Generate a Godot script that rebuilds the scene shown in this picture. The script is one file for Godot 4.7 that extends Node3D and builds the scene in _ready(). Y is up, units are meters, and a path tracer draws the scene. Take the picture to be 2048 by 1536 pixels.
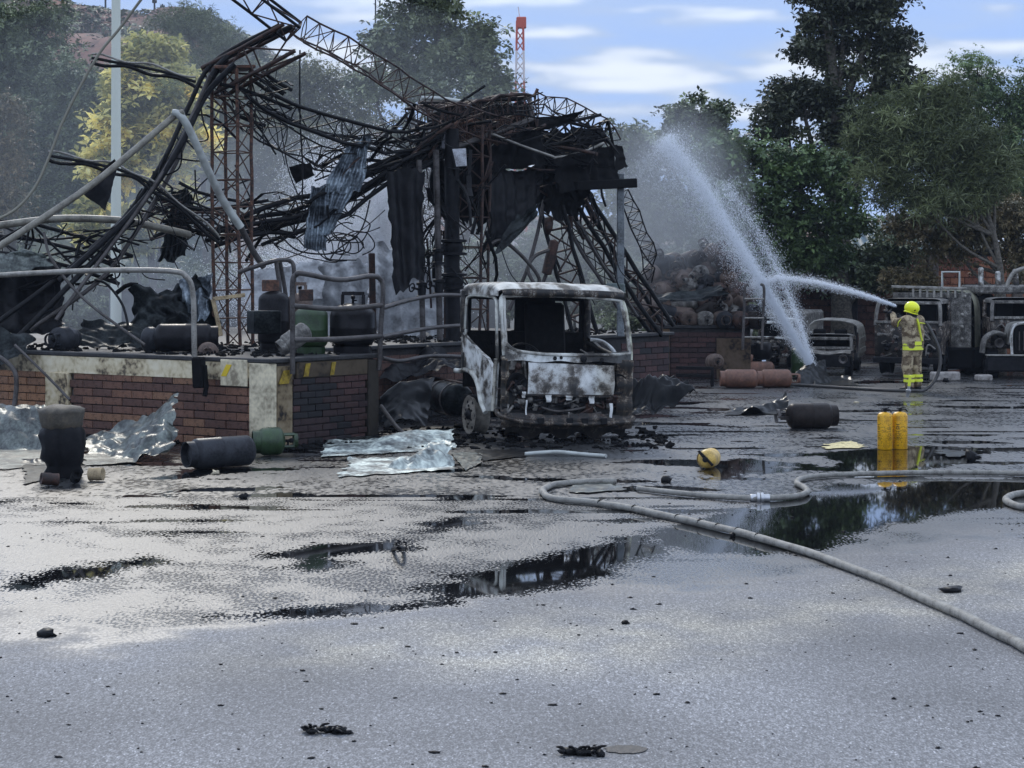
extends Node3D
# A burnt gas-cylinder depot: wrecked roof on a brick loading dock, burnt lorry cab, firefighter and water jets.
# Metres, y up. The eye stands at (0, EYE, 0) and looks along -z; depth d means z = -d.

const FOC := 4000.0      # focal length and horizon in the photograph's pixels, used to turn surveyed points into metres
const HOR := 543.0
const EYE := 2.37

var rng := RandomNumberGenerator.new()
var taken := {}
var T := {}
var M := {}
var dock_xf := Transform3D()


class MB:
	var v := PackedVector3Array()
	var n := PackedVector3Array()
	var c := PackedColorArray()
	var uv := PackedVector2Array()
	var ix := PackedInt32Array()
	var col := Color.WHITE

	func vert(p: Vector3, nn: Vector3, t := Vector2.ZERO) -> int:
		v.append(p)
		n.append(nn)
		c.append(col)
		uv.append(t)
		return v.size() - 1

	func tri(a: int, b: int, d: int) -> void:
		var g := (v[d] - v[a]).cross(v[b] - v[a])
		if g.dot(n[a] + n[b] + n[d]) < 0.0:
			ix.append_array(PackedInt32Array([a, d, b]))
		else:
			ix.append_array(PackedInt32Array([a, b, d]))

	func quad(a: Vector3, b: Vector3, cc: Vector3, d: Vector3, away: Vector3) -> void:
		var nn := (b - a).cross(d - a)
		if nn.length_squared() < 1e-14:
			nn = (cc - b).cross(d - b)
		nn = nn.normalized()
		if nn.dot((a + b + cc + d) * 0.25 - away) < 0.0:
			nn = -nn
		var i := vert(a, nn, Vector2(0, 0))
		vert(b, nn, Vector2(1, 0))
		vert(cc, nn, Vector2(1, 1))
		vert(d, nn, Vector2(0, 1))
		tri(i, i + 1, i + 2)
		tri(i, i + 2, i + 3)

	func face3(a: Vector3, b: Vector3, d: Vector3, away: Vector3) -> void:
		var nn := (b - a).cross(d - a).normalized()
		if nn.dot((a + b + d) / 3.0 - away) < 0.0:
			nn = -nn
		var i := vert(a, nn)
		vert(b, nn)
		vert(d, nn)
		tri(i, i + 1, i + 2)

	func box(xf: Transform3D, s: Vector3, bev := 0.0) -> void:
		var h := s * 0.5
		var b := minf(bev, minf(h.x, minf(h.y, h.z)) * 0.9)
		var o := xf.origin
		for ax in 3:
			for sg in [-1.0, 1.0]:
				var q := []
				for k in [[-1.0, -1.0], [1.0, -1.0], [1.0, 1.0], [-1.0, 1.0]]:
					var p := Vector3.ZERO
					p[ax] = sg * h[ax]
					p[(ax + 1) % 3] = k[0] * (h[(ax + 1) % 3] - b)
					p[(ax + 2) % 3] = k[1] * (h[(ax + 2) % 3] - b)
					q.append(xf * p)
				quad(q[0], q[1], q[2], q[3], o)
		if b <= 0.0:
			return
		for ax in 3:
			var a1 := (ax + 1) % 3
			var a2 := (ax + 2) % 3
			for s1 in [-1.0, 1.0]:
				for s2 in [-1.0, 1.0]:
					var q := []
					for e in [[-1.0, 0], [1.0, 0], [1.0, 1], [-1.0, 1]]:
						var p := Vector3.ZERO
						p[ax] = e[0] * (h[ax] - b)
						p[a1] = s1 * (h[a1] - (b if e[1] == 1 else 0.0))
						p[a2] = s2 * (h[a2] - (b if e[1] == 0 else 0.0))
						q.append(xf * p)
					quad(q[0], q[1], q[2], q[3], o)
		for s1 in [-1.0, 1.0]:
			for s2 in [-1.0, 1.0]:
				for s3 in [-1.0, 1.0]:
					face3(xf * Vector3(s1 * h.x, s2 * (h.y - b), s3 * (h.z - b)), xf * Vector3(s1 * (h.x - b), s2 * h.y, s3 * (h.z - b)), xf * Vector3(s1 * (h.x - b), s2 * (h.y - b), s3 * h.z), o)

	func bar(a: Vector3, b: Vector3, w: float, t: float, up := Vector3.UP, bev := 0.0) -> void:
		var z := (b - a).normalized()
		if absf(z.dot(up)) > 0.98:
			up = Vector3.RIGHT
		var x := up.cross(z).normalized()
		var y := z.cross(x)
		box(Transform3D(Basis(x, y, z), (a + b) * 0.5), Vector3(w, t, (b - a).length()), bev)

	func tube(pts: PackedVector3Array, r: Variant, sides := 8, cap := true, squash := 1.0) -> void:
		var m := pts.size()
		var start := v.size()
		var side := Vector3.ZERO
		for i in m:
			var dir := (pts[mini(i + 1, m - 1)] - pts[maxi(i - 1, 0)]).normalized()
			if i == 0:
				side = dir.cross(Vector3.UP if absf(dir.y) < 0.95 else Vector3.RIGHT).normalized()
			else:
				side = (side - dir * side.dot(dir)).normalized()
			var up := side.cross(dir)
			var rad: float = r if r is float else r[i]
			for k in sides + 1:
				var a := TAU * k / sides
				var nn := side * cos(a) + up * sin(a)
				vert(pts[i] + side * cos(a) * rad + up * sin(a) * rad * squash, nn, Vector2(float(k) / sides, float(i)))
		for i in m - 1:
			for k in sides:
				var p := start + i * (sides + 1) + k
				tri(p, p + 1, p + sides + 2)
				tri(p, p + sides + 2, p + sides + 1)
		if cap:
			for e in [0, m - 1]:
				var dir := (pts[e] - pts[1 if e == 0 else m - 2]).normalized()
				var mid := vert(pts[e], dir)
				for k in sides + 1:
					vert(v[start + e * (sides + 1) + k], dir)
				for k in sides:
					tri(mid, mid + 1 + k, mid + 2 + k)

	func lathe(xf: Transform3D, prof: PackedVector2Array, sides := 20) -> void:
		# profile of (radius, height) pairs round the y axis
		var start := v.size()
		var m := prof.size()
		for i in m:
			var d1 := prof[i] - prof[maxi(i - 1, 0)]
			var d2 := prof[mini(i + 1, m - 1)] - prof[i]
			var t := d1.normalized() + d2.normalized()
			var sharp := i > 0 and i < m - 1 and d1.normalized().dot(d2.normalized()) < 0.5
			for pass_ in (2 if sharp else 1):
				if sharp:
					t = d1 if pass_ == 0 else d2
				var nn2 := Vector2(t.y, -t.x).normalized()
				for k in sides + 1:
					var a := TAU * k / sides
					vert(xf * Vector3(cos(a) * prof[i].x, prof[i].y, sin(a) * prof[i].x), (xf.basis * Vector3(cos(a) * nn2.x, nn2.y, sin(a) * nn2.x)).normalized(), Vector2(float(k) / sides, prof[i].y))
		var rows := (v.size() - start) / (sides + 1)
		for i in rows - 1:
			for k in sides:
				var p := start + i * (sides + 1) + k
				if (v[p] - v[p + sides + 1]).length_squared() < 1e-12 and (v[p + 1] - v[p + sides + 2]).length_squared() < 1e-12:
					continue
				tri(p, p + 1, p + sides + 2)
				tri(p, p + sides + 2, p + sides + 1)

	func prism(poly: PackedVector2Array, depth: float, xf: Transform3D) -> void:
		# polygon in the local xy plane, thick from -depth/2 to depth/2
		var t := Geometry2D.triangulate_polygon(poly)
		for sg in [-1.0, 1.0]:
			var i := v.size()
			for p in poly:
				vert(xf * Vector3(p.x, p.y, sg * depth * 0.5), (xf.basis * Vector3(0, 0, sg)).normalized(), p)
			for k in range(0, t.size(), 3):
				tri(i + t[k], i + t[k + 1], i + t[k + 2])
		var turn := 1.0 if Geometry2D.is_polygon_clockwise(poly) else -1.0
		for k in poly.size():
			var a := poly[k]
			var b := poly[(k + 1) % poly.size()]
			var nn := xf.basis * (Vector3(-(b - a).y, (b - a).x, 0) * turn).normalized()
			var i := vert(xf * Vector3(a.x, a.y, -depth * 0.5), nn)
			vert(xf * Vector3(b.x, b.y, -depth * 0.5), nn)
			vert(xf * Vector3(b.x, b.y, depth * 0.5), nn)
			vert(xf * Vector3(a.x, a.y, depth * 0.5), nn)
			tri(i, i + 1, i + 2)
			tri(i, i + 2, i + 3)

	func grid(nu: int, nv: int, f: Callable, tint: Variant = null) -> void:
		var start := v.size()
		for j in nv + 1:
			for i in nu + 1:
				var uu := float(i) / nu
				var vv := float(j) / nv
				if tint != null:
					col = tint.call(uu, vv)
				vert(f.call(uu, vv), Vector3.ZERO, Vector2(uu, vv))
		for j in nv:
			for i in nu:
				var p := start + j * (nu + 1) + i
				for q in [[p, p + 1, p + nu + 2], [p, p + nu + 2, p + nu + 1]]:
					var g: Vector3 = (v[q[2]] - v[q[0]]).cross(v[q[1]] - v[q[0]])
					for k in q:
						n[k] += g
					ix.append_array(PackedInt32Array(q))
		for k in range(start, v.size()):
			n[k] = n[k].normalized() if n[k].length_squared() > 1e-18 else Vector3.UP

	func blob(at: Vector3, s: Vector3, seed_: int, rough := 0.35) -> void:
		# an uneven lump
		var start := v.size()
		var r := RandomNumberGenerator.new()
		r.seed = seed_
		for j in 6:
			for i in 9:
				var a := TAU * (i % 8) / 8.0
				var b := PI * j / 5.0 - PI / 2
				var q := Vector3(cos(a) * cos(b), sin(b), sin(a) * cos(b))
				var h := hash(Vector3i((i % 8) if j > 0 and j < 5 else 0, j, seed_)) % 1000 / 1000.0
				vert(at + q * s * (1.0 - rough + 2.0 * rough * h), q)
		for j in 5:
			for i in 8:
				var p := start + j * 9 + i
				tri(p, p + 1, p + 10)
				tri(p, p + 10, p + 9)

	func mesh() -> ArrayMesh:
		var a := []
		a.resize(Mesh.ARRAY_MAX)
		a[Mesh.ARRAY_VERTEX] = v
		a[Mesh.ARRAY_NORMAL] = n
		a[Mesh.ARRAY_COLOR] = c
		a[Mesh.ARRAY_TEX_UV] = uv
		a[Mesh.ARRAY_INDEX] = ix
		var out := ArrayMesh.new()
		out.add_surface_from_arrays(Mesh.PRIMITIVE_TRIANGLES, a)
		return out


func P(px: float, py: float, d: float) -> Vector3:   # a surveyed point of the photograph at depth d, in metres
	return Vector3((px - 1024.0) / FOC * d, EYE - (py - HOR) / FOC * d, -d)


func G(px: float, py: float, h := 0.0) -> Vector3:   # the same for a point at height h over the yard
	return P(px, py, (EYE - h) * FOC / (py - HOR))


func numbered(called: String) -> String:
	if not taken.has(called):
		taken[called] = 0
		return called
	taken[called] += 1
	return "%s_%03d" % [called, taken[called]]


func tag(o: Node3D, label: String, category: String, group := "", kind := "") -> Node3D:
	if label:
		o.set_meta("label", label)
	if category:
		o.set_meta("category", category)
	if group:
		o.set_meta("group", group)
	if kind:
		o.set_meta("kind", kind)
	return o


func thing(called: String, label: String, category: String, at := Vector3.ZERO, turn := 0.0, group := "") -> Node3D:
	var o := Node3D.new()
	o.name = numbered(called)
	add_child(o)
	o.position = at
	o.rotation.y = turn
	return tag(o, label, category, group)


func put(called: String, mb: MB, mat: Material, parent: Node3D = null, xf := Transform3D()) -> MeshInstance3D:
	return place(called, mb.mesh(), mat, parent, xf)


func place(called: String, mesh: Mesh, mat: Material, parent: Node3D = null, xf := Transform3D()) -> MeshInstance3D:
	var o := MeshInstance3D.new()
	o.mesh = mesh
	o.material_override = mat
	o.transform = xf
	if parent:
		o.name = called
		parent.add_child(o, true)
	else:
		o.name = numbered(called)
		add_child(o)
	return o


func dup(src: Node3D, called: String, xf: Transform3D, label: String, group := "") -> Node3D:
	var o: Node3D = src.duplicate()
	o.name = numbered(called)
	add_child(o)
	o.transform = xf
	o.set_meta("label", label)
	if group:
		o.set_meta("group", group)
	return o


func axis(dir: Vector3, at := Vector3.ZERO, roll := 0.0) -> Transform3D:   # a transform whose y axis runs along dir
	var y := dir.normalized()
	var x := (Vector3.FORWARD if absf(y.z) < 0.9 else Vector3.RIGHT).cross(y).normalized()
	return Transform3D(Basis(x, y, x.cross(y)).rotated(y, roll), at)


func smooth(pts: Array, steps := 6) -> PackedVector3Array:   # Catmull-Rom through the points
	var out := PackedVector3Array()
	for i in pts.size() - 1:
		var a: Vector3 = pts[maxi(i - 1, 0)]
		var b: Vector3 = pts[i]
		var c: Vector3 = pts[i + 1]
		var d: Vector3 = pts[mini(i + 2, pts.size() - 1)]
		for k in steps:
			out.append(b.cubic_interpolate(c, a, d, float(k) / steps))
	out.append(pts[-1])
	return out


func fnl(seed_: int, freq: float, oct := 3, kind := FastNoiseLite.TYPE_SIMPLEX_SMOOTH) -> FastNoiseLite:
	var f := FastNoiseLite.new()
	f.seed = seed_
	f.noise_type = kind
	f.frequency = freq
	f.fractal_octaves = oct
	f.fractal_type = FastNoiseLite.FRACTAL_FBM if oct > 1 else FastNoiseLite.FRACTAL_NONE
	return f


func noise_bytes(size: int, seed_: int, freq: float, oct := 4) -> PackedByteArray:
	var im := fnl(seed_, freq, oct).get_seamless_image(size, size)
	im.convert(Image.FORMAT_L8)
	return im.get_data()


func ramp_tex(size: int, layers: Array, stops: Array) -> ImageTexture:
	# layers of [seed, frequency, share, stretch]: summed noises looked up in a colour ramp of [place, linear colour]
	var sum := PackedFloat32Array()
	sum.resize(size * size)
	for l in layers:
		var b := noise_bytes(size, l[0], l[1])
		var k: float = l[2] / 255.0
		var sy: int = l[3] if l.size() > 3 else 1
		for y in size:
			var from := (y / sy) * size
			var to := y * size
			for x in size:
				sum[to + x] += b[from + x] * k
	var lut := PackedByteArray()
	for i in 256:
		var t := i / 255.0
		var col: Color = stops[-1][1]
		for k in stops.size() - 1:
			if t <= stops[k + 1][0]:
				col = stops[k][1].lerp(stops[k + 1][1], clampf((t - stops[k][0]) / maxf(stops[k + 1][0] - stops[k][0], 1e-4), 0, 1))
				break
		col = col.linear_to_srgb()
		lut.append_array(PackedByteArray([int(col.r * 255), int(col.g * 255), int(col.b * 255)]))
	var data := PackedByteArray()
	data.resize(size * size * 3)
	for i in size * size:
		var q := clampi(int(sum[i] * 255.0), 0, 255) * 3
		data[i * 3] = lut[q]
		data[i * 3 + 1] = lut[q + 1]
		data[i * 3 + 2] = lut[q + 2]
	return ImageTexture.create_from_image(Image.create_from_data(size, size, false, Image.FORMAT_RGB8, data))


func mat(called: String, lin: Color, rough: float, metal := 0.0, tex: Texture2D = null, scale := 1.0, bump := 0.0, vc := false) -> StandardMaterial3D:
	var m := StandardMaterial3D.new()
	m.resource_name = called
	m.albedo_color = lin.linear_to_srgb()
	m.roughness = rough
	m.metallic = metal
	m.vertex_color_use_as_albedo = vc
	if tex or bump > 0.0:
		m.uv1_triplanar = true
		m.uv1_scale = Vector3.ONE * scale
	if tex:
		m.albedo_texture = tex
	if bump > 0.0:
		m.heightmap_enabled = true
		m.heightmap_scale = bump
		m.heightmap_texture = T.bump
	return m


func L(r: float, g: float, b: float) -> Color:
	return Color(r, g, b)


func make_materials() -> void:
	T.bump = ramp_tex(256, [[3, 0.02, 0.6], [4, 0.09, 0.4]], [[0.2, L(0, 0, 0)], [0.8, L(1, 1, 1)]])
	T.grime = ramp_tex(256, [[11, 0.012, 0.6], [12, 0.08, 0.4]], [[0.25, L(0.35, 0.33, 0.32)], [0.5, L(0.75, 0.75, 0.75)], [0.75, L(1, 1, 1)]])
	T.char = ramp_tex(256, [[21, 0.02, 0.6], [22, 0.1, 0.4]], [[0.25, L(0.3, 0.3, 0.3)], [0.6, L(0.7, 0.7, 0.72)], [0.74, L(1.0, 0.95, 0.9)], [0.82, L(1, 0.9, 0.8)]])
	T.rust = ramp_tex(256, [[31, 0.015, 0.55], [32, 0.07, 0.45]], [[0.25, L(0.012, 0.01, 0.01)], [0.45, L(0.05, 0.026, 0.017)], [0.6, L(0.12, 0.05, 0.028)], [0.78, L(0.2, 0.1, 0.06)]])
	T.ash = ramp_tex(512, [[41, 0.0045, 0.6], [42, 0.02, 0.26], [43, 0.1, 0.14]], [[0.3, L(0.02, 0.018, 0.017)], [0.39, L(0.085, 0.07, 0.055)], [0.46, L(0.3, 0.28, 0.25)], [0.56, L(0.6, 0.6, 0.57)], [0.72, L(0.78, 0.78, 0.75)]])
	T.ash_dark = ramp_tex(512, [[44, 0.01, 0.6], [45, 0.05, 0.4]], [[0.38, L(0.012, 0.012, 0.012)], [0.5, L(0.035, 0.027, 0.021)], [0.58, L(0.12, 0.07, 0.042)], [0.7, L(0.4, 0.37, 0.32)], [0.8, L(0.6, 0.58, 0.55)]])
	T.ash_grey = ramp_tex(512, [[46, 0.012, 0.6], [47, 0.06, 0.4]], [[0.3, L(0.05, 0.046, 0.042)], [0.5, L(0.13, 0.12, 0.105)], [0.7, L(0.26, 0.245, 0.22)], [0.82, L(0.45, 0.43, 0.4)]])
	T.galv = ramp_tex(512, [[51, 0.008, 0.6], [52, 0.05, 0.4]], [[0.28, L(0.03, 0.032, 0.035)], [0.42, L(0.16, 0.175, 0.18)], [0.55, L(0.42, 0.45, 0.45)], [0.7, L(0.8, 0.84, 0.8)]])
	T.clay = ramp_tex(256, [[61, 0.01, 0.5], [62, 0.1, 0.5]], [[0.25, L(0.35, 0.3, 0.3)], [0.5, L(0.8, 0.8, 0.8)], [0.75, L(1.1, 1.1, 1.1)]])
	T.plaster = ramp_tex(512, [[71, 0.008, 0.6], [72, 0.04, 0.4]], [[0.2, L(0.02, 0.018, 0.016)], [0.31, L(0.16, 0.125, 0.08)], [0.4, L(0.42, 0.34, 0.21)], [0.55, L(0.62, 0.53, 0.35)], [0.75, L(0.72, 0.64, 0.47)]])
	T.bark = ramp_tex(256, [[81, 0.03, 0.6], [82, 0.1, 0.4]], [[0.3, L(0.04, 0.035, 0.028)], [0.7, L(0.16, 0.14, 0.11)]])
	T.camo = ramp_tex(256, [[91, 0.03, 0.7], [92, 0.12, 0.3]], [[0.42, L(0.1, 0.065, 0.035)], [0.47, L(0.11, 0.075, 0.04)], [0.5, L(0.36, 0.28, 0.17)], [0.65, L(0.46, 0.37, 0.23)]])
	M.char = mat("charred steel", L(0.017, 0.017, 0.019), 0.45, 0.0, T.char, 1.2, 0.25)
	M.char_matt = mat("soot", L(0.009, 0.009, 0.0095), 0.8, 0.0, T.char, 1.5, 0.4)
	M.iron = mat("burnt iron rod", L(0.02, 0.02, 0.021), 0.42, 0.1, T.char, 2.0)
	M.rust = mat("rusted burnt steel", L(1, 1, 1), 0.7, 0.1, T.rust, 1.0, 0.15)
	M.rust_dark = mat("dark rusted steel", L(0.42, 0.4, 0.42), 0.65, 0.1, T.rust, 1.3, 0.15)
	M.pale_pipe = mat("pale scorched pipe", L(0.27, 0.25, 0.2), 0.5, 0.1, T.grime, 1.5, 0.1)
	M.white_pipe = mat("white painted pipe", L(0.52, 0.54, 0.5), 0.45, 0.0, T.grime, 0.25)
	M.rail = mat("scorched rail", L(0.11, 0.1, 0.095), 0.4, 0.3, T.grime, 1.2, 0.1)
	M.rail_pale = mat("burnt pale rail", L(0.34, 0.32, 0.28), 0.45, 0.2, T.grime, 1.2, 0.1)
	M.black_sheet = mat("black glossy sheet", L(0.016, 0.017, 0.018), 0.3, 0.0, T.char, 0.8, 0.1)
	M.galv = mat("burnt galvanised sheet", L(0.21, 0.225, 0.205), 0.36, 0.25, T.galv, 0.8, 0.3)
	M.galv_white = mat("bright ash-covered sheet", L(0.95, 0.97, 0.88), 0.5, 0.12, T.galv, 0.5, 0.2)
	M.galv_dark = mat("sooty sheet metal", L(0.055, 0.06, 0.062), 0.36, 0.35, T.galv, 0.8, 0.3)
	M.galv_blue = mat("heat-blued sheet metal", L(0.4, 0.44, 0.5), 0.42, 0.6, T.galv, 0.7, 0.3)
	M.ash = mat("ash-white burnt paint", L(1, 1, 1), 0.7, 0.0, T.ash, 0.75, 0.2, true)
	M.ash_dark = mat("sooty burnt paint", L(1, 1, 1), 0.6, 0.1, T.ash_dark, 1.1, 0.25, true)
	M.plaster = mat("stained cream plaster", L(1, 1, 1), 0.85, 0.0, T.plaster, 0.45, 0.3, true)
	M.plaster_clean = mat("cream plaster", L(0.72, 0.63, 0.44), 0.85, 0.0, T.grime, 0.6, 0.3)
	M.mortar = mat("mortar", L(0.14, 0.115, 0.095), 0.95, 0.0, T.grime, 2.0, 0.5)
	M.mortar_soot = mat("sooty mortar", L(0.03, 0.027, 0.027), 0.9, 0.0, T.grime, 2.0, 0.5)
	M.slab = mat("wet sooty concrete", L(0.035, 0.034, 0.035), 0.6, 0.0, T.grime, 0.8, 0.5)
	M.yellow = mat("yellow cylinder paint", L(0.95, 0.5, 0.01), 0.38, 0.0, T.clay, 2.0)
	M.yellow_pale = mat("pale yellow cloth", L(0.8, 0.68, 0.34), 0.8, 0.0, T.grime, 3.0, 0.2)
	M.hivis = mat("fluorescent yellow band", L(0.78, 0.84, 0.06), 0.6)
	M.helmet = mat("fluorescent helmet", L(0.88, 0.9, 0.02), 0.28)
	M.rubber = mat("black rubber", L(0.012, 0.012, 0.013), 0.5)
	M.camo = mat("mottled fire kit", L(1, 1, 1), 0.85, 0.0, T.camo, 0.7, 0.9)
	M.skin = mat("skin", L(0.3, 0.16, 0.1), 0.55)
	M.hose = mat("grey canvas hose", L(0.3, 0.285, 0.25), 0.7, 0.0, T.grime, 2.2, 0.3)
	M.steel = mat("wet steel", L(0.5, 0.5, 0.5), 0.3, 0.8)
	M.cyl_dark = mat("blackened cylinder", L(0.022, 0.021, 0.023), 0.32, 0.25, T.grime, 1.4, 0.1)
	M.cyl_rust = mat("burnt rusty cylinder", L(0.15, 0.1, 0.075), 0.55, 0.15, T.grime, 1.3, 0.15)
	M.cyl_brown = mat("scorched orange cylinder", L(0.25, 0.115, 0.07), 0.55, 0.1, T.char, 0.6, 0.15)
	M.cyl_green = mat("scorched green cylinder", L(0.03, 0.065, 0.02), 0.4, 0.1, T.grime, 1.6, 0.1)
	M.cyl_grey = mat("greyed cylinder", L(0.045, 0.047, 0.053), 0.35, 0.2, T.grime, 1.2, 0.1)
	M.bark = mat("bark", L(1, 1, 1), 0.9, 0.0, T.bark, 1.5, 1.0)
	M.glass = mat("sooty glass", L(0.02, 0.022, 0.026), 0.12)
	M.wood = mat("scorched pale timber", L(0.5, 0.38, 0.22), 0.8, 0.0, T.grime, 2.0, 0.2)
	M.grey_ash = mat("grey ash coating", L(0.24, 0.24, 0.24), 0.7, 0.1, T.ash_grey, 0.8, 0.2)
	M.lone = mat("dark brown burnt cylinder", L(0.032, 0.025, 0.022), 0.42, 0.0, T.grime, 1.3, 0.15)
	for k in ["char", "char_matt", "iron", "rubber", "black_sheet", "cyl_dark", "cyl_grey", "lone", "galv_dark", "rail"]:
		M[k].metallic_specular = 0.24
	M.grey_ash.albedo_color = Color(1, 1, 1)
	M.pale_sheet = mat("pale ash sheet", L(0.5, 0.51, 0.52), 0.6, 0.1, T.grime, 0.7, 0.3)


func _ready() -> void:
	rng.seed = 20240611
	var cam := Camera3D.new()
	cam.name = "camera"
	cam.projection = Camera3D.PROJECTION_FRUSTUM
	cam.near = 0.5
	cam.far = 1500.0
	cam.size = 1536.0 / FOC * cam.near
	cam.frustum_offset = Vector2(0, (HOR - 768.0) / FOC * cam.near)
	cam.position = Vector3(0, EYE, 0)
	add_child(cam)
	cam.current = true
	var env := Environment.new()
	env.background_mode = Environment.BG_SKY
	env.tonemap_mode = Environment.TONE_MAPPER_LINEAR
	env.tonemap_exposure = 1.95
	env.sdfgi_enabled = true
	env.ssao_enabled = true
	env.ssil_enabled = true
	env.volumetric_fog_enabled = true
	env.volumetric_fog_density = 0.0
	env.fog_enabled = true
	env.fog_density = 0.0003
	env.fog_light_color = Color(0.8, 0.86, 0.95)
	var sky := Sky.new()
	sky.sky_material = sky_material()
	env.sky = sky
	env.background_energy_multiplier = 1.0
	var we := WorldEnvironment.new()
	we.name = "environment"
	we.environment = env
	add_child(we)
	var sun := DirectionalLight3D.new()
	sun.name = "sun"
	sun.light_energy = 0.22
	sun.light_color = Color(1.0, 0.975, 0.93)
	sun.light_angular_distance = 10.0
	sun.shadow_enabled = true
	add_child(sun)
	var az := deg_to_rad(-12.0)
	var el := deg_to_rad(34.0)
	sun.look_at_from_position(Vector3(sin(az) * cos(el), sin(el), -cos(az) * cos(el)) * 50.0, Vector3.ZERO)
	dock_xf = Transform3D(Basis(Vector3(0.594, 0, -0.804), Vector3.UP, Vector3(0.804, 0, 0.594)), Vector3(-3.23, 0, -26.7))
	make_materials()
	build_ground()
	build_hill()
	build_walls()
	build_trees()
	build_dock()
	build_wreck()
	build_cylinders()
	build_rails()
	build_truck()
	build_far_vehicles()
	build_firefighter()
	build_yard_things()
	build_water_and_smoke()


func cloud_color(dir: Vector3, n1: FastNoiseLite, n2: FastNoiseLite) -> Color:
	var h := clampf(dir.y, 0.0, 1.0)
	var blue := Color(0.112, 0.185, 0.35).lerp(Color(0.095, 0.175, 0.37), clampf(h * 3.0, 0, 1))
	var a := n1.get_noise_3d(dir.x * 4.2, dir.y * 21.0 / (0.4 + h), dir.z * 4.2)
	var b := n2.get_noise_3d(dir.x * 15.0 + a, dir.y * 80.0 / (0.5 + h), dir.z * 15.0)
	var veil := smoothstep(-0.35, 0.3, a * 0.75 + b * 0.4)
	var white := smoothstep(-0.02, 0.55, a * 0.75 + b * 0.6)
	var col := blue.lerp(Color(0.225, 0.3, 0.44), veil * 0.7)
	var deck := smoothstep(0.1, 0.21, h)      # thicker, brighter cloud overhead
	col = col.lerp(Color(0.52, 0.555, 0.6), white * 0.85)
	return col.lerp(Color(0.55, 0.65, 0.84) * (0.95 + 0.3 * a), deck * (0.75 + 0.25 * veil))


func sky_material() -> PanoramaSkyMaterial:
	var n1 := fnl(105, 0.8, 4)
	var n2 := fnl(207, 0.8, 4)
	var im := Image.create(1024, 512, false, Image.FORMAT_RGBF)
	for y in 512:
		var el := PI / 2 - PI * (y + 0.5) / 512.0
		for x in 1024:
			if y > 262:
				im.set_pixel(x, y, Color(0.2, 0.2, 0.2))
				continue
			var az := TAU * (x + 0.5) / 1024.0 - PI
			im.set_pixel(x, y, cloud_color(Vector3(sin(az) * cos(el), sin(el), -cos(az) * cos(el)), n1, n2))
	im.resize(4096, 2048, Image.INTERPOLATE_BILINEAR)
	# finer cloud towards the horizon that the view shows
	for y in range(890, 1040):
		var el := PI / 2 - PI * (y + 0.5) / 2048.0
		var blend := clampf((y - 890) / 20.0, 0, 1)
		for x in 4096:
			var az := TAU * (x + 0.5) / 4096.0 - PI
			var c := cloud_color(Vector3(sin(az) * cos(el), sin(el), -cos(az) * cos(el)), n1, n2)
			im.set_pixel(x, y, im.get_pixel(x, y).lerp(c, blend) if blend < 1.0 else c)
	var m := PanoramaSkyMaterial.new()
	m.panorama = ImageTexture.create_from_image(im)
	return m


# ---------------------------------------------------------------- the yard

func pix_poly(flat: Array) -> PackedVector2Array:
	var out := PackedVector2Array()
	for i in range(0, flat.size(), 2):
		var g := G(flat[i], flat[i + 1])
		out.append(Vector2(g.x, g.z))
	return out


func edge_distance(p: Vector2, poly: PackedVector2Array) -> float:   # negative inside
	var best := 1e9
	for i in poly.size():
		best = minf(best, p.distance_squared_to(Geometry2D.get_closest_point_to_segment(p, poly[i], poly[(i + 1) % poly.size()])))
	return sqrt(best) * (-1.0 if Geometry2D.is_point_in_polygon(p, poly) else 1.0)


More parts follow.
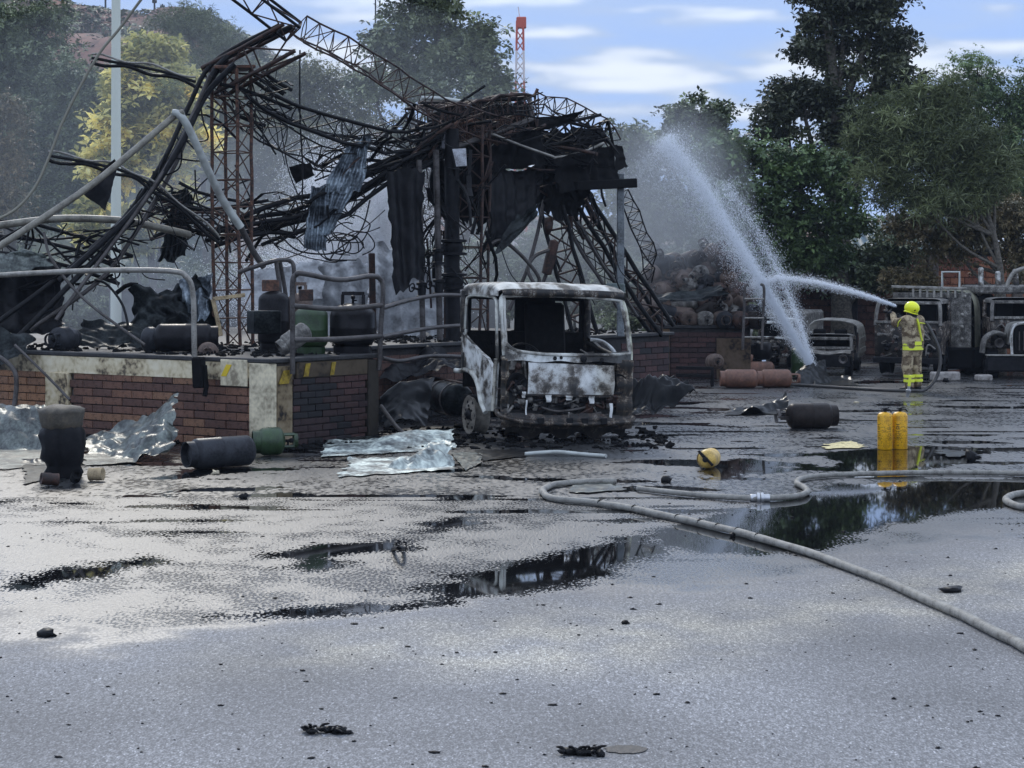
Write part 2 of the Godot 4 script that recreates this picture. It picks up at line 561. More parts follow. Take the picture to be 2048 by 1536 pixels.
func yard_textures(x0: float, x1: float, z0: float, z1: float, w: int, h: int, seed_: int) -> Array:
	# what lies where: puddles, damp and dry asphalt, dust, soot, all stains with an outline of their own
	var pools := []
	for f in [
		[1290, 1068, 1480, 1012, 1690, 968, 2060, 955, 2200, 960, 2200, 1005, 1900, 1022, 1750, 1058, 1650, 1098, 1480, 1112, 1340, 1102],
		[840, 1178, 1000, 1132, 1150, 1100, 1300, 1062, 1345, 1100, 1200, 1160, 1040, 1190, 880, 1200],
		[520, 1108, 640, 1090, 800, 1082, 850, 1096, 700, 1112, 600, 1118], [-60, 1180, 130, 1136, 300, 1114, 330, 1122, 210, 1152, 60, 1176],
		[540, 1134, 640, 1116, 700, 1120, 640, 1142], [450, 1232, 600, 1212, 800, 1210, 900, 1202, 900, 1212, 640, 1238],
		[830, 1050, 930, 1034, 960, 1046, 880, 1062], [1640, 905, 1860, 890, 1980, 905, 1860, 940, 1700, 945], [1380, 930, 1480, 915, 1560, 925, 1450, 960]]:
		pools.append(pix_poly(f))
	var shore_x := [-40.0, -3.2, -2.4, -2.0, -1.2, -0.1, 1.4, 2.7, 4.6, 40.0]
	var shore_d := [12.2, 12.7, 12.8, 13.5, 13.9, 14.4, 14.7, 15.6, 17.8, 22.0]
	var big := fnl(seed_, 0.35, 3)
	var mid := fnl(seed_ + 1, 1.6, 3)
	var mw := w / 8
	var mh := h / 8
	var wet_im := Image.create(mw, mh, false, Image.FORMAT_RGBF)
	var dirt_im := Image.create(mw, mh, false, Image.FORMAT_RGBF)
	for j in mh:
		var z := lerpf(z0, z1, (j + 0.5) / mh)
		for i in mw:
			var x := lerpf(x0, x1, (i + 0.5) / mw)
			var b := big.get_noise_2d(x, z)
			var m := mid.get_noise_2d(x, z)
			var sd := 9.0
			for p in pools:
				sd = minf(sd, edge_distance(Vector2(x, z), p))
			var pool := clampf(0.5 - sd / 0.8 + m * 0.25, 0.0, 1.0)
			var thin := mid.get_noise_2d(x * 0.2 + 60.0, z * 0.8) + 0.4 * big.get_noise_2d(x * 1.2, z * 6.0)
			pool = maxf(pool, clampf(0.5 + (thin - 0.27) * 2.0, 0.0, 0.8) * smoothstep(15.0, 21.0, -z + b * 3.0))
			var s := 22.0
			for k in shore_x.size() - 1:
				if x <= shore_x[k + 1]:
					s = lerpf(shore_d[k], shore_d[k + 1], (x - shore_x[k]) / (shore_x[k + 1] - shore_x[k]))
					break
			var wet := smoothstep(-0.5, 0.9, -z - s + b * 1.0 + m * 0.5)
			var film := smoothstep(-0.45, 0.45, m * 0.7 + b * 0.8) * wet     # where the film of water is deeper
			var dust := smoothstep(1.6, 0.0, absf(-z - s + 1.5 + b * 0.8)) * smoothstep(-2.6, -0.8, x) * (0.6 + m * 0.8)
			var soot := smoothstep(1.8, -0.6, (Vector2(x, z) - Vector2(-3.2, -26.7)).dot(Vector2(0.2, 0.98)) + 1.6 + b * 1.6) * 0.0
			soot = smoothstep(20.5, 25.5, -z + b * 3.0 + m * 1.0) * smoothstep(3.2, -0.6, x - 1.0 + b * 1.5)
			wet_im.set_pixel(i, j, Color(wet, pool, film))
			dirt_im.set_pixel(i, j, Color(clampf(dust, 0, 1), clampf(soot, 0, 1), clampf(0.5 + b * 0.55, 0.0, 1.0)))
	wet_im.resize(w, h, Image.INTERPOLATE_BILINEAR)
	dirt_im.resize(w, h, Image.INTERPOLATE_BILINEAR)
	var wv := wet_im.get_data().to_float32_array()
	var dv := dirt_im.get_data().to_float32_array()
	var fine_im := fnl(seed_ + 5, 0.17, 3).get_image(w, h)
	fine_im.convert(Image.FORMAT_L8)
	var fine := fine_im.get_data()
	var r := RandomNumberGenerator.new()
	r.seed = seed_
	var gam := PackedByteArray()
	for i in 1024:
		gam.append(int(clampf(Color(i / 1023.0, 0, 0).linear_to_srgb().r, 0, 1) * 255))
	var alb := PackedByteArray()
	var hr := PackedByteArray()
	alb.resize(w * h * 3)
	hr.resize(w * h * 3)
	var rag := 0.55 if z0 > -10.0 else 0.22
	for i in w * h:
		var g := r.randf()
		var f := fine[i] / 255.0
		var grain := clampf(0.5 + (g - 0.5) * 0.75 + (f - 0.5) * 0.55, 0.0, 1.0)
		var wet := wv[i * 3]
		var pool := wv[i * 3 + 1]
		var film := wv[i * 3 + 2]
		var dust := dv[i * 3]
		var soot := dv[i * 3 + 1]
		var water := clampf((pool - 0.42 + (f - 0.5) * rag + (0.5 - g) * rag * 0.22) * 9.0, 0.0, 1.0)
		var stone := 0.065 + 0.27 * grain * grain + (0.35 if g > 0.993 else 0.0) * (1.0 - wet)
		stone *= 0.55 + 0.9 * dv[i * 3 + 2]
		film = clampf((film - 0.5) * 0.9 + (f - 0.5) * 2.3 + (g - 0.5) * 0.4 + 0.5, 0.0, 1.0)
		var lum := stone * (1.0 - 0.84 * wet) * (1.0 - 0.85 * soot) * (1.0 - 0.7 * water)
		var warm := dust * (1.0 - wet) * 0.9
		alb[i * 3] = gam[mini(int((lum * (1.0 + warm * 0.95)) * 1023), 1023)]
		alb[i * 3 + 1] = gam[mini(int((lum * (0.985 + warm * 0.78)) * 1023), 1023)]
		alb[i * 3 + 2] = gam[mini(int((lum * (1.0 + warm * 0.4)) * 1023), 1023)]
		var rough := lerpf(0.82, 0.5 - 0.28 * film + (grain - 0.5) * 0.1, wet)
		rough = lerpf(rough, 0.025, water)
		hr[i * 3] = int((0.5 + (grain - 0.5) * (1.0 - 0.3 * wet) * (1.0 - 0.45 * film) * (1.0 - water)) * 255)
		hr[i * 3 + 1] = int(clampf(rough, 0, 1) * 255)
	var a_tex := ImageTexture.create_from_image(Image.create_from_data(w, h, false, Image.FORMAT_RGB8, alb))
	var h_tex := ImageTexture.create_from_image(Image.create_from_data(w, h, false, Image.FORMAT_RGB8, hr))
	return [a_tex, h_tex]


func yard_material(called: String, tex: Array, bump: float) -> StandardMaterial3D:
	var m := StandardMaterial3D.new()
	m.resource_name = called
	m.albedo_texture = tex[0]
	m.roughness = 1.0
	m.roughness_texture = tex[1]
	m.roughness_texture_channel = BaseMaterial3D.TEXTURE_CHANNEL_GREEN
	m.heightmap_enabled = true
	m.heightmap_texture = tex[1]
	m.heightmap_scale = bump
	m.texture_repeat = false
	m.metallic_specular = 0.8
	return m


func build_ground() -> void:
	var mesh := ArrayMesh.new()
	var rects := [[-6.0, 6.0, -6.0, -21.0], [-16.0, 16.0, -21.0, -57.0], [-400.0, 400.0, 200.0, -6.0], [-400.0, -6.0, -6.0, -21.0], [6.0, 400.0, -6.0, -21.0], [-400.0, -16.0, -21.0, -57.0], [16.0, 400.0, -21.0, -57.0], [-400.0, 400.0, -57.0, -700.0]]
	for k in 3:
		var mb := MB.new()
		for i in ([k] if k < 2 else range(2, 8)):
			var q: Array = rects[i]
			var s := mb.v.size()
			for e in [[0, 2, 0, 0], [1, 2, 1, 0], [1, 3, 1, 1], [0, 3, 0, 1]]:
				mb.vert(Vector3(q[e[0]], 0, q[e[1]]), Vector3.UP, Vector2(e[2], e[3]))
			mb.tri(s, s + 1, s + 2)
			mb.tri(s, s + 2, s + 3)
		var a := []
		a.resize(Mesh.ARRAY_MAX)
		a[Mesh.ARRAY_VERTEX] = mb.v
		a[Mesh.ARRAY_NORMAL] = mb.n
		a[Mesh.ARRAY_TEX_UV] = mb.uv
		a[Mesh.ARRAY_INDEX] = mb.ix
		mesh.add_surface_from_arrays(Mesh.PRIMITIVE_TRIANGLES, a)
	mesh.surface_set_material(0, yard_material("wet and dry asphalt", yard_textures(-6, 6, -6, -21, 2048, 1024, 7), 0.5))
	mesh.surface_set_material(1, yard_material("wet sooty asphalt", yard_textures(-16, 16, -21, -57, 2048, 1024, 8), 0.5))
	var rest := mat("asphalt beyond", L(0.09, 0.088, 0.075), 0.95, 0.0, T.grime, 0.8, 0.3)
	rest.uv1_world_triplanar = true
	mesh.surface_set_material(2, rest)
	var o := MeshInstance3D.new()
	o.name = "asphalt_yard"
	o.mesh = mesh
	add_child(o)
	tag(o, "grey asphalt yard, dry in front, wet with puddles behind", "ground", "", "structure")


func build_hill() -> void:
	var nz := fnl(300, 0.012, 4)
	var nf := fnl(301, 0.09, 3)
	var ridge := func(x: float) -> float:
		var px := 1024.0 + x / 300.0 * FOC
		var py := 60.0
		var xs := [-1500.0, -300.0, 90.0, 130.0, 300.0, 400.0, 470.0, 540.0, 700.0, 1000.0, 2600.0]
		var ys := [-140.0, -60.0, -6.0, 8.0, 28.0, 32.0, 66.0, 112.0, 210.0, 430.0, 520.0]
		for k in xs.size() - 1:
			if px >= xs[k] and px <= xs[k + 1]:
				py = lerpf(ys[k], ys[k + 1], (px - xs[k]) / (xs[k + 1] - xs[k]))
		return (543.0 - py) / FOC * 300.0 + 2.0
	var mb := MB.new()
	mb.grid(130, 34, func(u: float, v: float) -> Vector3:
		var x := lerpf(-170.0, 110.0, u)
		var top: float = ridge.call(x)
		var z := -165.0 - 230.0 * v
		var rise := smoothstep(0.0, 0.58, v) * (1.0 - 0.35 * smoothstep(0.6, 1.0, v))
		return Vector3(x * (0.75 + 0.43 * v), top * rise + (nz.get_noise_2d(x * 2.0, z * 2.0) * 7.0 + nf.get_noise_2d(x, z) * 1.6) * smoothstep(0.0, 0.2, v) * smoothstep(-2.0, 20.0, top) * (0.25 if v > 0.5 else 1.0), z),
		func(u: float, v: float) -> Color:
			var s := nz.get_noise_2d(u * 900.0, v * 420.0) + 0.6 * nf.get_noise_2d(u * 260.0, v * 130.0)
			return Color(0.05, 0.065, 0.03).lerp(Color(0.27, 0.13, 0.085), smoothstep(-0.35, 0.15, s + 1.5 * (v - 0.5))))
	var hill := put("hill", mb, mat("hillside earth and scrub", L(1, 1, 1), 0.95, 0.0, T.grime, 0.05, 0.0, true))
	tag(hill, "reddish earth hill with scrub behind the trees at left", "hill", "", "structure")
	# scrub on the slope: nobody could count it
	var scrub := MultiMesh.new()
	scrub.transform_format = MultiMesh.TRANSFORM_3D
	scrub.use_colors = true
	scrub.mesh = leaf_mesh(1.0, 0.55, 7, 5)
	scrub.instance_count = 5200
	for i in 5200:
		var u := rng.randf()
		var v := sqrt(rng.randf()) * 0.58
		var x := lerpf(-120.0, 20.0, u)
		var top: float = ridge.call(x)
		var z := -165.0 - 230.0 * v
		var y := top * smoothstep(0.0, 0.58, v) + nz.get_noise_2d(x * 2.0, z * 2.0) * 5.0 * (1.0 - v)
		var s := rng.randf_range(0.5, 1.7) * (1.15 - v)
		scrub.set_instance_transform(i, Transform3D(Basis.from_euler(Vector3(rng.randf(), rng.randf() * TAU, rng.randf())).scaled(Vector3.ONE * s), Vector3(x * (0.75 + 0.43 * v), y, z)))
		var g := rng.randf_range(0.5, 1.0)
		scrub.set_instance_color(i, Color(0.13 * g, 0.14 * g, 0.06 * g))
	var sc := MultiMeshInstance3D.new()
	sc.multimesh = scrub
	sc.material_override = leaf_material("scrub leaves", Color(1, 1, 1), 0.2)
	sc.name = "hillside_scrub"
	add_child(sc)
	tag(sc, "low green scrub scattered over the reddish hill", "scrub", "", "stuff")
	# masts on the ridge
	var k := 0
	for m in [[211, 30, -14, "mast left of the pale lamp post, on the hill ridge"], [309, 30, -6, "mast standing above the yellow tree, on the hill ridge"], [325, 30, 8, "short mast beside a taller one on the hill ridge"], [420, 45, 15, "rightmost mast, where the hill ridge drops"], [751, 40, -20, "pale mast rising left of the tall grey-green tree"]]:
		var base := P(m[0], m[1] + (8 if k < 4 else 300), 300.0)
		var tip := P(m[0], m[2], 300.0)
		var t := thing("mast", "thin grey " + m[3], "mast", base, 0, "masts on the hill")
		var mb2 := MB.new()
		mb2.tube(PackedVector3Array([Vector3.ZERO, Vector3(0, (tip - base).y, 0)]), [0.2, 0.12], 6)
		put("pole", mb2, M.char, t)
		mb2 = MB.new()
		mb2.box(Transform3D(Basis(), Vector3(0, (tip - base).y * 0.8, 0)), Vector3(0.7, 0.5, 0.3), 0.05)
		put("aerial", mb2, M.char, t)
		k += 1
	# the red and white telecom tower
	var foot := P(1040, 230, 230.0)
	foot.y = 0
	var tw := thing("telecom_tower", "red and white lattice telecom tower beyond the trees", "tower", foot)
	var red := mat("tower red", L(0.5, 0.09, 0.05), 0.7)
	var wht := mat("tower white", L(0.7, 0.62, 0.6), 0.7)
	var top := EYE + (HOR - 42.0) / FOC * 230.0
	var bands := 9
	for b in bands:
		var y0 := top * b / bands
		var y1 := top * (b + 1) / bands
		var w0 := lerpf(0.85, 0.36, float(b) / bands)
		var w1 := lerpf(0.85, 0.36, float(b + 1) / bands)
		var s := MB.new()
		for c in 4:
			var d0 := Vector3([-1, 1, 1, -1][c], 0, [-1, -1, 1, 1][c])
			var d1 := Vector3([-1, 1, 1, -1][(c + 1) % 4], 0, [-1, -1, 1, 1][(c + 1) % 4])
			s.tube(PackedVector3Array([d0 * w0 + Vector3.UP * y0, d0 * w1 + Vector3.UP * y1]), 0.13, 5)
			for h in 3:
				var ya := lerpf(y0, y1, h / 3.0)
				var yb := lerpf(y0, y1, (h + 1) / 3.0)
				s.tube(PackedVector3Array([d0 * w0 + Vector3.UP * ya, d1 * w1 + Vector3.UP * yb]), 0.07, 4)
		put("lattice_section", s, red if b % 2 == 0 else wht, tw)
	var hd := MB.new()
	hd.box(Transform3D(Basis(), Vector3(0.15, top - 0.2, 0)), Vector3(1.15, 1.3, 0.9), 0.1)
	put("antenna_panel", hd, red, tw)
	hd = MB.new()
	hd.tube(PackedVector3Array([Vector3(0, top, 0), Vector3(-0.2, top + 1.6, 0)]), 0.06, 5)
	put("spike", hd, wht, tw)


func bricks(parent: Node3D, xf: Transform3D, length: float, height: float, bl: float, bh: float, mats: Array, pick: Callable, depth := 0.05, skip: Variant = null, limit := 300, called := "brick") -> void:
	# a face in the local xy plane from (0, 0): courses of separate bricks standing proud of the mortar, half-bond
	var gap := 0.012
	var shapes := []
	for k in 4:
		var mb := MB.new()
		mb.box(Transform3D(Basis(), Vector3.ZERO), Vector3(bl - gap, bh - gap, depth), 0.004 + 0.002 * k)
		shapes.append(mb.mesh())
	var made := 0
	var rest := MB.new()
	for r in int(height / bh):
		var x := -bl * 0.5 * (r % 2)
		while x < length - 0.02:
			var a := maxf(x, 0.0)
			var b := minf(x + bl, length)
			x += bl
			var mid := Vector2((a + b) * 0.5, (r + 0.5) * bh)
			if b - a < 0.05 or skip != null and skip.call(mid):
				continue
			var at := xf * Transform3D(Basis.from_euler(Vector3(rng.randf_range(-0.01, 0.01), rng.randf_range(-0.008, 0.008), rng.randf_range(-0.006, 0.006))).scaled(Vector3((b - a - gap) / (bl - gap), 1, 1)), Vector3(mid.x, mid.y, rng.randf_range(-0.006, 0.004)))
			var which: int = pick.call(mid)
			if made < limit:
				place(called, shapes[made % 4], mats[which], parent, at)
				made += 1
			else:
				rest.box(at, Vector3(bl - gap, bh - gap, depth), 0.0)
	if rest.v.size():
		var o := put("brickwork", rest, mats[1], parent)
		o.set_meta("kind", "stuff")


func build_walls() -> void:
	# brick boundary wall behind the burnt vehicles
	var a := P(1535, 700, 57.0)
	a.y = 0
	var wall := thing("boundary_wall", "dark red brick boundary wall behind the burnt vehicles", "wall", a)
	var len := 9.6
	var mb := MB.new()
	mb.box(Transform3D(Basis(), Vector3(len * 0.5, 1.45, -0.16)), Vector3(len, 2.9, 0.24), 0.01)
	put("core", mb, M.mortar_soot, wall)
	var cl := [L(0.15, 0.07, 0.05), L(0.18, 0.085, 0.06), L(0.11, 0.055, 0.045), L(0.3, 0.115, 0.06), L(0.36, 0.15, 0.08), L(0.24, 0.09, 0.055)]
	var ms := []
	for c in cl:
		ms.append(mat("wall brick", c, 0.9, 0.0, T.clay, 1.5, 0.3))
	# only courses that the vehicles leave in view; the light part stands to the right
	bricks(wall, Transform3D(Basis(), Vector3(0, 0, 0)), len, 2.9, 0.4, 0.2, ms, func(m: Vector2) -> int:
		return rng.randi_range(0, 2) if m.x < 4.75 else rng.randi_range(3, 5), 0.07, null, 340)
	mb = MB.new()
	mb.box(Transform3D(Basis(), Vector3(len * 0.5, 2.95, -0.12)), Vector3(len + 0.1, 0.1, 0.42), 0.02)
	put("coping", mb, M.char_matt, wall)
	for x in [0.12, 2.4, 4.7, 7.1, 9.4]:
		mb = MB.new()
		mb.box(Transform3D(Basis(), Vector3(x, 1.44, 0.0)), Vector3(0.3, 2.88, 0.3), 0.02)
		put("pier", mb, M.mortar if x > 4.6 else M.mortar_soot, wall)
	# pale lamp post and low wall behind the wreck
	var lp := thing("lamp_post", "pale tapered lamp post in front of the yellow tree", "lamp post", Vector3((232.0 - 1024.0) / FOC * 40.0, 0, -40.0))
	mb = MB.new()
	mb.tube(PackedVector3Array([Vector3.ZERO, Vector3(0, 4, 0), Vector3(0, 8.6, 0)]), [0.115, 0.1, 0.085], 14)
	put("shaft", mb, mat("pale weathered post", L(0.62, 0.64, 0.55), 0.6), lp)
	mb = MB.new()
	mb.lathe(Transform3D(), PackedVector2Array([Vector2(0.2, 0), Vector2(0.2, 0.05), Vector2(0.13, 0.07), Vector2(0.125, 0.3)]), 14)
	put("base_collar", mb, M.galv_dark, lp)
	mb = MB.new()
	mb.tube(smooth([Vector3(0, 8.55, 0), Vector3(0.3, 8.9, 0.1), Vector3(0.9, 9.0, 0.3)], 4), 0.05, 8)
	put("arm", mb, M.galv_dark, lp)
	mb = MB.new()
	mb.box(Transform3D(Basis.from_euler(Vector3(0, -0.3, 0)), Vector3(1.1, 9.0, 0.36)), Vector3(0.6, 0.12, 0.25), 0.04)
	put("lamp_head", mb, M.galv_dark, lp)
	var lw := thing("low_wall", "pale low wall seen through the smoke behind the dock", "wall", P(420, 700, 46.0) * Vector3(1, 0, 1))
	mb = MB.new()
	mb.box(Transform3D(Basis(), Vector3(2.2, 0.95, 0)), Vector3(9.0, 1.9, 0.2), 0.015)
	put("panel", mb, mat("pale grey render", L(0.16, 0.16, 0.155), 0.9, 0.0, T.grime, 0.15, 0.3), lw)
	mb = MB.new()
	mb.box(Transform3D(Basis(), Vector3(2.2, 1.94, 0)), Vector3(9.1, 0.08, 0.3), 0.015)
	put("coping", mb, M.mortar, lw)
	# the blue-green roof beyond the wall
	var rp := P(1700, 500, 66.0)
	rp.y = 0
	var shed := thing("shed", "shed with blue-green corrugated roof beyond the brick wall", "shed", rp)
	mb = MB.new()
	mb.box(Transform3D(Basis(), Vector3(1.6, 1.5, -1.5)), Vector3(4.6, 3.0, 3.0), 0.03)
	put("wall", mb, M.mortar, shed)
	mb = MB.new()
	mb.grid(90, 6, func(u: float, v: float) -> Vector3: return Vector3(lerpf(-0.9, 4.2, u), 3.02 + v * 1.25 + 0.035 * sin(u * 90.0 * TAU / 6.0), 0.25 - 3.4 * v))
	put("roof", mb, mat("blue-green roof sheet", L(0.045, 0.1, 0.13), 0.55, 0.1, T.grime, 0.8), shed)


# ---------------------------------------------------------------- trees

func leaf_mesh(length: float, width: float, leaves: int, seed_: int) -> ArrayMesh:
	# a sprig: leaves set round a point, each of four bent faces
	var r := RandomNumberGenerator.new()
	r.seed = seed_
	var mb := MB.new()
	for k in leaves:
		var b := Basis.from_euler(Vector3(r.randf_range(-1.0, 0.9), TAU * (k + r.randf() * 0.7) / leaves, r.randf_range(-0.6, 0.6)))
		var l := length * r.randf_range(0.75, 1.15)
		var w := width * r.randf_range(0.8, 1.2) * 0.5
		var o := b * Vector3(0, 0, -length * 0.12)
		var tip := b * Vector3(0, -0.18 * l, -l) + o
		var midl := b * Vector3(-w, 0.05 * l, -0.52 * l) + o
		var midr := b * Vector3(w, 0.05 * l, -0.52 * l) + o
		var mid := b * Vector3(0, -0.03 * l, -0.5 * l) + o
		for q in [[o, midl, mid], [o, mid, midr], [midl, tip, mid], [mid, tip, midr]]:
			var nn: Vector3 = (q[2] - q[0]).cross(q[1] - q[0]).normalized()
			var i := mb.vert(q[0], nn)
			mb.vert(q[1], nn)
			mb.vert(q[2], nn)
			mb.tri(i, i + 1, i + 2)
	return mb.mesh()


func leaf_material(called: String, c: Color, through: float) -> StandardMaterial3D:
	var m := mat(called, c, 0.5)
	m.vertex_color_use_as_albedo = true
	m.backlight_enabled = true
	m.backlight = Color(through, through, through)
	return m


func tree(called: String, label: String, d: float, foot_px: float, trunk_r: float, clumps: Array, sprig: ArrayMesh, leaf_mat: Material, tones: Array, per_m3: float, spread: float, seed_: int, category := "tree") -> Node3D:
	# clumps: [px, py, half width px, half height px, depth offset m]: the lobes of the crown as surveyed
	var r := RandomNumberGenerator.new()
	r.seed = seed_
	var foot := P(foot_px, 700, d)
	foot.y = 0
	var t := thing(called, label, category, foot)
	var k := d / FOC
	var lobes := []
	var high := 0.0
	for c in clumps:
		lobes.append([P(c[0], c[1], d + c[4]) - foot, Vector3(c[2] * k, c[3] * k, minf(c[2], c[3]) * k)])
		high = maxf(high, lobes[-1][0].y)
	# trunk: bends a little on its way to the highest lobe
	var top: Vector3 = lobes[0][0]
	for l in lobes:
		if l[0].y >= high - 0.01:
			top = l[0]
	var spine := PackedVector3Array()
	var radii := []
	for i in 9:
		var f := i / 8.0
		spine.append(Vector3(top.x * f * f + sin(f * 5.0 + seed_) * 0.12, top.y * f, top.z * f + cos(f * 4.0 + seed_) * 0.12))
		radii.append(trunk_r * (1.0 - 0.85 * f) * (1.25 if i == 0 else 1.0))
	var mb := MB.new()
	mb.tube(spine, radii, 9)
	put("trunk", mb, M.bark, t)
	var limbs := MB.new()
	var xfs := []
	var cols := []
	for l in lobes:
		var at: Vector3 = l[0]
		var s: Vector3 = l[1]
		var f := clampf(at.y / maxf(top.y, 0.1) - 0.25, 0.12, 0.92)
		var root := spine[int(f * 8.0)]
		limbs.tube(smooth([root, root.lerp(at, 0.5) + Vector3(0, -0.1 * at.distance_to(root), 0), at], 4), [trunk_r * 0.42, trunk_r * 0.4, trunk_r * 0.36, trunk_r * 0.32, trunk_r * 0.28, trunk_r * 0.24, trunk_r * 0.2, trunk_r * 0.15, trunk_r * 0.1], 6)
		var vol := 4.19 * s.x * s.y * s.z
		var count := int(clampf(vol * per_m3 * 1.5, 18, 520))
		for i in count:
			var q := Vector3(r.randfn(), r.randfn(), r.randfn()).normalized() * pow(r.randf(), 0.42)
			var twig := at + q * s
			if i % 3 == 0:
				limbs.tube(PackedVector3Array([at.lerp(root, 0.15) + q * s * 0.1, at + q * s * 0.55 + Vector3(0, 0.06, 0), twig]), [trunk_r * 0.14, trunk_r * 0.09, trunk_r * 0.03], 4, false)
			var g := r.randf()
			for j in int(r.randf_range(14, 34)):
				var p := twig + Vector3(r.randfn() * spread, r.randfn() * spread * 0.6, r.randfn() * spread)
				if p.y + foot.y < 0.05:
					continue
				xfs.append(Transform3D(Basis.from_euler(Vector3(r.randf_range(-0.7, 0.7), r.randf() * TAU, r.randf_range(-0.7, 0.7))).scaled(Vector3.ONE * r.randf_range(0.7, 1.25)), p))
				var c: Color = tones[0].lerp(tones[1] * 1.35, clampf(g * g * 0.8 + r.randf() * 0.35 - 0.06, 0, 1))
				cols.append(c)
	put("limbs", limbs, M.bark, t)
	var mm := MultiMesh.new()
	mm.transform_format = MultiMesh.TRANSFORM_3D
	mm.use_colors = true
	mm.mesh = sprig
	mm.instance_count = xfs.size()
	for i in xfs.size():
		mm.set_instance_transform(i, xfs[i])
		mm.set_instance_color(i, cols[i])
	var cr := MultiMeshInstance3D.new()
	cr.name = "crown"
	cr.multimesh = mm
	cr.material_override = leaf_mat
	cr.set_meta("kind", "stuff")
	t.add_child(cr, true)
	return t


func build_trees() -> void:
	var broad := leaf_mesh(0.18, 0.085, 6, 1)
	var large := leaf_mesh(0.24, 0.12, 5, 2)
	var small := leaf_mesh(0.13, 0.05, 8, 3)
	var feather := leaf_mesh(0.24, 0.028, 10, 4)
	var lm := leaf_material("leaves", Color(1, 1, 1), 0.35)
	var ly := leaf_material("thin leaves with painted sun", Color(1, 1, 1), 1.0)  # the sunny look comes from the bright tones given to the crown
	var dark := [L(0.045, 0.062, 0.03), L(0.18, 0.215, 0.1)]
	var olive := [L(0.06, 0.07, 0.03), L(0.22, 0.215, 0.1)]
	var fresh := [L(0.05, 0.085, 0.03), L(0.16, 0.22, 0.08)]
	var yellow := [L(0.1, 0.12, 0.045), L(0.9, 0.8, 0.3)]
	var brown := [L(0.075, 0.07, 0.03), L(0.2, 0.15, 0.07)]
	var greygreen := [L(0.065, 0.085, 0.042), L(0.23, 0.255, 0.13)]
	# left, behind the smoke
	tree("hillside_tree", "dark tree at the far left edge, below the hill", 84.0, 20, 0.3, [[-20, 120, 110, 110, 0], [40, 210, 100, 100, 1], [20, 330, 120, 100, -1], [80, 60, 60, 70, 0]], broad, lm, dark, 3.2, 0.4, 11)
	tree("hillside_tree", "dark green tree between the left edge and the yellow tree", 80.0, 150, 0.3, [[150, 190, 80, 80, 0], [110, 300, 90, 90, 1], [190, 280, 70, 90, -1], [140, 400, 110, 70, 0]], broad, lm, dark, 3.2, 0.4, 12)
	tree("brown_tree", "brownish thin tree at the left edge under dark foliage", 66.0, 10, 0.14, [[5, 230, 45, 40, 0], [15, 310, 55, 40, 0], [-10, 390, 70, 50, 0]], small, lm, brown, 4.0, 0.3, 13)
	tree("yellow_tree", "yellow-leaved tree with sunlight painted into its leaves, behind the pale lamp post", 47.0, 300, 0.13, [[312, 110, 52, 42, 0], [275, 180, 62, 50, 0.3], [345, 190, 60, 55, -0.3], [240, 250, 50, 45, 0], [300, 290, 75, 55, 0.3], [370, 280, 50, 50, 0], [225, 330, 50, 45, 0], [330, 380, 60, 50, 0], [190, 440, 55, 35, 0], [260, 470, 60, 40, 0]], large, ly, [L(0.16, 0.18, 0.06), L(1.0, 0.88, 0.34)], 3.0, 0.19, 14)  # sun shining through the leaves is put into their bright yellow tone
	tree("olive_tree", "olive green rounded tree behind the sagging trusses", 62.0, 620, 0.22, [[630, 150, 70, 55, 0], [570, 220, 70, 70, 0], [680, 230, 80, 75, 1], [610, 310, 100, 70, -1], [530, 330, 70, 80, 0], [700, 320, 70, 70, 0]], small, lm, olive, 5.5, 0.34, 15)
	tree("bare_topped_tree", "sparse feathery tree rising before the reddish hill", 74.0, 420, 0.16, [[375, 50, 55, 30, 0], [420, 100, 50, 40, 0], [450, 180, 60, 60, 0], [480, 260, 60, 60, 0]], feather, lm, greygreen, 1.0, 0.4, 16)
	tree("tall_tree", "tall grey-green leafy tree behind the middle of the wreck", 58.0, 850, 0.26, [[840, 30, 70, 55, 0], [880, -30, 60, 60, 0], [790, 75, 60, 45, 0], [800, 140, 70, 45, 1], [895, 110, 60, 55, 0], [962, 85, 30, 45, 0], [940, 150, 50, 45, 0], [860, 180, 80, 40, -1], [985, 180, 24, 35, 0], [740, 170, 40, 35, 0]], broad, lm, greygreen, 6.0, 0.26, 17)
	tree("bush_row_tree", "low hazy tree behind the collapsed roof", 60.0, 900, 0.2, [[900, 280, 150, 70, 0], [990, 265, 50, 60, 0], [800, 330, 90, 70, 0], [980, 370, 110, 70, 0]], small, lm, greygreen, 3.5, 0.4, 18)
	# right
	tree("dark_tree", "dark tree right of the wrecked roof, behind the spray", 64.0, 1390, 0.25, [[1385, 235, 65, 42, 0], [1330, 290, 55, 45, 0], [1440, 260, 45, 55, 0], [1400, 330, 85, 55, 1], [1290, 350, 55, 50, 0], [1340, 430, 95, 70, 0], [1240, 300, 45, 45, 0], [1260, 430, 70, 80, 0]], broad, lm, dark, 4.2, 0.24, 21)
	tree("tall_dark_tree", "tallest dark leafy tree, leaving the frame at the top", 56.0, 1690, 0.32, [[1690, 20, 95, 60, 0], [1640, -40, 70, 50, 0], [1760, -20, 75, 55, 0], [1650, 100, 90, 45, 0.5], [1770, 90, 60, 45, 0], [1600, 195, 75, 55, 0], [1700, 180, 80, 50, 0], [1790, 170, 60, 60, 0], [1560, 260, 60, 50, 0], [1740, 270, 70, 50, 0], [1690, 250, 60, 50, 0], [1660, 330, 80, 50, 0]], broad, lm, [L(0.022, 0.028, 0.015), L(0.085, 0.095, 0.048)], 6.5, 0.22, 22)
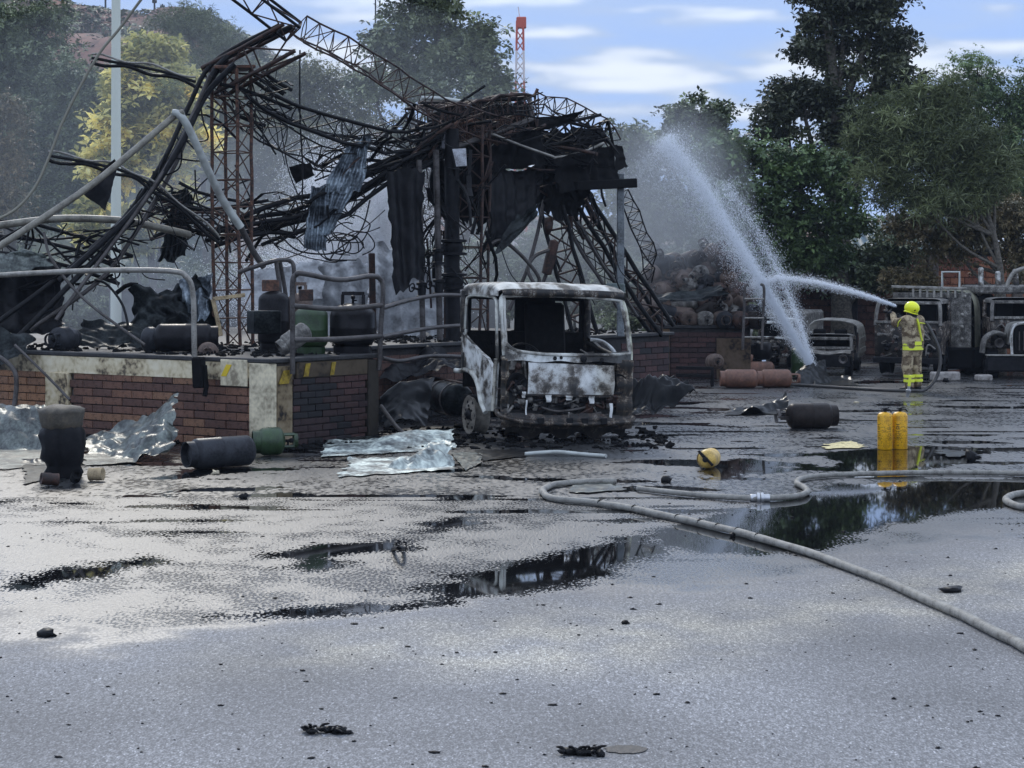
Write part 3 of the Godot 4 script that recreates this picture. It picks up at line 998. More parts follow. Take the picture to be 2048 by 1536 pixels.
	tree("green_tree", "dense dark green tree in front of the tallest tree", 53.0, 1560, 0.2, [[1530, 330, 80, 60, 0], [1450, 330, 60, 60, 0], [1620, 340, 80, 55, 0], [1480, 420, 85, 60, -0.5], [1580, 430, 110, 60, 0], [1690, 420, 70, 60, 0], [1560, 510, 90, 40, 0], [1460, 490, 70, 50, 0], [1650, 500, 80, 40, 0]], broad, lm, [L(0.03, 0.055, 0.02), L(0.13, 0.19, 0.065)], 5.0, 0.24, 23)
	tree("feathery_tree", "olive fine-leaved tree with pale forked limbs at right", 50.0, 2010, 0.12, [[1800, 240, 70, 55, 0], [1880, 210, 70, 60, 0], [1900, 290, 90, 60, 0], [1820, 320, 80, 55, 0], [1750, 300, 60, 55, 0], [1930, 370, 80, 55, 0], [1840, 400, 90, 45, 0], [1990, 330, 70, 60, 0]], feather, lm, [L(0.055, 0.072, 0.03), L(0.18, 0.205, 0.09)], 5.5, 0.24, 24)
	tree("far_green_tree", "bushy green tree at the right edge behind the feathery tree", 72.0, 1970, 0.3, [[1960, 150, 75, 40, 0], [2030, 190, 80, 60, 0], [1920, 220, 70, 60, 0], [2020, 290, 90, 70, 0], [1960, 380, 110, 70, 0], [2060, 400, 80, 80, 0]], small, lm, fresh, 5.0, 0.3, 25)
	tree("autumn_tree", "low brown-leaved tree over the brick wall at right", 52.0, 1985, 0.14, [[1840, 450, 55, 28, 0], [1900, 480, 70, 40, 0], [1980, 440, 70, 45, 0], [2040, 440, 60, 60, 0], [1940, 455, 60, 34, 0], [2050, 510, 26, 40, 0]], small, lm, brown, 9.0, 0.26, 26)
	tree("ivy_shrub", "dark shrub growing along the top of the brick wall", 56.4, 1690, 0.1, [[1600, 520, 70, 34, 0], [1690, 515, 70, 36, 0], [1770, 505, 60, 34, 0], [1640, 545, 50, 26, 0], [1740, 548, 40, 30, 0]], broad, lm, dark, 7.0, 0.24, 27, "shrub")
	tree("pale_shrub", "small pale-leaved shrub behind the firefighter's water stream", 52.0, 1810, 0.05, [[1800, 560, 30, 20, 0], [1842, 565, 28, 18, 0], [1815, 592, 34, 20, 0]], small, lm, brown, 24.0, 0.14, 28, "shrub")
	tree("round_bush", "rounded dark green bush behind the burnt lorry", 54.0, 1880, 0.08, [[1880, 602, 52, 28, 0], [1860, 640, 60, 36, 0], [1905, 640, 50, 40, 0]], small, lm, [L(0.015, 0.04, 0.02), L(0.03, 0.07, 0.03)], 30.0, 0.12, 29, "bush")
	# hedge of hazy bushes behind the dock
	var hz := [[30, 560, "grey-green bush behind the left end of the dock"], [190, 575, "hazy bush behind the flattened sheets on the dock"], [380, 570, "hazy bush behind the left column's foot"], [860, 560, "hazy bush behind the riser pipes"], [1010, 520, "hazy bush behind the cab's roof"], [1150, 500, "hazy bush behind the lattice legs"], [1300, 560, "hazy bush behind the heap of cylinders"], [1430, 590, "hazy bush behind the far platform's ladder"]]
	var i := 0
	for h in hz:
		tree("bush", h[2], 52.0 + (i % 3), h[0], 0.06, [[h[0] - 40, h[1] + 20, 75, 60, 0], [h[0] + 45, h[1] + 10, 75, 70, 0.5], [h[0], h[1] + 70, 120, 50, 0]], small, lm, greygreen, 9.0, 0.22, 60 + i, "bush")
		i += 1


# ---------------------------------------------------------------- the loading dock

func D(x: float, y: float, z: float) -> Vector3:   # a point in the dock's own axes
	return dock_xf * Vector3(x, y, z)


func build_dock() -> void:
	var dock := thing("loading_dock", "sooty brick loading dock with cream band and piers under the wreck", "loading dock")
	dock.transform = dock_xf
	var mb := MB.new()
	mb.box(Transform3D(Basis(), Vector3(1.1, 0.57, -4.5)), Vector3(2.14, 1.14, 8.94), 0.01)
	put("core", mb, M.mortar, dock)
	mb = MB.new()
	mb.box(Transform3D(Basis(), Vector3(7.75, 0.57, -6.53)), Vector3(11.1, 1.14, 9.0), 0.01)
	put("core", mb, M.mortar_soot, dock)
	mb = MB.new()
	mb.box(Transform3D(Basis(), Vector3(1.1, 1.173, -4.5)), Vector3(2.3, 0.06, 9.1), 0.012)
	put("deck_slab", mb, M.slab, dock)
	mb = MB.new()
	mb.box(Transform3D(Basis(), Vector3(7.82, 1.173, -6.5)), Vector3(11.1, 0.06, 9.1), 0.012)
	put("deck_slab", mb, M.slab, dock)
	# cream band and piers; what the fire blackened is painted with real soot stains
	var soot_left := func(p: Vector3) -> Color:
		var s := smoothstep(-4.3, -5.6, p.z) * 0.95
		s = maxf(s, 0.75 * smoothstep(0.18, 0.0, absf(p.z + 0.75)) * smoothstep(0.95, 1.2, p.y))
		return Color(1, 1, 1).lerp(Color(0.09, 0.085, 0.085), s)
	mb = MB.new()
	mb.grid(60, 6, func(u: float, v: float) -> Vector3: return Vector3(-0.035, lerpf(0.9, 1.14, v), lerpf(-8.9, -0.3, u)), func(u: float, v: float) -> Color: return soot_left.call(Vector3(0, lerpf(0.9, 1.14, v), lerpf(-8.9, -0.3, u))))
	mb.grid(60, 1, func(u: float, v: float) -> Vector3: return Vector3(lerpf(0.0, -0.035, v), 0.9, lerpf(-8.9, -0.3, u)), func(u: float, _v: float) -> Color: return soot_left.call(Vector3(0, 0.9, lerpf(-8.9, -0.3, u))))
	mb.grid(60, 1, func(u: float, v: float) -> Vector3: return Vector3(lerpf(-0.035, 0.0, v), 1.14, lerpf(-8.9, -0.3, u)), func(u: float, _v: float) -> Color: return soot_left.call(Vector3(0, 1.14, lerpf(-8.9, -0.3, u))))
	put("band", mb, M.plaster, dock)
	mb = MB.new()
	mb.box(Transform3D(Basis(), Vector3(-0.045, 1.0, -0.62)), Vector3(0.03, 0.36, 0.5), 0.008)
	put("band", mb, M.plaster_clean, dock)
	mb = MB.new()
	mb.box(Transform3D(Basis(), Vector3(0.03, 0.57, -0.16)), Vector3(0.17, 1.14, 0.36), 0.012)
	put("pier", mb, M.plaster_clean, dock)
	mb = MB.new()
	mb.col = Color(0.34, 0.3, 0.26)
	mb.box(Transform3D(Basis(), Vector3(0.27, 0.55, 0.004)), Vector3(0.3, 1.1, 0.04), 0.008)
	put("pier", mb, M.plaster, dock)
	mb = MB.new()
	mb.col = Color(0.85, 0.82, 0.78)
	mb.box(Transform3D(Basis(), Vector3(-0.02, 0.45, -4.2)), Vector3(0.08, 0.9, 0.5), 0.01)
	put("pier", mb, M.plaster, dock)
	mb = MB.new()
	mb.col = Color(0.05, 0.045, 0.045)
	mb.box(Transform3D(Basis(), Vector3(2.08, 0.56, 0.0)), Vector3(0.22, 1.12, 0.1), 0.012)
	mb.col = Color(0.12, 0.1, 0.09)
	mb.box(Transform3D(Basis(), Vector3(1.23, 1.03, 0.008)), Vector3(1.47, 0.22, 0.05), 0.01)
	put("sooty_band", mb, M.plaster, dock)
	# worn yellow hazard stripes on the band
	var ysoot := mat("worn yellow stripe", L(0.38, 0.26, 0.02), 0.7, 0.0, T.grime, 3.0)
	for q in [[0.2, 0.95, 0.24], [0.62, 1.03, 0.12], [1.15, 1.03, 0.1]]:
		mb = MB.new()
		mb.prism(PackedVector2Array([Vector2(-q[2] * 0.6, -0.09), Vector2(q[2] * 0.2, -0.09), Vector2(q[2] * 0.6, 0.09), Vector2(-q[2] * 0.2, 0.09)]), 0.006, Transform3D(Basis(), Vector3(q[0] + 0.06, q[1], 0.047)))
		put("hazard_stripe", mb, ysoot, dock)
	mb = MB.new()
	mb.prism(PackedVector2Array([Vector2(-0.1, -0.08), Vector2(0.0, -0.08), Vector2(0.1, 0.08), Vector2(0.0, 0.08)]), 0.006, Transform3D(Basis(Vector3(0, 0, 1), Vector3.UP, Vector3(-1, 0, 0)), Vector3(-0.064, 1.03, -0.75)))
	put("hazard_stripe", mb, mat("yellow stripe", L(0.7, 0.5, 0.03), 0.6), dock)
	var cl := [L(0.19, 0.092, 0.06), L(0.13, 0.064, 0.046), L(0.235, 0.115, 0.07), L(0.35, 0.175, 0.085), L(0.28, 0.145, 0.08), L(0.06, 0.028, 0.025), L(0.085, 0.038, 0.034), L(0.04, 0.02, 0.02), L(0.016, 0.014, 0.016), L(0.011, 0.01, 0.012)]
	var ms := []
	for c in cl:
		ms.append(mat("dock brick", c, 0.8, 0.0, T.clay, 2.5, 0.35))
	bricks(dock, Transform3D(Basis(Vector3(0, 0, 1), Vector3.UP, Vector3(-1, 0, 0)), Vector3(0, 0, -9)), 8.7, 0.92, 0.41, 0.115, ms, func(m: Vector2) -> int:
		if m.x < 4.3:
			return rng.randi_range(3, 4)
		return [0, 1, 2, 2, 4, 0, 1, 1, 0][rng.randi() % 9] if m.x > 4.9 else rng.randi_range(2, 4), 0.05, func(m: Vector2) -> bool: return m.x < 2.6 or absf(m.x - 4.8) < 0.2, 150)
	bricks(dock, Transform3D(Basis(), Vector3(0.43, 0, 0)), 1.54, 0.92, 0.3, 0.092, ms, func(m: Vector2) -> int:
		var black := absf(m.x - 0.62 + m.y * 0.25) < 0.42 + rng.randf_range(-0.12, 0.12)
		return rng.randi_range(7, 9) if black else rng.randi_range(5, 7), 0.05, null, 90)
	bricks(dock, Transform3D(Basis(), Vector3(2.25, 0, -2.03)), 5.3, 1.14, 0.41, 0.115, ms, func(_m: Vector2) -> int: return rng.randi_range(7, 9), 0.05, null, 40)
	bricks(dock, Transform3D(Basis(), Vector3(11.6, 0, -2.03)), 1.68, 1.14, 0.41, 0.115, ms, func(m: Vector2) -> int: return rng.randi_range(5, 7) if m.y < 0.75 else rng.randi_range(6, 8), 0.05, null, 60)
	# the further platform that carries the heap of cylinders
	var o := P(1326, 757, 44.2)
	o.y = 0
	var far := thing("cylinder_platform", "low brick platform under the heap of burnt cylinders", "platform", o, -0.1)
	mb = MB.new()
	mb.box(Transform3D(Basis(), Vector3(0.97, 0.56, -1.6)), Vector3(1.9, 1.12, 3.2), 0.01)
	put("core", mb, M.mortar_soot, far)
	mb = MB.new()
	mb.box(Transform3D(Basis(), Vector3(0.97, 1.15, -1.6)), Vector3(2.06, 0.07, 3.3), 0.012)
	put("deck_slab", mb, M.slab, far)
	mb = MB.new()
	mb.col = Color(0.16, 0.11, 0.085)
	mb.box(Transform3D(Basis(), Vector3(0.07, 0.55, 0.02)), Vector3(0.16, 1.1, 0.1), 0.01)
	put("pier", mb, M.plaster, far)
	mb = MB.new()
	mb.col = Color(0.13, 0.1, 0.09)
	mb.box(Transform3D(Basis(), Vector3(1.55, 0.45, 0.03)), Vector3(0.75, 0.9, 0.1), 0.01)
	put("repair_panel", mb, M.plaster, far)
	bricks(far, Transform3D(Basis(), Vector3(0.16, 0, 0)), 1.7, 1.12, 0.4, 0.115, ms, func(_m: Vector2) -> int: return rng.randi_range(5, 7), 0.05, null, 60)


# ---------------------------------------------------------------- the wreck of the roof

func patch(corners: Array) -> Callable:   # a sheet hung between four surveyed corners, given round the edge
	var a := P(corners[0][0], corners[0][1], corners[0][2])
	var b := P(corners[1][0], corners[1][1], corners[1][2])
	var c := P(corners[2][0], corners[2][1], corners[2][2])
	var d := P(corners[3][0], corners[3][1], corners[3][2])
	return func(u: float, v: float) -> Vector3: return a.lerp(b, u).lerp(d.lerp(c, u), v)


func crumpled(called: String, label: String, category: String, corners: Array, amp: float, mat_: Material, seed_: int, folds := 0.0, fold_amp := 0.0, ragged := 0.06, sag := 0.0, ground := false, group := "", n := 30) -> MeshInstance3D:
	# burnt sheet metal: creased by two ridged noises, corrugated along v where folds > 0, with ragged edges
	var f := patch(corners)
	# sheet metal folds along straight creases: the height is a sum of such folds, so that flat faces meet in sharp edges
	var nz := fnl(seed_, 1.0, 1)
	var r0 := RandomNumberGenerator.new()
	r0.seed = seed_
	var p0: Vector3 = f.call(0.0, 0.0)
	var nrm: Vector3 = (f.call(1.0, 0.0) - f.call(0.0, 1.0)).cross(f.call(1.0, 1.0) - p0).normalized()
	if nrm.y < 0.0:
		nrm = -nrm
	var eu: Vector3 = (f.call(1.0, 0.5) - f.call(0.0, 0.5))
	var ev: Vector3 = (f.call(0.5, 1.0) - f.call(0.5, 0.0))
	var wide := eu.length()
	var tall := ev.length()
	var size := maxf(wide, tall)
	var creases := []
	for k in 11:
		var a := r0.randf() * TAU
		var big := 1.0 if k < 5 else 0.55
		creases.append([cos(a), sin(a), cos(a) * r0.randf() * wide + sin(a) * r0.randf() * tall, r0.randf_range(0.4, 1.0) * (1.0 if k % 2 else -1.0) * big, r0.randf_range(0.12, 0.45) * (1.0 if k < 5 else 0.45)])
	var mb := MB.new()
	mb.grid(n, n, func(u: float, v: float) -> Vector3:
		var edge := pow(maxf(absf(u - 0.5), absf(v - 0.5)) * 2.0, 4.0)
		var p: Vector3 = f.call(u, v)
		var q := Vector2(u * wide + 0.05 * nz.get_noise_2d(u * 3.0, v * 3.0 + 50.0), v * tall)
		var h := 0.0
		for c in creases:
			var reach: float = c[4] * size
			var d: float = absf(q.x * c[0] + q.y * c[1] - c[2])
			h += c[3] * maxf(0.0, 1.0 - d / reach) * (1.0 if c[4] > 0.2 else 0.6)
		h = h * amp * 0.55 + nz.get_noise_2d(q.x * 5.0, q.y * 5.0) * amp * 0.12
		if folds > 0.0:
			h += fold_amp * sin(u * folds * TAU)
		p += nrm * h
		p += (eu * nz.get_noise_2d(q.y * 4.0, 70.0 + 10.0 * roundf(u)) + ev * nz.get_noise_2d(q.x * 4.0, 30.0 + 10.0 * roundf(v))) * ragged * edge
		p.y -= sag * 4.0 * u * (1.0 - u) * 0.5
		if ground:
			p.y = maxf(p.y, 0.012 + 0.012 * absf(nz.get_noise_2d(q.x * 3.0, q.y * 3.0)))
		return p)
	var o := put(called, mb, mat_)
	tag(o, label, category, group)
	return o


func truss(called: String, label: String, path: Array, w: float, h: float, chord_r: float, web_r: float, pitch: float, chord_mat: Material, web_mat: Material, corners := 4, single := false, warp := 0.0, turn := 0.0) -> Node3D:
	# chords along a bent path with zigzag webbing between neighbours; single: every brace a part of its own
	var pts := []
	for p in path:
		pts.append(p if p is Vector3 else P(p[0], p[1], p[2]))
	var line := smooth(pts, 6) if pts.size() > 2 else PackedVector3Array(pts)
	var length := 0.0
	for i in line.size() - 1:
		length += line[i].distance_to(line[i + 1])
	var steps := maxi(int(length / pitch), 2)
	var at := PackedVector3Array()
	var run := 0.0
	var seg := 0
	for i in steps + 1:
		var want := length * i / steps
		while seg < line.size() - 2 and run + line[seg].distance_to(line[seg + 1]) < want:
			run += line[seg].distance_to(line[seg + 1])
			seg += 1
		at.append(line[seg].lerp(line[seg + 1], clampf((want - run) / maxf(line[seg].distance_to(line[seg + 1]), 1e-5), 0, 1)))
	var base := pts[0] as Vector3
	var t := thing(called, label, "roof truss" if not called.contains("column") else "lattice column", base)
	var rails := []
	for c in corners:
		var r := PackedVector3Array()
		for i in steps + 1:
			var dir := (at[mini(i + 1, steps)] - at[maxi(i - 1, 0)]).normalized()
			var side := dir.cross(Vector3.UP)
			side = Vector3.RIGHT if absf(dir.y) > 0.93 else side.normalized()
			var up := side.cross(dir).normalized()
			side = dir.cross(up).normalized()
			var a := turn + TAU * (c + 0.5) / corners
			var o := side * cos(a) * w * 0.7 + up * sin(a) * h * 0.7
			var k := Vector3(rng.randfn(), rng.randfn(), rng.randfn()) * warp
			r.append(at[i] - base + o + k)
		rails.append(r)
		var mb := MB.new()
		mb.tube(r, chord_r, 6)
		put("chord", mb, chord_mat, t)
	var unit := MB.new()
	unit.tube(PackedVector3Array([Vector3(0, -0.5, 0), Vector3(0, 0.5, 0)]), 1.0, 5)
	var um := unit.mesh()
	var web := MB.new()
	var made := 0
	for c in (corners if corners > 2 else 1):
		var e := (c + 1) % corners
		for i in steps:
			for k in 2:
				var a: Vector3 = rails[c][i] if k == 0 else rails[c][i]
				var b: Vector3 = rails[e][i + 1] if k == 0 else rails[e][i]
				if i % 2 == 1 and k == 0:
					a = rails[e][i]
					b = rails[c][i + 1]
				if single and made < 290:
					var x := axis(b - a, (a + b) * 0.5)
					x.basis = x.basis * Basis.from_scale(Vector3(web_r, (b - a).length(), web_r))
					place("brace", um, web_mat, t, x)
					made += 1
				else:
					web.tube(PackedVector3Array([a, (a + b) * 0.5 + Vector3(rng.randfn(), rng.randfn(), 0) * warp * 0.7, b]), web_r, 4, false)
	if web.v.size():
		put("webbing", web, web_mat, t).set_meta("kind", "stuff")
	return t


func rod(called: String, label: String, category: String, path: Array, r: float, mat_: Material, group := "", sides := 7) -> MeshInstance3D:
	var pts := []
	for p in path:
		pts.append(p if p is Vector3 else P(p[0], p[1], p[2]))
	var mb := MB.new()
	mb.tube(smooth(pts, 7) if pts.size() > 2 else PackedVector3Array(pts), r, sides)
	var o := put(called, mb, mat_)
	tag(o, label, category, group)
	return o


func tangle(label: String, box: Array, d: float, n: int, lean: Vector2, seed_: int) -> void:
	# twisted bars and torn webbing fused into one knot
	var r := RandomNumberGenerator.new()
	r.seed = seed_
	var c := P((box[0] + box[2]) * 0.5, (box[1] + box[3]) * 0.5, d)
	var t := thing("steel_tangle", label, "twisted steel", c)
	var half := Vector3((box[2] - box[0]) * 0.5 / FOC * d, (box[3] - box[1]) * 0.5 / FOC * d, 0.5)
	var web := MB.new()
	for i in n * 3:
		var o := Vector3(r.randf_range(-1, 1), r.randf_range(-1, 1), r.randf_range(-1, 1)) * half
		var thick := i < n
		var dir := Vector3(lean.x + r.randfn() * (0.35 if thick else 1.0), -lean.y + r.randfn() * (0.35 if thick else 1.0), r.randfn() * 0.4).normalized()
		var l := r.randf_range(0.4, 1.3) if thick else r.randf_range(0.15, 0.6)
		var kink := Vector3(r.randfn(), r.randfn(), r.randfn()) * 0.07 * l
		var pts := PackedVector3Array([o - dir * l * 0.5, o - dir * l * 0.12 + kink, o + dir * l * 0.15 + kink * 0.6, o + dir * l * 0.5 - kink])
		if thick:
			var mb := MB.new()
			if i % 2 == 0:
				for k in 3:
					mb.bar(pts[k], pts[k + 1], r.randf_range(0.04, 0.09), 0.016)
			else:
				mb.tube(pts, r.randf_range(0.014, 0.036), 6)
			put("bent_bar", mb, [M.iron, M.char_matt, M.char, M.iron, M.char_matt, M.rust_dark][r.randi() % 6], t)
		else:
			web.tube(pts, r.randf_range(0.006, 0.013), 4, false)
	put("webbing", web, M.iron, t).set_meta("kind", "stuff")


func build_wreck() -> void:
	tangle("knot of twisted black bars left of the left column's foot", [310, 375, 450, 480], 32.4, 18, Vector2(1, 0.1), 901)
	tangle("knot of bars along the crossing trusses, right of the left column", [500, 385, 650, 480], 32.8, 15, Vector2(1, -0.3), 902)
	tangle("knot of bars above the blue-grey draped sheet", [640, 270, 780, 360], 33.4, 14, Vector2(1, -0.4), 903)
	tangle("knot of bars where the trusses meet, left of the thick riser pipe", [760, 225, 905, 330], 34.0, 17, Vector2(1, -0.35), 904)
	tangle("knot of bars inside the rusty deck panel", [870, 200, 1060, 290], 35.0, 18, Vector2(1, -0.2), 905)
	tangle("knot of bars between the deck panel and the canopy", [1050, 250, 1190, 340], 36.0, 22, Vector2(1, 0.1), 906)
	tangle("knot of upright bars round the riser pipes", [830, 330, 985, 560], 34.2, 28, Vector2(0.05, 1), 907)
	tangle("knot of bars at the top of the lattice legs", [1080, 370, 1210, 470], 36.6, 9, Vector2(0.35, 1), 908)
	tangle("knot of bars lying under the folded boom at far left", [-30, 440, 250, 600], 30.8, 18, Vector2(1, -0.4), 909)
	tangle("knot of bars hanging under the tall box truss", [420, 150, 560, 250], 31.9, 14, Vector2(1, 0.6), 910)
	crumpled("roof_sheet", "black sheet crushed flat inside the rusty deck panel", "roof sheet", [[868, 215, 35.6], [1060, 200, 36.2], [1062, 285, 35.8], [880, 300, 35.2]], 0.2, M.char_matt, 431, 4.0, 0.03, 0.1)
	crumpled("roof_sheet", "big black sheet filling the roof end behind the canopy frame", "roof sheet", [[1060, 255, 36.8], [1205, 262, 37.2], [1232, 360, 37.0], [1075, 372, 36.6]], 0.2, M.char_matt, 432, 4.0, 0.03, 0.1)
	crumpled("roof_sheet", "black sheet hanging behind the second lattice column", "roof sheet", [[905, 290, 35.2], [1000, 285, 35.4], [990, 455, 35.2], [915, 430, 35.0]], 0.16, M.char_matt, 433, 3.0, 0.04, 0.12)
	crumpled("roof_sheet", "torn black sheet drooping off the roof end above the lattice legs", "roof sheet", [[1085, 330, 36.0], [1200, 340, 36.4], [1150, 440, 36.0], [1090, 425, 35.8]], 0.22, M.char_matt, 435, 3.0, 0.03, 0.14)
	crumpled("roof_sheet", "black torn flap hanging between the riser pipes and second column", "roof sheet", [[860, 325, 34.3], [905, 318, 34.4], [900, 440, 34.2], [868, 420, 34.1]], 0.12, M.char_matt, 436, 2.0, 0.03, 0.14)
	crumpled("roof_sheet", "black strip of roofing slung below the crossing truss", "roof sheet", [[770, 322, 34.0], [905, 270, 34.4], [905, 310, 34.3], [775, 362, 33.9]], 0.12, M.char_matt, 434, 0.0, 0.0, 0.1)
	# the left tower and what hangs from it
	var foot := P(468, 690, 31.8)
	truss("lattice_column", "rust-red lattice column standing at the left end of the wreck", [foot, P(464, 400, 31.8), P(462, 140, 31.8)], 0.46, 0.46, 0.03, 0.011, 0.4, M.rust, M.rust, 4, true, 0.006, 0.35)
	var cap := MB.new()
	cap.box(Transform3D(Basis.from_euler(Vector3(0, 0.35, 0.05)), Vector3.ZERO), Vector3(0.66, 0.05, 0.66), 0.01)
	tag(put("cap_plate", cap, M.rust, null, Transform3D(Basis(), P(462, 137, 31.8))), "square rusty plate on top of the left lattice column", "plate")
	truss("box_truss", "rusted box truss jutting up to the right off the left column", [P(425, 165, 31.8), P(590, 78, 31.4)], 0.42, 0.46, 0.034, 0.016, 0.75, M.rust_dark, M.rust_dark, 4, true, 0.008)
	truss("box_truss", "dark truss end leaving the frame at the top left", [P(592, 62, 31.4), P(520, 5, 31.2), P(450, -45, 31.0)], 0.4, 0.3, 0.026, 0.013, 0.7, M.iron, M.rust_dark, 3, true, 0.01)
	# the boom that folded down to the left: a bundle of bent chords
	var boom := thing("folded_boom", "bundle of blackened bent chords folded down from the left column", "roof truss", P(580, 55, 31.5))
	var bends := [
		[[585, 52, 31.5], [450, 118, 31.5], [402, 200, 31.3], [340, 320, 31.0], [252, 450, 30.6], [130, 580, 30.1], [10, 700, 29.6]],
		[[560, 50, 31.6], [430, 122, 31.6], [376, 215, 31.4], [322, 330, 31.0], [236, 450, 30.7], [110, 560, 30.3], [-20, 655, 29.8]],
		[[470, 128, 31.3], [412, 190, 31.3], [362, 290, 31.0], [300, 385, 30.8], [215, 475, 30.4], [118, 562, 30.2]],
		[[420, 150, 31.2], [392, 215, 31.2], [352, 300, 31.0], [290, 400, 30.7], [190, 535, 30.2], [112, 640, 29.8]],
		[[455, 118, 31.7], [420, 165, 31.7], [385, 235, 31.5], [330, 345, 31.3], [255, 430, 31.0], [180, 500, 30.7]],
		[[380, 250, 31.4], [350, 330, 31.2], [268, 470, 30.8], [200, 560, 30.5], [60, 660, 30.0]]]
	var k := 0
	for b in bends:
		var pts := []
		for p in b:
			pts.append(P(p[0], p[1], p[2]) - boom.position)
		var mb := MB.new()
		mb.tube(smooth(pts, 7), [0.045, 0.04, 0.05, 0.032, 0.038, 0.036][k], 7)
		put("chord", mb, [M.iron, M.iron, M.char, M.rail, M.iron, M.rail][k], boom)
		k += 1
	for i in 9:
		var f := i / 8.0
		var a := P(lerpf(400, 215, f), lerpf(205, 480, f), lerpf(31.3, 30.5, f)) - boom.position
		var mb := MB.new()
		mb.tube(smooth([a, a + Vector3(rng.randf_range(-0.1, 0.25), rng.randf_range(-0.35, -0.1), 0.1), a + Vector3(rng.randf_range(-0.05, 0.3), rng.randf_range(-0.65, -0.4), 0.0), a + Vector3(-0.2, -0.6, 0)], 5), 0.014, 5)
		put("bent_tie", mb, M.iron, boom)
	var pipe := thing("bent_pipe", "pale scorched pipe folded to a peak before the left column", "pipe", P(355, 228, 30.2))
	for q in [[[[368, 224, 30.2], [352, 230, 30.2], [330, 248, 30.15], [180, 372, 29.6], [0, 492, 29.0], [-80, 545, 28.8]], 0.05, M.pale_pipe], [[[345, 226, 30.2], [358, 230, 30.2], [378, 258, 30.25], [440, 390, 30.6], [482, 455, 30.8]], 0.062, M.white_pipe], [[[482, 455, 30.8], [505, 500, 31.0], [528, 535, 31.1]], 0.05, M.rail]]:
		var pts := []
		for p in q[0]:
			pts.append(P(p[0], p[1], p[2]) - pipe.position)
		var mb := MB.new()
		mb.tube(smooth(pts, 6), q[1], 10)
		put("pipe_run", mb, q[2], pipe)
	rod("sagging_pipe", "pale sagging pipe lying level behind the folded boom", "pipe", [[-30, 455, 31.2], [50, 444, 31.2], [130, 437, 31.2], [240, 441, 31.3], [330, 458, 31.5], [380, 470, 31.7]], 0.06, M.pale_pipe)
	rod("bent_rod", "long thin bent rod curving down the left edge of the sky", "rod", [[292, -14, 29.6], [240, 56, 29.6], [193, 116, 29.5], [132, 230, 29.4], [98, 315, 29.3], [70, 375, 29.2], [30, 420, 29.1], [-20, 445, 29.0]], 0.022, mat("scorched rod", L(0.17, 0.16, 0.12), 0.6))
	for q in [["upper twisted purlin poking out left of the folded boom", [[184, 116, 30.6], [250, 128, 30.7], [320, 142, 30.9], [392, 164, 31.2]]], ["lower twisted purlin poking out left, under the upper one", [[96, 311, 30.2], [170, 324, 30.4], [240, 340, 30.6], [300, 368, 30.8], [370, 420, 31.1], [440, 480, 31.4]]]]:
		var t := thing("purlin", q[0], "purlin", P(q[1][0][0], q[1][0][1], q[1][0][2]))
		var pts := []
		for p in q[1]:
			pts.append(P(p[0], p[1], p[2]) - t.position)
		var line := smooth(pts, 5)
		for s in [[0.055, M.rail_pale, 0.018], [0.0, M.iron, 0.026], [-0.06, M.iron, 0.03]]:
			var mb := MB.new()
			var l2 := PackedVector3Array()
			for i in line.size():
				l2.append(line[i] + Vector3(0, s[0] * (1.0 + 0.5 * sin(i * 0.9)), 0.03 * sin(i * 1.3)))
			mb.tube(l2, s[2], 6)
			put("flange", mb, s[1], t)
	truss("sagging_truss", "long thin truss sloping from the tall box truss to the roof wreck", [P(600, 60, 31.4), P(700, 112, 32.3), P(840, 200, 33.6), P(905, 236, 34.2), P(1010, 262, 35.0)], 0.34, 0.36, 0.016, 0.009, 0.3, M.rust_dark, M.rust_dark, 3, false, 0.014)
	truss("sagging_truss", "heavier black truss sagging below the long thin one", [P(490, 175, 31.9), P(545, 212, 32.2), P(620, 246, 32.6), P(710, 268, 33.2), P(790, 286, 33.8), P(850, 268, 34.2)], 0.3, 0.28, 0.034, 0.012, 0.42, M.iron, M.iron, 3, false, 0.025)
	truss("sagging_truss", "lowest thin truss looping behind the left column's braces", [P(490, 240, 32.4), P(560, 282, 32.8), P(625, 315, 33.2), P(690, 336, 33.6)], 0.46, 0.34, 0.016, 0.009, 0.34, M.iron, M.iron, 3, false, 0.02)
	truss("sagging_truss", "black truss crossing from mid-wreck up towards the hanging sheets", [P(470, 450, 32.6), P(560, 428, 32.8), P(650, 402, 33.2), P(760, 345, 33.7), P(905, 282, 34.2)], 0.22, 0.24, 0.048, 0.014, 0.5, M.iron, M.iron, 3, false, 0.03)
	truss("sagging_truss", "second black truss running close under the crossing one", [P(420, 478, 32.2), P(540, 455, 32.5), P(660, 428, 33.0), P(745, 372, 33.4), P(860, 312, 33.9)], 0.22, 0.18, 0.04, 0.013, 0.45, M.char, M.iron, 3, false, 0.03)
	truss("sagging_truss", "bent lattice lying low over the back of the dock at left", [P(-40, 470, 31.5), P(60, 480, 31.5), P(160, 505, 31.6), P(250, 540, 31.8)], 0.3, 0.4, 0.035, 0.02, 0.7, M.iron, M.iron, 3, false, 0.02)
	truss("sagging_truss", "buckled truss heap left of the left column, at its foot", [P(300, 455, 32.5), P(360, 430, 32.6), P(430, 440, 32.6), P(520, 420, 32.8)], 0.45, 0.4, 0.03, 0.013, 0.4, M.iron, M.rust_dark, 4, false, 0.05)
	# the middle of the roof
	truss("roof_deck", "rusty lattice deck panel tilted on top of the wreck", [P(845, 248, 34.6), P(950, 240, 35.2), P(1058, 222, 35.8)], 0.9, 0.62, 0.03, 0.011, 0.16, M.rust_dark, M.rust_dark, 4, false, 0.03)
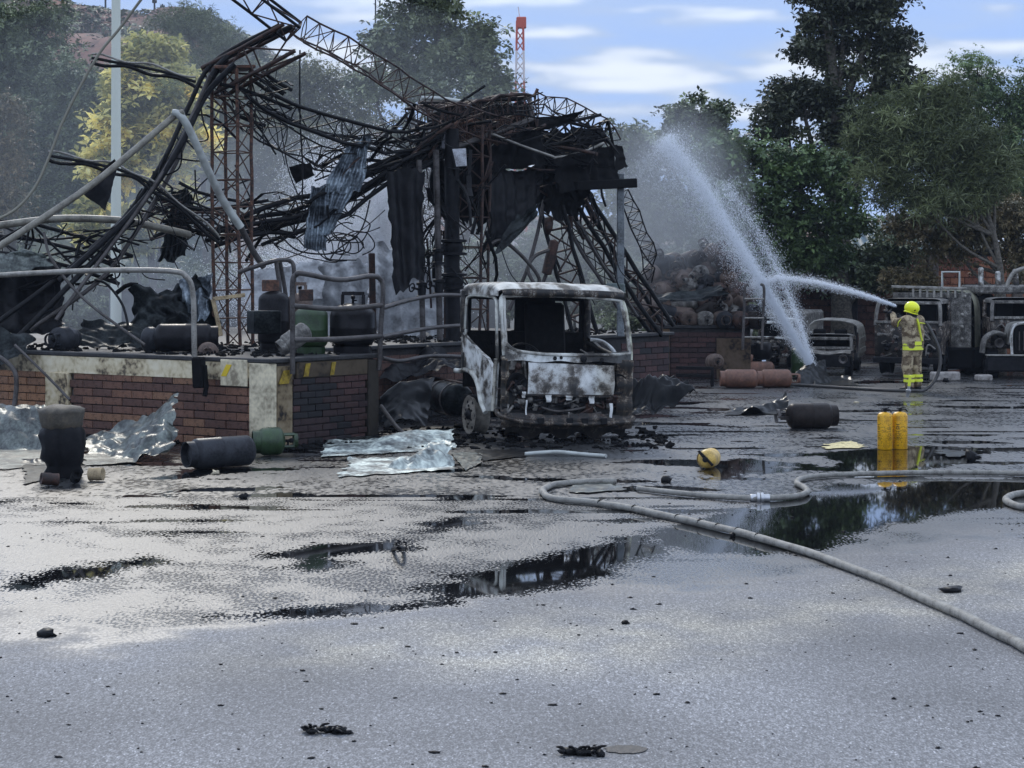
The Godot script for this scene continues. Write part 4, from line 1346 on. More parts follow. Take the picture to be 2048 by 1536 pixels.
	truss("roof_deck", "second rusty lattice panel crushed under the tilted deck panel", [P(860, 272, 34.4), P(960, 262, 35.0), P(1040, 250, 35.4)], 0.5, 0.3, 0.02, 0.01, 0.15, M.rust, M.rust, 3, false, 0.05)
	for q in [["gutter beam along the bottom edge of the tilted deck panel", [[905, 297, 34.2], [985, 268, 34.8], [1068, 238, 35.4]], 0.1, M.rail], ["black beam along the top edge of the tilted deck panel", [[840, 207, 35.0], [950, 204, 35.4], [1062, 194, 36.0]], 0.09, M.iron], ["upright beam closing the right end of the tilted deck panel", [[1058, 190, 35.8], [1066, 240, 35.6]], 0.08, M.rail], ["heavy black beam under the crushed roof sheets", [[900, 268, 34.3], [760, 335, 33.7], [640, 400, 33.1]], 0.11, M.iron], ["pale bent beam running down right from the white square plate", [[985, 268, 34.6], [1040, 290, 35.0], [1108, 314, 35.4]], 0.045, M.rail_pale], ["pale beam edge rising right to the canopy corner", [[1108, 316, 35.6], [1160, 306, 35.8], [1208, 286, 36.0]], 0.05, M.rail_pale]]:
		rod("beam", q[0], "beam", q[1], q[2] * 0.55, q[3], "", 4)
	rod("roof_strip", "pale flattened strip lying on the top of the wreck", "strip", [[842, 196, 34.8], [880, 197, 35.0], [922, 203, 35.2]], 0.04, M.white_pipe, "", 6)
	var c2 := P(932, 650, 34.5)
	c2.y = 1.2
	truss("lattice_column", "second rusty lattice column, right behind the burnt cab", [c2, P(936, 430, 34.5), P(938, 250, 34.5)], 0.62, 0.5, 0.03, 0.012, 0.52, M.rust_dark, M.rust_dark, 4, true, 0.008, 0.2)
	truss("ridge_truss", "fine lattice truss along the skyline right of the deck panel", [P(1062, 205, 35.8), P(1130, 222, 36.2), P(1195, 250, 36.6), P(1225, 288, 36.8)], 0.3, 0.3, 0.014, 0.009, 0.22, M.rust_dark, M.iron, 3, false, 0.02)
	truss("end_truss", "black frame of the roof end above the canopy sheet", [P(1075, 278, 36.0), P(1140, 262, 36.2), P(1200, 250, 36.4)], 0.34, 0.34, 0.034, 0.018, 0.5, M.iron, M.iron, 4, false, 0.01)
	truss("end_truss", "black frame dropping from the roof corner to the canopy", [P(1198, 248, 36.4), P(1212, 290, 36.5), P(1216, 345, 36.5)], 0.22, 0.22, 0.03, 0.015, 0.4, M.iron, M.iron, 4, false, 0.01)
	var l1 := P(1172, 672, 36.2)
	truss("leg_lattice", "left leaning lattice leg behind the cab roof", [P(1092, 372, 36.2), P(1130, 520, 36.2), l1], 0.42, 0.36, 0.036, 0.018, 0.36, M.iron, M.rust_dark, 4, true, 0.012)
	truss("leg_lattice", "steep lattice leg slanting down right to the dock end", [P(1140, 372, 37.4), P(1230, 520, 37.9), P(1325, 662, 38.4)], 0.36, 0.34, 0.045, 0.018, 0.4, M.iron, M.rust_dark, 4, true, 0.012)
	truss("leg_lattice", "thinner lattice leg beside the steep one, nearer the cab", [P(1110, 400, 36.9), P(1190, 530, 37.2), P(1262, 640, 37.6)], 0.2, 0.2, 0.03, 0.01, 0.36, M.rail, M.iron, 3, false, 0.012)
	truss("leg_lattice", "fine curved lattice hanging right of the grey post", [P(1244, 385, 37.6), P(1278, 470, 37.8), P(1302, 525, 38.0), P(1292, 560, 38.0)], 0.2, 0.24, 0.014, 0.008, 0.22, M.iron, M.iron, 3, false, 0.014)
	var post := thing("post", "square grey steel post carrying the canopy corner", "post", P(1241, 673, 36.4))
	var mb := MB.new()
	mb.box(Transform3D(Basis(), Vector3(0, 1.48, 0)), Vector3(0.13, 2.96, 0.13), 0.012)
	put("shaft", mb, mat("grey galvanised post", L(0.2, 0.22, 0.23), 0.5, 0.3, T.grime, 1.0), post)
	mb = MB.new()
	mb.box(Transform3D(Basis(), Vector3(-0.1, 0.85, 0.12)), Vector3(0.34, 0.24, 0.3), 0.02)
	put("junction_box", mb, mat("dull green box", L(0.16, 0.2, 0.19), 0.6, 0.0, T.grime, 2.0), post)
	# canopy
	crumpled("canopy_sheet", "black buckled canopy sheet at the right end of the roof", "roof sheet", [[1112, 318, 35.4], [1225, 292, 36.2], [1240, 368, 36.2], [1125, 384, 35.4]], 0.16, M.char_matt, 401, 5.0, 0.02, 0.05)
	crumpled("canopy_sheet", "black sheet folded under the canopy frame, above the lattice legs", "roof sheet", [[1080, 330, 36.4], [1150, 320, 36.4], [1160, 400, 36.2], [1072, 404, 36.2]], 0.14, M.char_matt, 402, 4.0, 0.02, 0.08)
	mb = MB.new()
	mb.bar(P(1150, 372, 35.6), P(1270, 366, 36.4), 0.16, 0.17, Vector3.UP, 0.015)
	tag(put("canopy_beam", mb, M.char_matt), "black edge beam of the canopy resting on the grey post", "beam")
	crumpled("loose_sheet", "black leaf-shaped sheet curling off the canopy's right end", "roof sheet", [[1228, 294, 36.2], [1246, 288, 36.4], [1256, 334, 36.4], [1236, 344, 36.2]], 0.07, M.char_matt, 403, 0.0, 0.0, 0.12, 0.0, false, "", 12)
	crumpled("loose_sheet", "jagged black sheet sticking out right of the deck panel", "roof sheet", [[1066, 238, 35.4], [1172, 221, 36.0], [1140, 246, 36.0], [1070, 262, 35.4]], 0.1, M.char_matt, 404, 0.0, 0.0, 0.1, 0.0, false, "", 16)
	crumpled("roof_sheet", "black roof sheet hanging folded under the deck panel", "roof sheet", [[990, 262, 35.0], [1084, 240, 35.6], [1088, 330, 35.4], [985, 345, 34.9]], 0.2, M.char_matt, 405, 3.0, 0.03)
	crumpled("roof_sheet", "long black sheet draped from the canopy down to the left", "roof sheet", [[975, 330, 35.0], [1092, 318, 35.8], [1082, 400, 35.6], [978, 505, 34.9]], 0.16, M.char, 406, 5.0, 0.03, 0.04, 0.25)
	crumpled("roof_sheet", "rolled dark sheet with a pale lower edge, sweeping to the second column", "roof sheet", [[1040, 410, 35.4], [1080, 405, 35.5], [1072, 428, 35.2], [985, 512, 34.7]], 0.08, M.galv_dark, 407, 0.0, 0.0, 0.05, 0.15)
	crumpled("hanging_sheet", "tall black charred sheet hanging left of the riser pipes", "roof sheet", [[772, 352, 33.2], [846, 338, 33.4], [850, 560, 33.2], [790, 582, 33.0]], 0.09, M.char, 408, 2.0, 0.05, 0.07)
	crumpled("hanging_sheet", "blue-grey corrugated sheet draped over the crossing truss", "roof sheet", [[690, 300, 33.0], [744, 262, 33.3], [722, 385, 32.9], [640, 388, 32.7]], 0.1, M.galv_blue, 409, 5.0, 0.025, 0.05)
	crumpled("hanging_sheet", "blue-grey corrugated strip hanging below the draped sheet", "roof sheet", [[622, 372, 32.6], [660, 366, 32.6], [652, 502, 32.5], [606, 500, 32.5]], 0.06, M.galv_blue, 410, 4.0, 0.025, 0.05)
	crumpled("hanging_sheet", "second shiny strip slanting beside the hanging strip", "roof sheet", [[668, 370, 32.8], [712, 372, 32.9], [660, 470, 32.6], [640, 474, 32.5]], 0.05, M.galv_blue, 411, 3.0, 0.02, 0.05)
	crumpled("hanging_sheet", "dark triangular sheet caught on the pale pipe at left", "roof sheet", [[228, 318, 30.2], [236, 330, 30.3], [212, 420, 30.1], [160, 384, 29.9]], 0.06, M.char, 412, 0.0, 0.0, 0.04)
	crumpled("hanging_sheet", "grey crushed sheet standing at the foot of the black truss, left", "roof sheet", [[345, 375, 32.8], [385, 390, 32.9], [370, 520, 32.6], [318, 520, 32.6]], 0.1, M.galv_dark, 413, 5.0, 0.03, 0.1)
	crumpled("hanging_sheet", "black cap-like sheet stuck on the truss left of the draped sheet", "roof sheet", [[580, 332, 32.8], [618, 325, 32.8], [632, 350, 32.8], [592, 368, 32.8]], 0.07, M.char_matt, 414, 0.0, 0.0, 0.1, 0.0, false, "", 12)
	mb = MB.new()
	mb.box(Transform3D(Basis.from_euler(Vector3(0.05, 0.1, 0.06)), Vector3.ZERO), Vector3(0.235, 0.3, 0.012), 0.003)
	tag(put("square_plate", mb, mat("pale plate", L(0.62, 0.63, 0.66), 0.5, 0.0, T.grime, 2.0), null, Transform3D(Basis(), P(919, 315, 33.9))), "pale square plate fixed to the second lattice column", "plate")
	mb = MB.new()
	mb.box(Transform3D(Basis.from_euler(Vector3(0.05, 0.1, -0.3)), Vector3.ZERO), Vector3(0.22, 0.34, 0.012), 0.003)
	tag(put("square_plate", mb, mat("dull grey plate", L(0.14, 0.14, 0.16), 0.5, 0.0, T.grime, 2.0), null, Transform3D(Basis(), P(899, 280, 33.95))), "dull grey plate tilted above the pale square plate", "plate")
	# riser pipes with their valves
	for q in [["leftmost thin riser pipe beside the tall black sheet", 838, 846, 320, 33.6, 0.05, M.rail], ["middle riser pipe with two valves", 872, 880, 300, 33.7, 0.055, M.rail], ["thick black riser pipe behind the pale square plate", 903, 906, 258, 34.0, 0.13, M.char]]:
		var base := P(q[2], 680, q[4])
		base.y = 1.2
		var r := thing("riser_pipe", q[0], "pipe", base)
		var up := P(q[1], q[3], q[4]) - base
		mb = MB.new()
		mb.tube(PackedVector3Array([Vector3.ZERO, up * 0.5, up]), q[5], 10)
		put("pipe", mb, q[6], r)
		for f in [0.28, 0.44]:
			mb = MB.new()
			var w: float = q[5] * 1.9
			mb.lathe(Transform3D(Basis(), up * f), PackedVector2Array([Vector2(q[5], -0.14), Vector2(w, -0.13), Vector2(w, -0.09), Vector2(q[5] * 1.3, -0.08), Vector2(q[5] * 1.5, 0.0), Vector2(q[5] * 1.3, 0.08), Vector2(w, 0.09), Vector2(w, 0.13), Vector2(q[5], 0.14)]), 12)
			put("valve", mb, M.char, r)
			mb = MB.new()
			mb.tube(PackedVector3Array([up * f, up * f + Vector3(-0.16, 0.05, 0.16)]), 0.02, 6)
			mb.lathe(axis(Vector3(-0.7, 0.2, 0.7), up * f + Vector3(-0.16, 0.05, 0.16)), PackedVector2Array([Vector2(0.06, -0.012), Vector2(0.085, 0.0), Vector2(0.06, 0.012)]), 10)
			put("handwheel", mb, M.char, r)
	# bent hoses and tubes behind the cab
	var n := 0
	for q in [[[968, 500, 34.9], [1000, 481, 35.0], [1040, 508, 35.1], [1078, 556, 35.2], [1066, 585, 35.2]], [[1088, 400, 35.8], [1074, 470, 35.8], [1052, 545, 35.7], [1018, 620, 35.6]], [[1098, 500, 35.8], [1070, 512, 35.7], [1056, 540, 35.6], [1075, 575, 35.5], [1100, 600, 35.5]], [[1104, 505, 36.0], [1088, 560, 36.0], [1062, 610, 36.0]]]:
		rod("bent_tube", ["dark hose arched behind the cab's left roof corner", "straight dark tube slanting down behind the cab roof", "short looped tube beside the left lattice leg", "steep tube against the left lattice leg"][n], "tube", q, 0.035, M.rail)
		n += 1
	mb = MB.new()
	mb.lathe(axis(Vector3(0.25, 1, 0), P(1101, 515, 35.9)), PackedVector2Array([Vector2(0, -0.33), Vector2(0.09, -0.3), Vector2(0.1, 0.0), Vector2(0.085, 0.3), Vector2(0, 0.34)]), 10)
	mb.blob(P(1096, 452, 35.9), Vector3(0.1, 0.16, 0.1), 5)
	tag(put("motor_casing", mb, M.rust_dark), "burnt motor casing clinging to the left lattice leg", "motor")
	# wires: thin ones that hang everywhere in the middle of the wreck
	var spans := [[560, 240, 640, 480], [600, 100, 604, 410], [700, 400, 560, 520], [740, 400, 660, 520], [770, 420, 690, 470], [520, 440, 640, 520], [540, 180, 570, 330], [640, 440, 700, 510], [470, 330, 560, 500], [400, 440, 480, 560], [330, 480, 420, 600], [260, 480, 330, 560], [660, 430, 760, 455], [700, 480, 640, 520], [560, 470, 690, 500], [390, 340, 440, 470], [880, 250, 860, 420], [1000, 490, 1080, 610], [1180, 400, 1250, 600], [1120, 420, 1190, 610], [1290, 590, 1230, 500], [740, 330, 690, 440], [300, 390, 380, 500], [820, 300, 800, 370]]
	for s in spans:
		var d := 32.2 + 2.8 * clampf((s[0] - 450) / 600.0, -0.3, 1.2) + rng.randf_range(-0.5, 0.5)
		var a := P(s[0], s[1], d)
		var b := P(s[2], s[3], d + rng.randf_range(-0.4, 0.4))
		rod("wire", "thin burnt wire dangling in the tangle of the collapsed roof", "wire", [a, a.lerp(b, 0.35) + Vector3(rng.randf_range(-0.12, 0.12), -0.16, 0), a.lerp(b, 0.7) + Vector3(rng.randf_range(-0.15, 0.15), -0.14, 0), b], rng.randf_range(0.007, 0.015), M.iron, "burnt wires of the collapsed roof", 5)
	# a curl of reinforcing wire under the draped strip
	var curl := thing("wire_coil", "springy coil of bare wire below the blue-grey strips", "wire", P(680, 470, 32.7))
	for i in 8:
		var r := rng.randf_range(0.18, 0.36)
		var c := Vector3(rng.randf_range(-0.3, 0.3), rng.randf_range(-0.25, 0.2), rng.randf_range(-0.2, 0.2))
		var pts := []
		for j in 9:
			var a := TAU * j / 9.0 * rng.randf_range(0.8, 1.0) + i
			pts.append(c + Vector3(cos(a) * r, sin(a) * r * 0.7, 0.1 * sin(a * 2.0)))
		mb = MB.new()
		mb.tube(smooth(pts, 4), 0.011, 5)
		put("loop", mb, M.iron, curl)
	# debris piled on the dock
	crumpled("crushed_sheet", "black crushed sheet slumped behind the left rail", "sheet metal", [[-30, 505, 30.6], [118, 520, 30.8], [128, 668, 30.3], [-30, 672, 30.0]], 0.3, M.char, 421, 3.0, 0.05)
	crumpled("crushed_sheet", "grey sheet with white streaks curling over the left edge", "sheet metal", [[-40, 510, 30.2], [70, 500, 30.4], [112, 530, 30.4], [-30, 560, 30.0]], 0.12, M.galv, 422, 0.0, 0.0, 0.1)
	crumpled("crushed_sheet", "bluish black sheet bunched up behind the lying bottle", "sheet metal", [[268, 600, 31.2], [395, 555, 31.4], [440, 650, 31.0], [262, 664, 30.8]], 0.4, M.galv_dark, 423, 2.0, 0.06)
	crumpled("crushed_sheet", "flattened grey-black sheets between end-on cylinder and lying bottle", "sheet metal", [[160, 640, 30.6], [300, 655, 30.6], [300, 692, 29.9], [160, 694, 29.9]], 0.16, M.galv_dark, 424, 0.0, 0.0, 0.1)
	crumpled("crushed_sheet", "dark sheet flap hanging down at the far left dock edge", "sheet metal", [[-40, 640, 29.4], [70, 672, 29.4], [40, 720, 28.9], [-40, 740, 28.8]], 0.12, M.galv_dark, 425, 0.0, 0.0, 0.1)
	crumpled("crushed_sheet", "steel-blue sheet folded upright behind the left rail's corner", "sheet metal", [[360, 560, 31.2], [425, 545, 31.3], [412, 640, 31.0], [375, 655, 31.0]], 0.18, M.galv_blue, 426, 2.0, 0.05, 0.1)
	crumpled("crushed_sheet", "pale sheet wrapped over drums in the smoke, left of the timber post", "sheet metal", [[622, 520, 36.0], [735, 515, 36.2], [742, 665, 35.8], [610, 670, 35.6]], 0.3, M.pale_sheet, 427, 3.0, 0.08)
	crumpled("crushed_sheet", "pale crumpled sheet in the smoke right of the timber post", "sheet metal", [[742, 480, 36.6], [880, 530, 36.6], [890, 668, 36.0], [745, 672, 36.0]], 0.34, M.pale_sheet, 428, 3.0, 0.08)
	crumpled("crushed_sheet", "pale flat sheet lying over boxes behind the left column", "sheet metal", [[490, 545, 35.6], [640, 525, 36.0], [650, 600, 35.6], [486, 610, 35.2]], 0.12, M.pale_sheet, 429, 0.0, 0.0)
	crumpled("crushed_sheet", "dark sheets heaped on the dock behind the cab's left door", "sheet metal", [[762, 700, 32.4], [930, 690, 33.0], [930, 740, 31.9], [765, 752, 31.4]], 0.3, M.char, 430, 2.0, 0.05)
	mb = MB.new()
	mb.box(Transform3D(Basis.from_euler(Vector3(0, 0.2, 0.02)), P(745, 590, 35.8)), Vector3(0.11, 1.5, 0.09), 0.01)
	tag(put("timber_post", mb, M.rust_dark), "brown upright post standing in the white smoke", "post")
	# charred litter along the dock: beyond counting
	var litter := MultiMesh.new()
	litter.transform_format = MultiMesh.TRANSFORM_3D
	var lump := MB.new()
	lump.blob(Vector3.ZERO, Vector3(1, 0.6, 0.9), 3, 0.5)
	litter.mesh = lump.mesh()
	litter.instance_count = 1500
	for i in 1500:
		var p := Vector3.ZERO
		if i < 800:
			p = D(rng.randf_range(0.1, 13.0), 1.21, 0)
			p = D(dock_xf.affine_inverse().basis.x.x * 0.0 + rng.randf_range(0.1, 2.1), 1.21, rng.randf_range(-6.5, -0.15)) if i < 260 else D(rng.randf_range(2.2, 13.2), 1.21, rng.randf_range(-4.5, -2.1))
		elif i < 1150:
			p = D(rng.randf_range(-0.5, -0.05), 0.01, rng.randf_range(-6.5, 0.3)) if i < 950 else D(rng.randf_range(0.0, 2.3), 0.01, rng.randf_range(0.05, 0.5))
		else:
			p = Vector3(rng.randf_range(-1.9, 2.2), 0.01, rng.randf_range(-30.5, -26.6))
		var s := rng.randf_range(0.012, 0.045) * (1.6 if rng.randf() > 0.93 else 1.0)
		litter.set_instance_transform(i, Transform3D(Basis.from_euler(Vector3(rng.randf() * 3, rng.randf() * 6, rng.randf() * 3)).scaled(Vector3(s * rng.randf_range(0.6, 2.2), s, s)), p))
	var li := MultiMeshInstance3D.new()
	li.name = "charred_rubble"
	li.multimesh = litter
	li.material_override = M.char_matt
	add_child(li)
	tag(li, "charred rubble strewn over the dock and round its foot", "rubble", "", "stuff")


# ---------------------------------------------------------------- gas cylinders

func cylinder(called: String, label: String, at: Vector3, dir: Vector3, length: float, r: float, m: Material, collar := true, group := "", collar_mat: Material = null, roll := 0.0) -> Node3D:
	# base at `at`, axis along dir: domed body, foot ring, seam, collar with a slot on each side, valve
	var t := thing(called, label, "gas cylinder", at, 0, group)
	t.transform = axis(dir, at, roll)
	var prof := PackedVector2Array()
	var dome := r * 0.55
	for i in 7:
		var a := PI / 2 * i / 6.0
		prof.append(Vector2(sin(a) * r, 0.05 + dome * (1.0 - cos(a))))
	prof.append(Vector2(r, length * 0.5 - 0.012))
	prof.append(Vector2(r + 0.004, length * 0.5))
	prof.append(Vector2(r, length * 0.5 + 0.012))
	for i in 7:
		var a := PI / 2 * (6 - i) / 6.0
		prof.append(Vector2(sin(a) * r, length - dome * (1.0 - cos(a))))
	var mb := MB.new()
	mb.lathe(Transform3D(), prof, 24)
	put("body", mb, m, t)
	mb = MB.new()
	mb.lathe(Transform3D(), PackedVector2Array([Vector2(r * 0.74, 0.09), Vector2(r * 0.78, 0.0), Vector2(r * 0.84, 0.0), Vector2(r * 0.84, 0.1)]), 20)
	put("foot_ring", mb, m, t)
	if collar:
		mb = MB.new()
		var ri := r * 0.52
		for k in 2:
			var arc := PackedVector3Array()
			for i in 8:
				var a := PI * k + 0.5 + (PI - 1.0) * i / 7.0
				arc.append(Vector3(cos(a) * ri, length + 0.09, sin(a) * ri))
			for i in 7:
				var mid := (arc[i] + arc[i + 1]) * 0.5
				mb.box(Transform3D(Basis(Vector3(mid.x, 0, mid.z).normalized(), Vector3.UP, Vector3(-mid.z, 0, mid.x).normalized()), mid + Vector3(0, 0.045, 0)), Vector3(0.012, 0.05, arc[i].distance_to(arc[i + 1]) * 1.06))
			for i in [0, 7]:
				mb.box(Transform3D(Basis(Vector3.UP, -atan2(arc[i].z, arc[i].x)), Vector3(arc[i].x, length + 0.02, arc[i].z)), Vector3(0.014, 0.2, 0.05))
		put("collar", mb, collar_mat if collar_mat else m, t)
		mb = MB.new()
		mb.lathe(Transform3D(Basis(), Vector3(0, length - 0.02, 0)), PackedVector2Array([Vector2(0, 0.13), Vector2(0.03, 0.12), Vector2(0.03, 0.08), Vector2(0.018, 0.07), Vector2(0.02, 0.0)]), 10)
		mb.box(Transform3D(Basis(), Vector3(0.03, length + 0.035, 0)), Vector3(0.05, 0.025, 0.025), 0.004)
		put("valve", mb, M.char, t)
	return t


func build_cylinders() -> void:
	# on the dock's front corner
	var a := P(658, 700, 28.6)
	a.y = 1.2
	cylinder("gas_cylinder", "black upright cylinder with raised collar, behind the corner rail", P(705, 700, 28.7) * Vector3(1, 0, 1) + Vector3(0, 1.2, 0), Vector3(0.01, 1, 0), 0.72, 0.33, M.cyl_dark, true)
	cylinder("gas_cylinder", "scorched green upright cylinder left of the black one", P(622, 700, 28.4) * Vector3(1, 0, 1) + Vector3(0, 1.2, 0), Vector3(0, 1, 0), 0.68, 0.24, M.cyl_green, false)
	cylinder("gas_cylinder", "blackened cylinder with a rusty box on its shoulder, by the left column", P(546, 690, 29.6) * Vector3(1, 0, 1) + Vector3(0, 1.2, 0), Vector3(0.02, 1, 0), 0.88, 0.23, M.cyl_dark, false)
	cylinder("gas_cylinder", "rusty cylinder standing just behind the green one", P(600, 690, 29.9) * Vector3(1, 0, 1) + Vector3(0, 1.2, 0), Vector3(0, 1, 0), 0.85, 0.19, M.cyl_rust, true)
	cylinder("gas_cylinder", "tilted pale ashy cylinder end leaning on the green one", P(560, 698, 27.7), Vector3(0.75, 0.55, -0.3), 0.5, 0.14, M.grey_ash, false)
	cylinder("gas_cylinder", "long black bottle with a shiny top lying on the dock", P(436, 675, 28.9), Vector3(-0.97, 0.0, 0.1), 0.92, 0.2, M.cyl_dark, false)
	cylinder("gas_cylinder", "domed grey cylinder end at the tip of the lying bottle", P(325, 680, 29.1), Vector3(-0.8, 0.02, 0.5), 0.32, 0.19, M.cyl_grey, false)
	cylinder("gas_cylinder", "end-on grey cylinder with open collar lying on the dock at left", P(146, 677, 30.0), Vector3(-0.3, 0.0, 0.95), 0.5, 0.185, M.cyl_grey, true)
	cylinder("gas_cylinder", "small sooty cylinder seen end-on below the lying bottle", P(416, 704, 28.8), Vector3(0.15, 0.0, 0.98), 0.4, 0.15, M.cyl_rust, true)
	var mb := MB.new()
	mb.box(Transform3D(Basis.from_euler(Vector3(0, 0.5, 0)), Vector3.ZERO), Vector3(0.42, 0.33, 0.3), 0.012)
	tag(put("steel_box", mb, M.galv_dark, null, Transform3D(Basis(), P(528, 644, 28.9))), "dark steel box between the left column and the green cylinder", "box")
	mb = MB.new()
	mb.box(Transform3D(Basis.from_euler(Vector3(0, 0.5, 0)), Vector3.ZERO), Vector3(0.2, 0.17, 0.2), 0.008)
	tag(put("rusty_box", mb, M.rust, null, Transform3D(Basis(), P(541, 571, 29.6))), "small rusty box on the shoulder of the blackened cylinder", "box")
	mb = MB.new()
	mb.box(Transform3D(Basis.from_euler(Vector3(0, 0.3, 0.02)), Vector3.ZERO), Vector3(0.19, 0.16, 0.14), 0.008)
	tag(put("rusty_box", mb, M.rust_dark, null, Transform3D(Basis(), P(612, 590, 28.5))), "small brown box on top of the scorched green cylinder", "box")
	var frame := thing("timber_angle", "pale scorched timber angle at the foot of the left column", "timber", P(428, 690, 30.6))
	for q in [[[426, 598], [442, 672]], [[426, 598], [490, 590]]]:
		mb = MB.new()
		mb.bar(P(q[0][0], q[0][1], 30.6) - frame.position, P(q[1][0], q[1][1], 30.6) - frame.position, 0.06, 0.06, Vector3.UP, 0.006)
		put("batten", mb, M.wood, frame)
	# in front of the dock
	var burnt := thing("gas_cylinder", "sooty upright cylinder with a tan shoulder, standing before the dock at left", "gas cylinder", G(128, 955))
	mb = MB.new()
	mb.lathe(Transform3D(Basis.from_euler(Vector3(0.02, 0, 0.03))), PackedVector2Array([Vector2(0, 0.0), Vector2(0.19, 0.0), Vector2(0.215, 0.05), Vector2(0.2, 0.13), Vector2(0.215, 0.17), Vector2(0.235, 0.24), Vector2(0.245, 0.36), Vector2(0.242, 0.5), Vector2(0.235, 0.56), Vector2(0.215, 0.6)]), 28)
	var nb := fnl(77, 3.2, 2)
	for i in mb.v.size():
		mb.v[i] += Vector3(mb.v[i].x, 0, mb.v[i].z) * nb.get_noise_3dv(mb.v[i] * 2.2) * 0.22
	put("body", mb, M.char, burnt)
	mb = MB.new()
	mb.lathe(Transform3D(Basis.from_euler(Vector3(0.02, 0, 0.03))), PackedVector2Array([Vector2(0.21, 0.57), Vector2(0.24, 0.6), Vector2(0.245, 0.66), Vector2(0.25, 0.75), Vector2(0.25, 0.775), Vector2(0.225, 0.8), Vector2(0.16, 0.825), Vector2(0.07, 0.835), Vector2(0.0, 0.835)]), 28)
	for i in mb.v.size():
		mb.v[i] += Vector3(mb.v[i].x, 0.15, mb.v[i].z) * nb.get_noise_3dv(mb.v[i] * 2.2) * 0.16
	put("shoulder", mb, mat("scorched tan shoulder", L(0.12, 0.1, 0.07), 0.7, 0.0, T.char, 1.2, 0.4), burnt)
	for q in [["short rusty pipe stub lying right of the sooty upright cylinder", 178, 962, Vector3(0.95, 0.05, 0.2), 0.17, 0.075, M.wood], ["burnt stub lying against the foot of the sooty upright cylinder", 118, 972, Vector3(-0.8, 0.1, 0.4), 0.2, 0.07, M.rust_dark], ["charred lump-ended tube between the foil scrap and the upright cylinder", 150, 968, Vector3(0.3, 0.3, 0.9), 0.24, 0.06, M.char_matt]]:
		mb = MB.new()
		mb.lathe(axis(q[3]), PackedVector2Array([Vector2(0, 0), Vector2(q[5], 0.01), Vector2(q[5] * 0.92, q[4] * 0.4), Vector2(q[5], q[4] * 0.5), Vector2(q[5] * 0.95, q[4]), Vector2(q[5] * 0.7, q[4]), Vector2(0, q[4] * 0.8)]), 14)
		tag(put("pipe_stub", mb, q[6], null, Transform3D(Basis(), G(q[1], q[2]) + Vector3(0, q[5], 0))), q[0], "pipe stub")
	cylinder("gas_cylinder", "leaning grey-black cylinder against the foot of the dock corner", G(372, 940) + Vector3(0, 0.182, 0), Vector3(0.8, 0.015, -0.55), 0.9, 0.185, M.cyl_grey, false)
	cylinder("gas_cylinder", "green-topped cylinder lying at the dock corner", G(505, 912) + Vector3(0, 0.18, 0), Vector3(0.97, 0.02, -0.2), 0.42, 0.18, M.cyl_green, true)
	# the yard
	cylinder("gas_cylinder", "dark cylinder lying alone in the wet yard, collar to the left", G(1672, 856) + Vector3(0, 0.19, 0), Vector3(-0.96, 0.0, 0.16), 0.78, 0.19, M.lone, true, "", M.rail, 0.8)
	var lying := [
		["long scorched orange cylinder lying in front of the far platform, left of its twin", [1418, 757], [1, 0, 0.05], 1.45, 0.19, M.cyl_brown, 0.0, false],
		["scorched orange cylinder lying nearest, end to end with another", [1440, 776], [1, 0, 0.02], 0.78, 0.19, M.cyl_brown, 0.0, false],
		["scorched orange cylinder lying behind the sheet heap, touching its twin", [1514, 775], [1, 0, -0.02], 0.72, 0.185, M.cyl_brown, 0.0, true],
		["black open-ended cylinder lying on top of the orange ones", [1503, 755], [0.97, 0.06, 0.25], 0.48, 0.2, M.cyl_dark, 0.42, true],
		["orange cylinder tilted with its neck up, on the orange ones", [1503, 757], [-0.93, 0.28, 0.1], 0.5, 0.13, M.cyl_brown, 0.32, true]]
	for q in lying:
		cylinder("gas_cylinder", q[0], G(q[1][0], q[1][1]) + Vector3(0, q[4] + q[6] * 0.9, 0), Vector3(q[2][0], q[2][1], q[2][2]), q[3], q[4], q[5], q[7])
	cylinder("gas_cylinder", "dark cylinder seen end-on against the far platform", G(1424, 763) + Vector3(0, 0.42, -0.1), Vector3(0.1, 0.05, 0.99), 0.6, 0.17, M.cyl_rust, true)
	cylinder("gas_cylinder", "dark green upright cylinder left of the water jet's foot", G(1600, 757), Vector3(0, 1, 0), 0.7, 0.2, M.cyl_green, false)
	# the heap on the far platform
	var tones := [M.cyl_rust, M.grey_ash, M.cyl_rust, M.cyl_grey, M.rust_dark, M.lone]
	var protos := []
	for k in 6:
		protos.append(cylinder("gas_cylinder", "burnt cylinder in the heap on the far platform", P(1380 + 22 * k, 640, 45.0) + Vector3(0, 0.02, 0.1 * k), Vector3(0.15 * (k % 3) - 0.1, 0.0, 1.0), 0.85, 0.2, tones[k], true, "cylinders heaped on the far platform"))
	for i in 66:
		var row := i / 11
		var px := 1306.0 + 190.0 * ((i % 11) + rng.randf_range(-0.2, 0.2)) / 10.0 + 8.0 * (row % 2)
		if px > 1486 - row * 9:
			px = 1486 - row * 9 - rng.randf() * 60
		var p := P(px, 634 - row * 21 + rng.randf_range(-7, 7), 44.9 + row * 0.22 + rng.randf_range(-0.2, 0.3))
		var dir := Vector3(rng.randf_range(-1, 1), rng.randf_range(-0.3, 0.3), rng.randf_range(0.2, 1.0)) if i % 5 else Vector3(rng.randf_range(-1, 1), rng.randf_range(0.2, 0.9), 0.4)
		dup(protos[i % 6], "gas_cylinder", axis(dir, p - dir.normalized() * 0.3, rng.randf() * TAU), "burnt cylinder in the heap on the far platform", "cylinders heaped on the far platform")
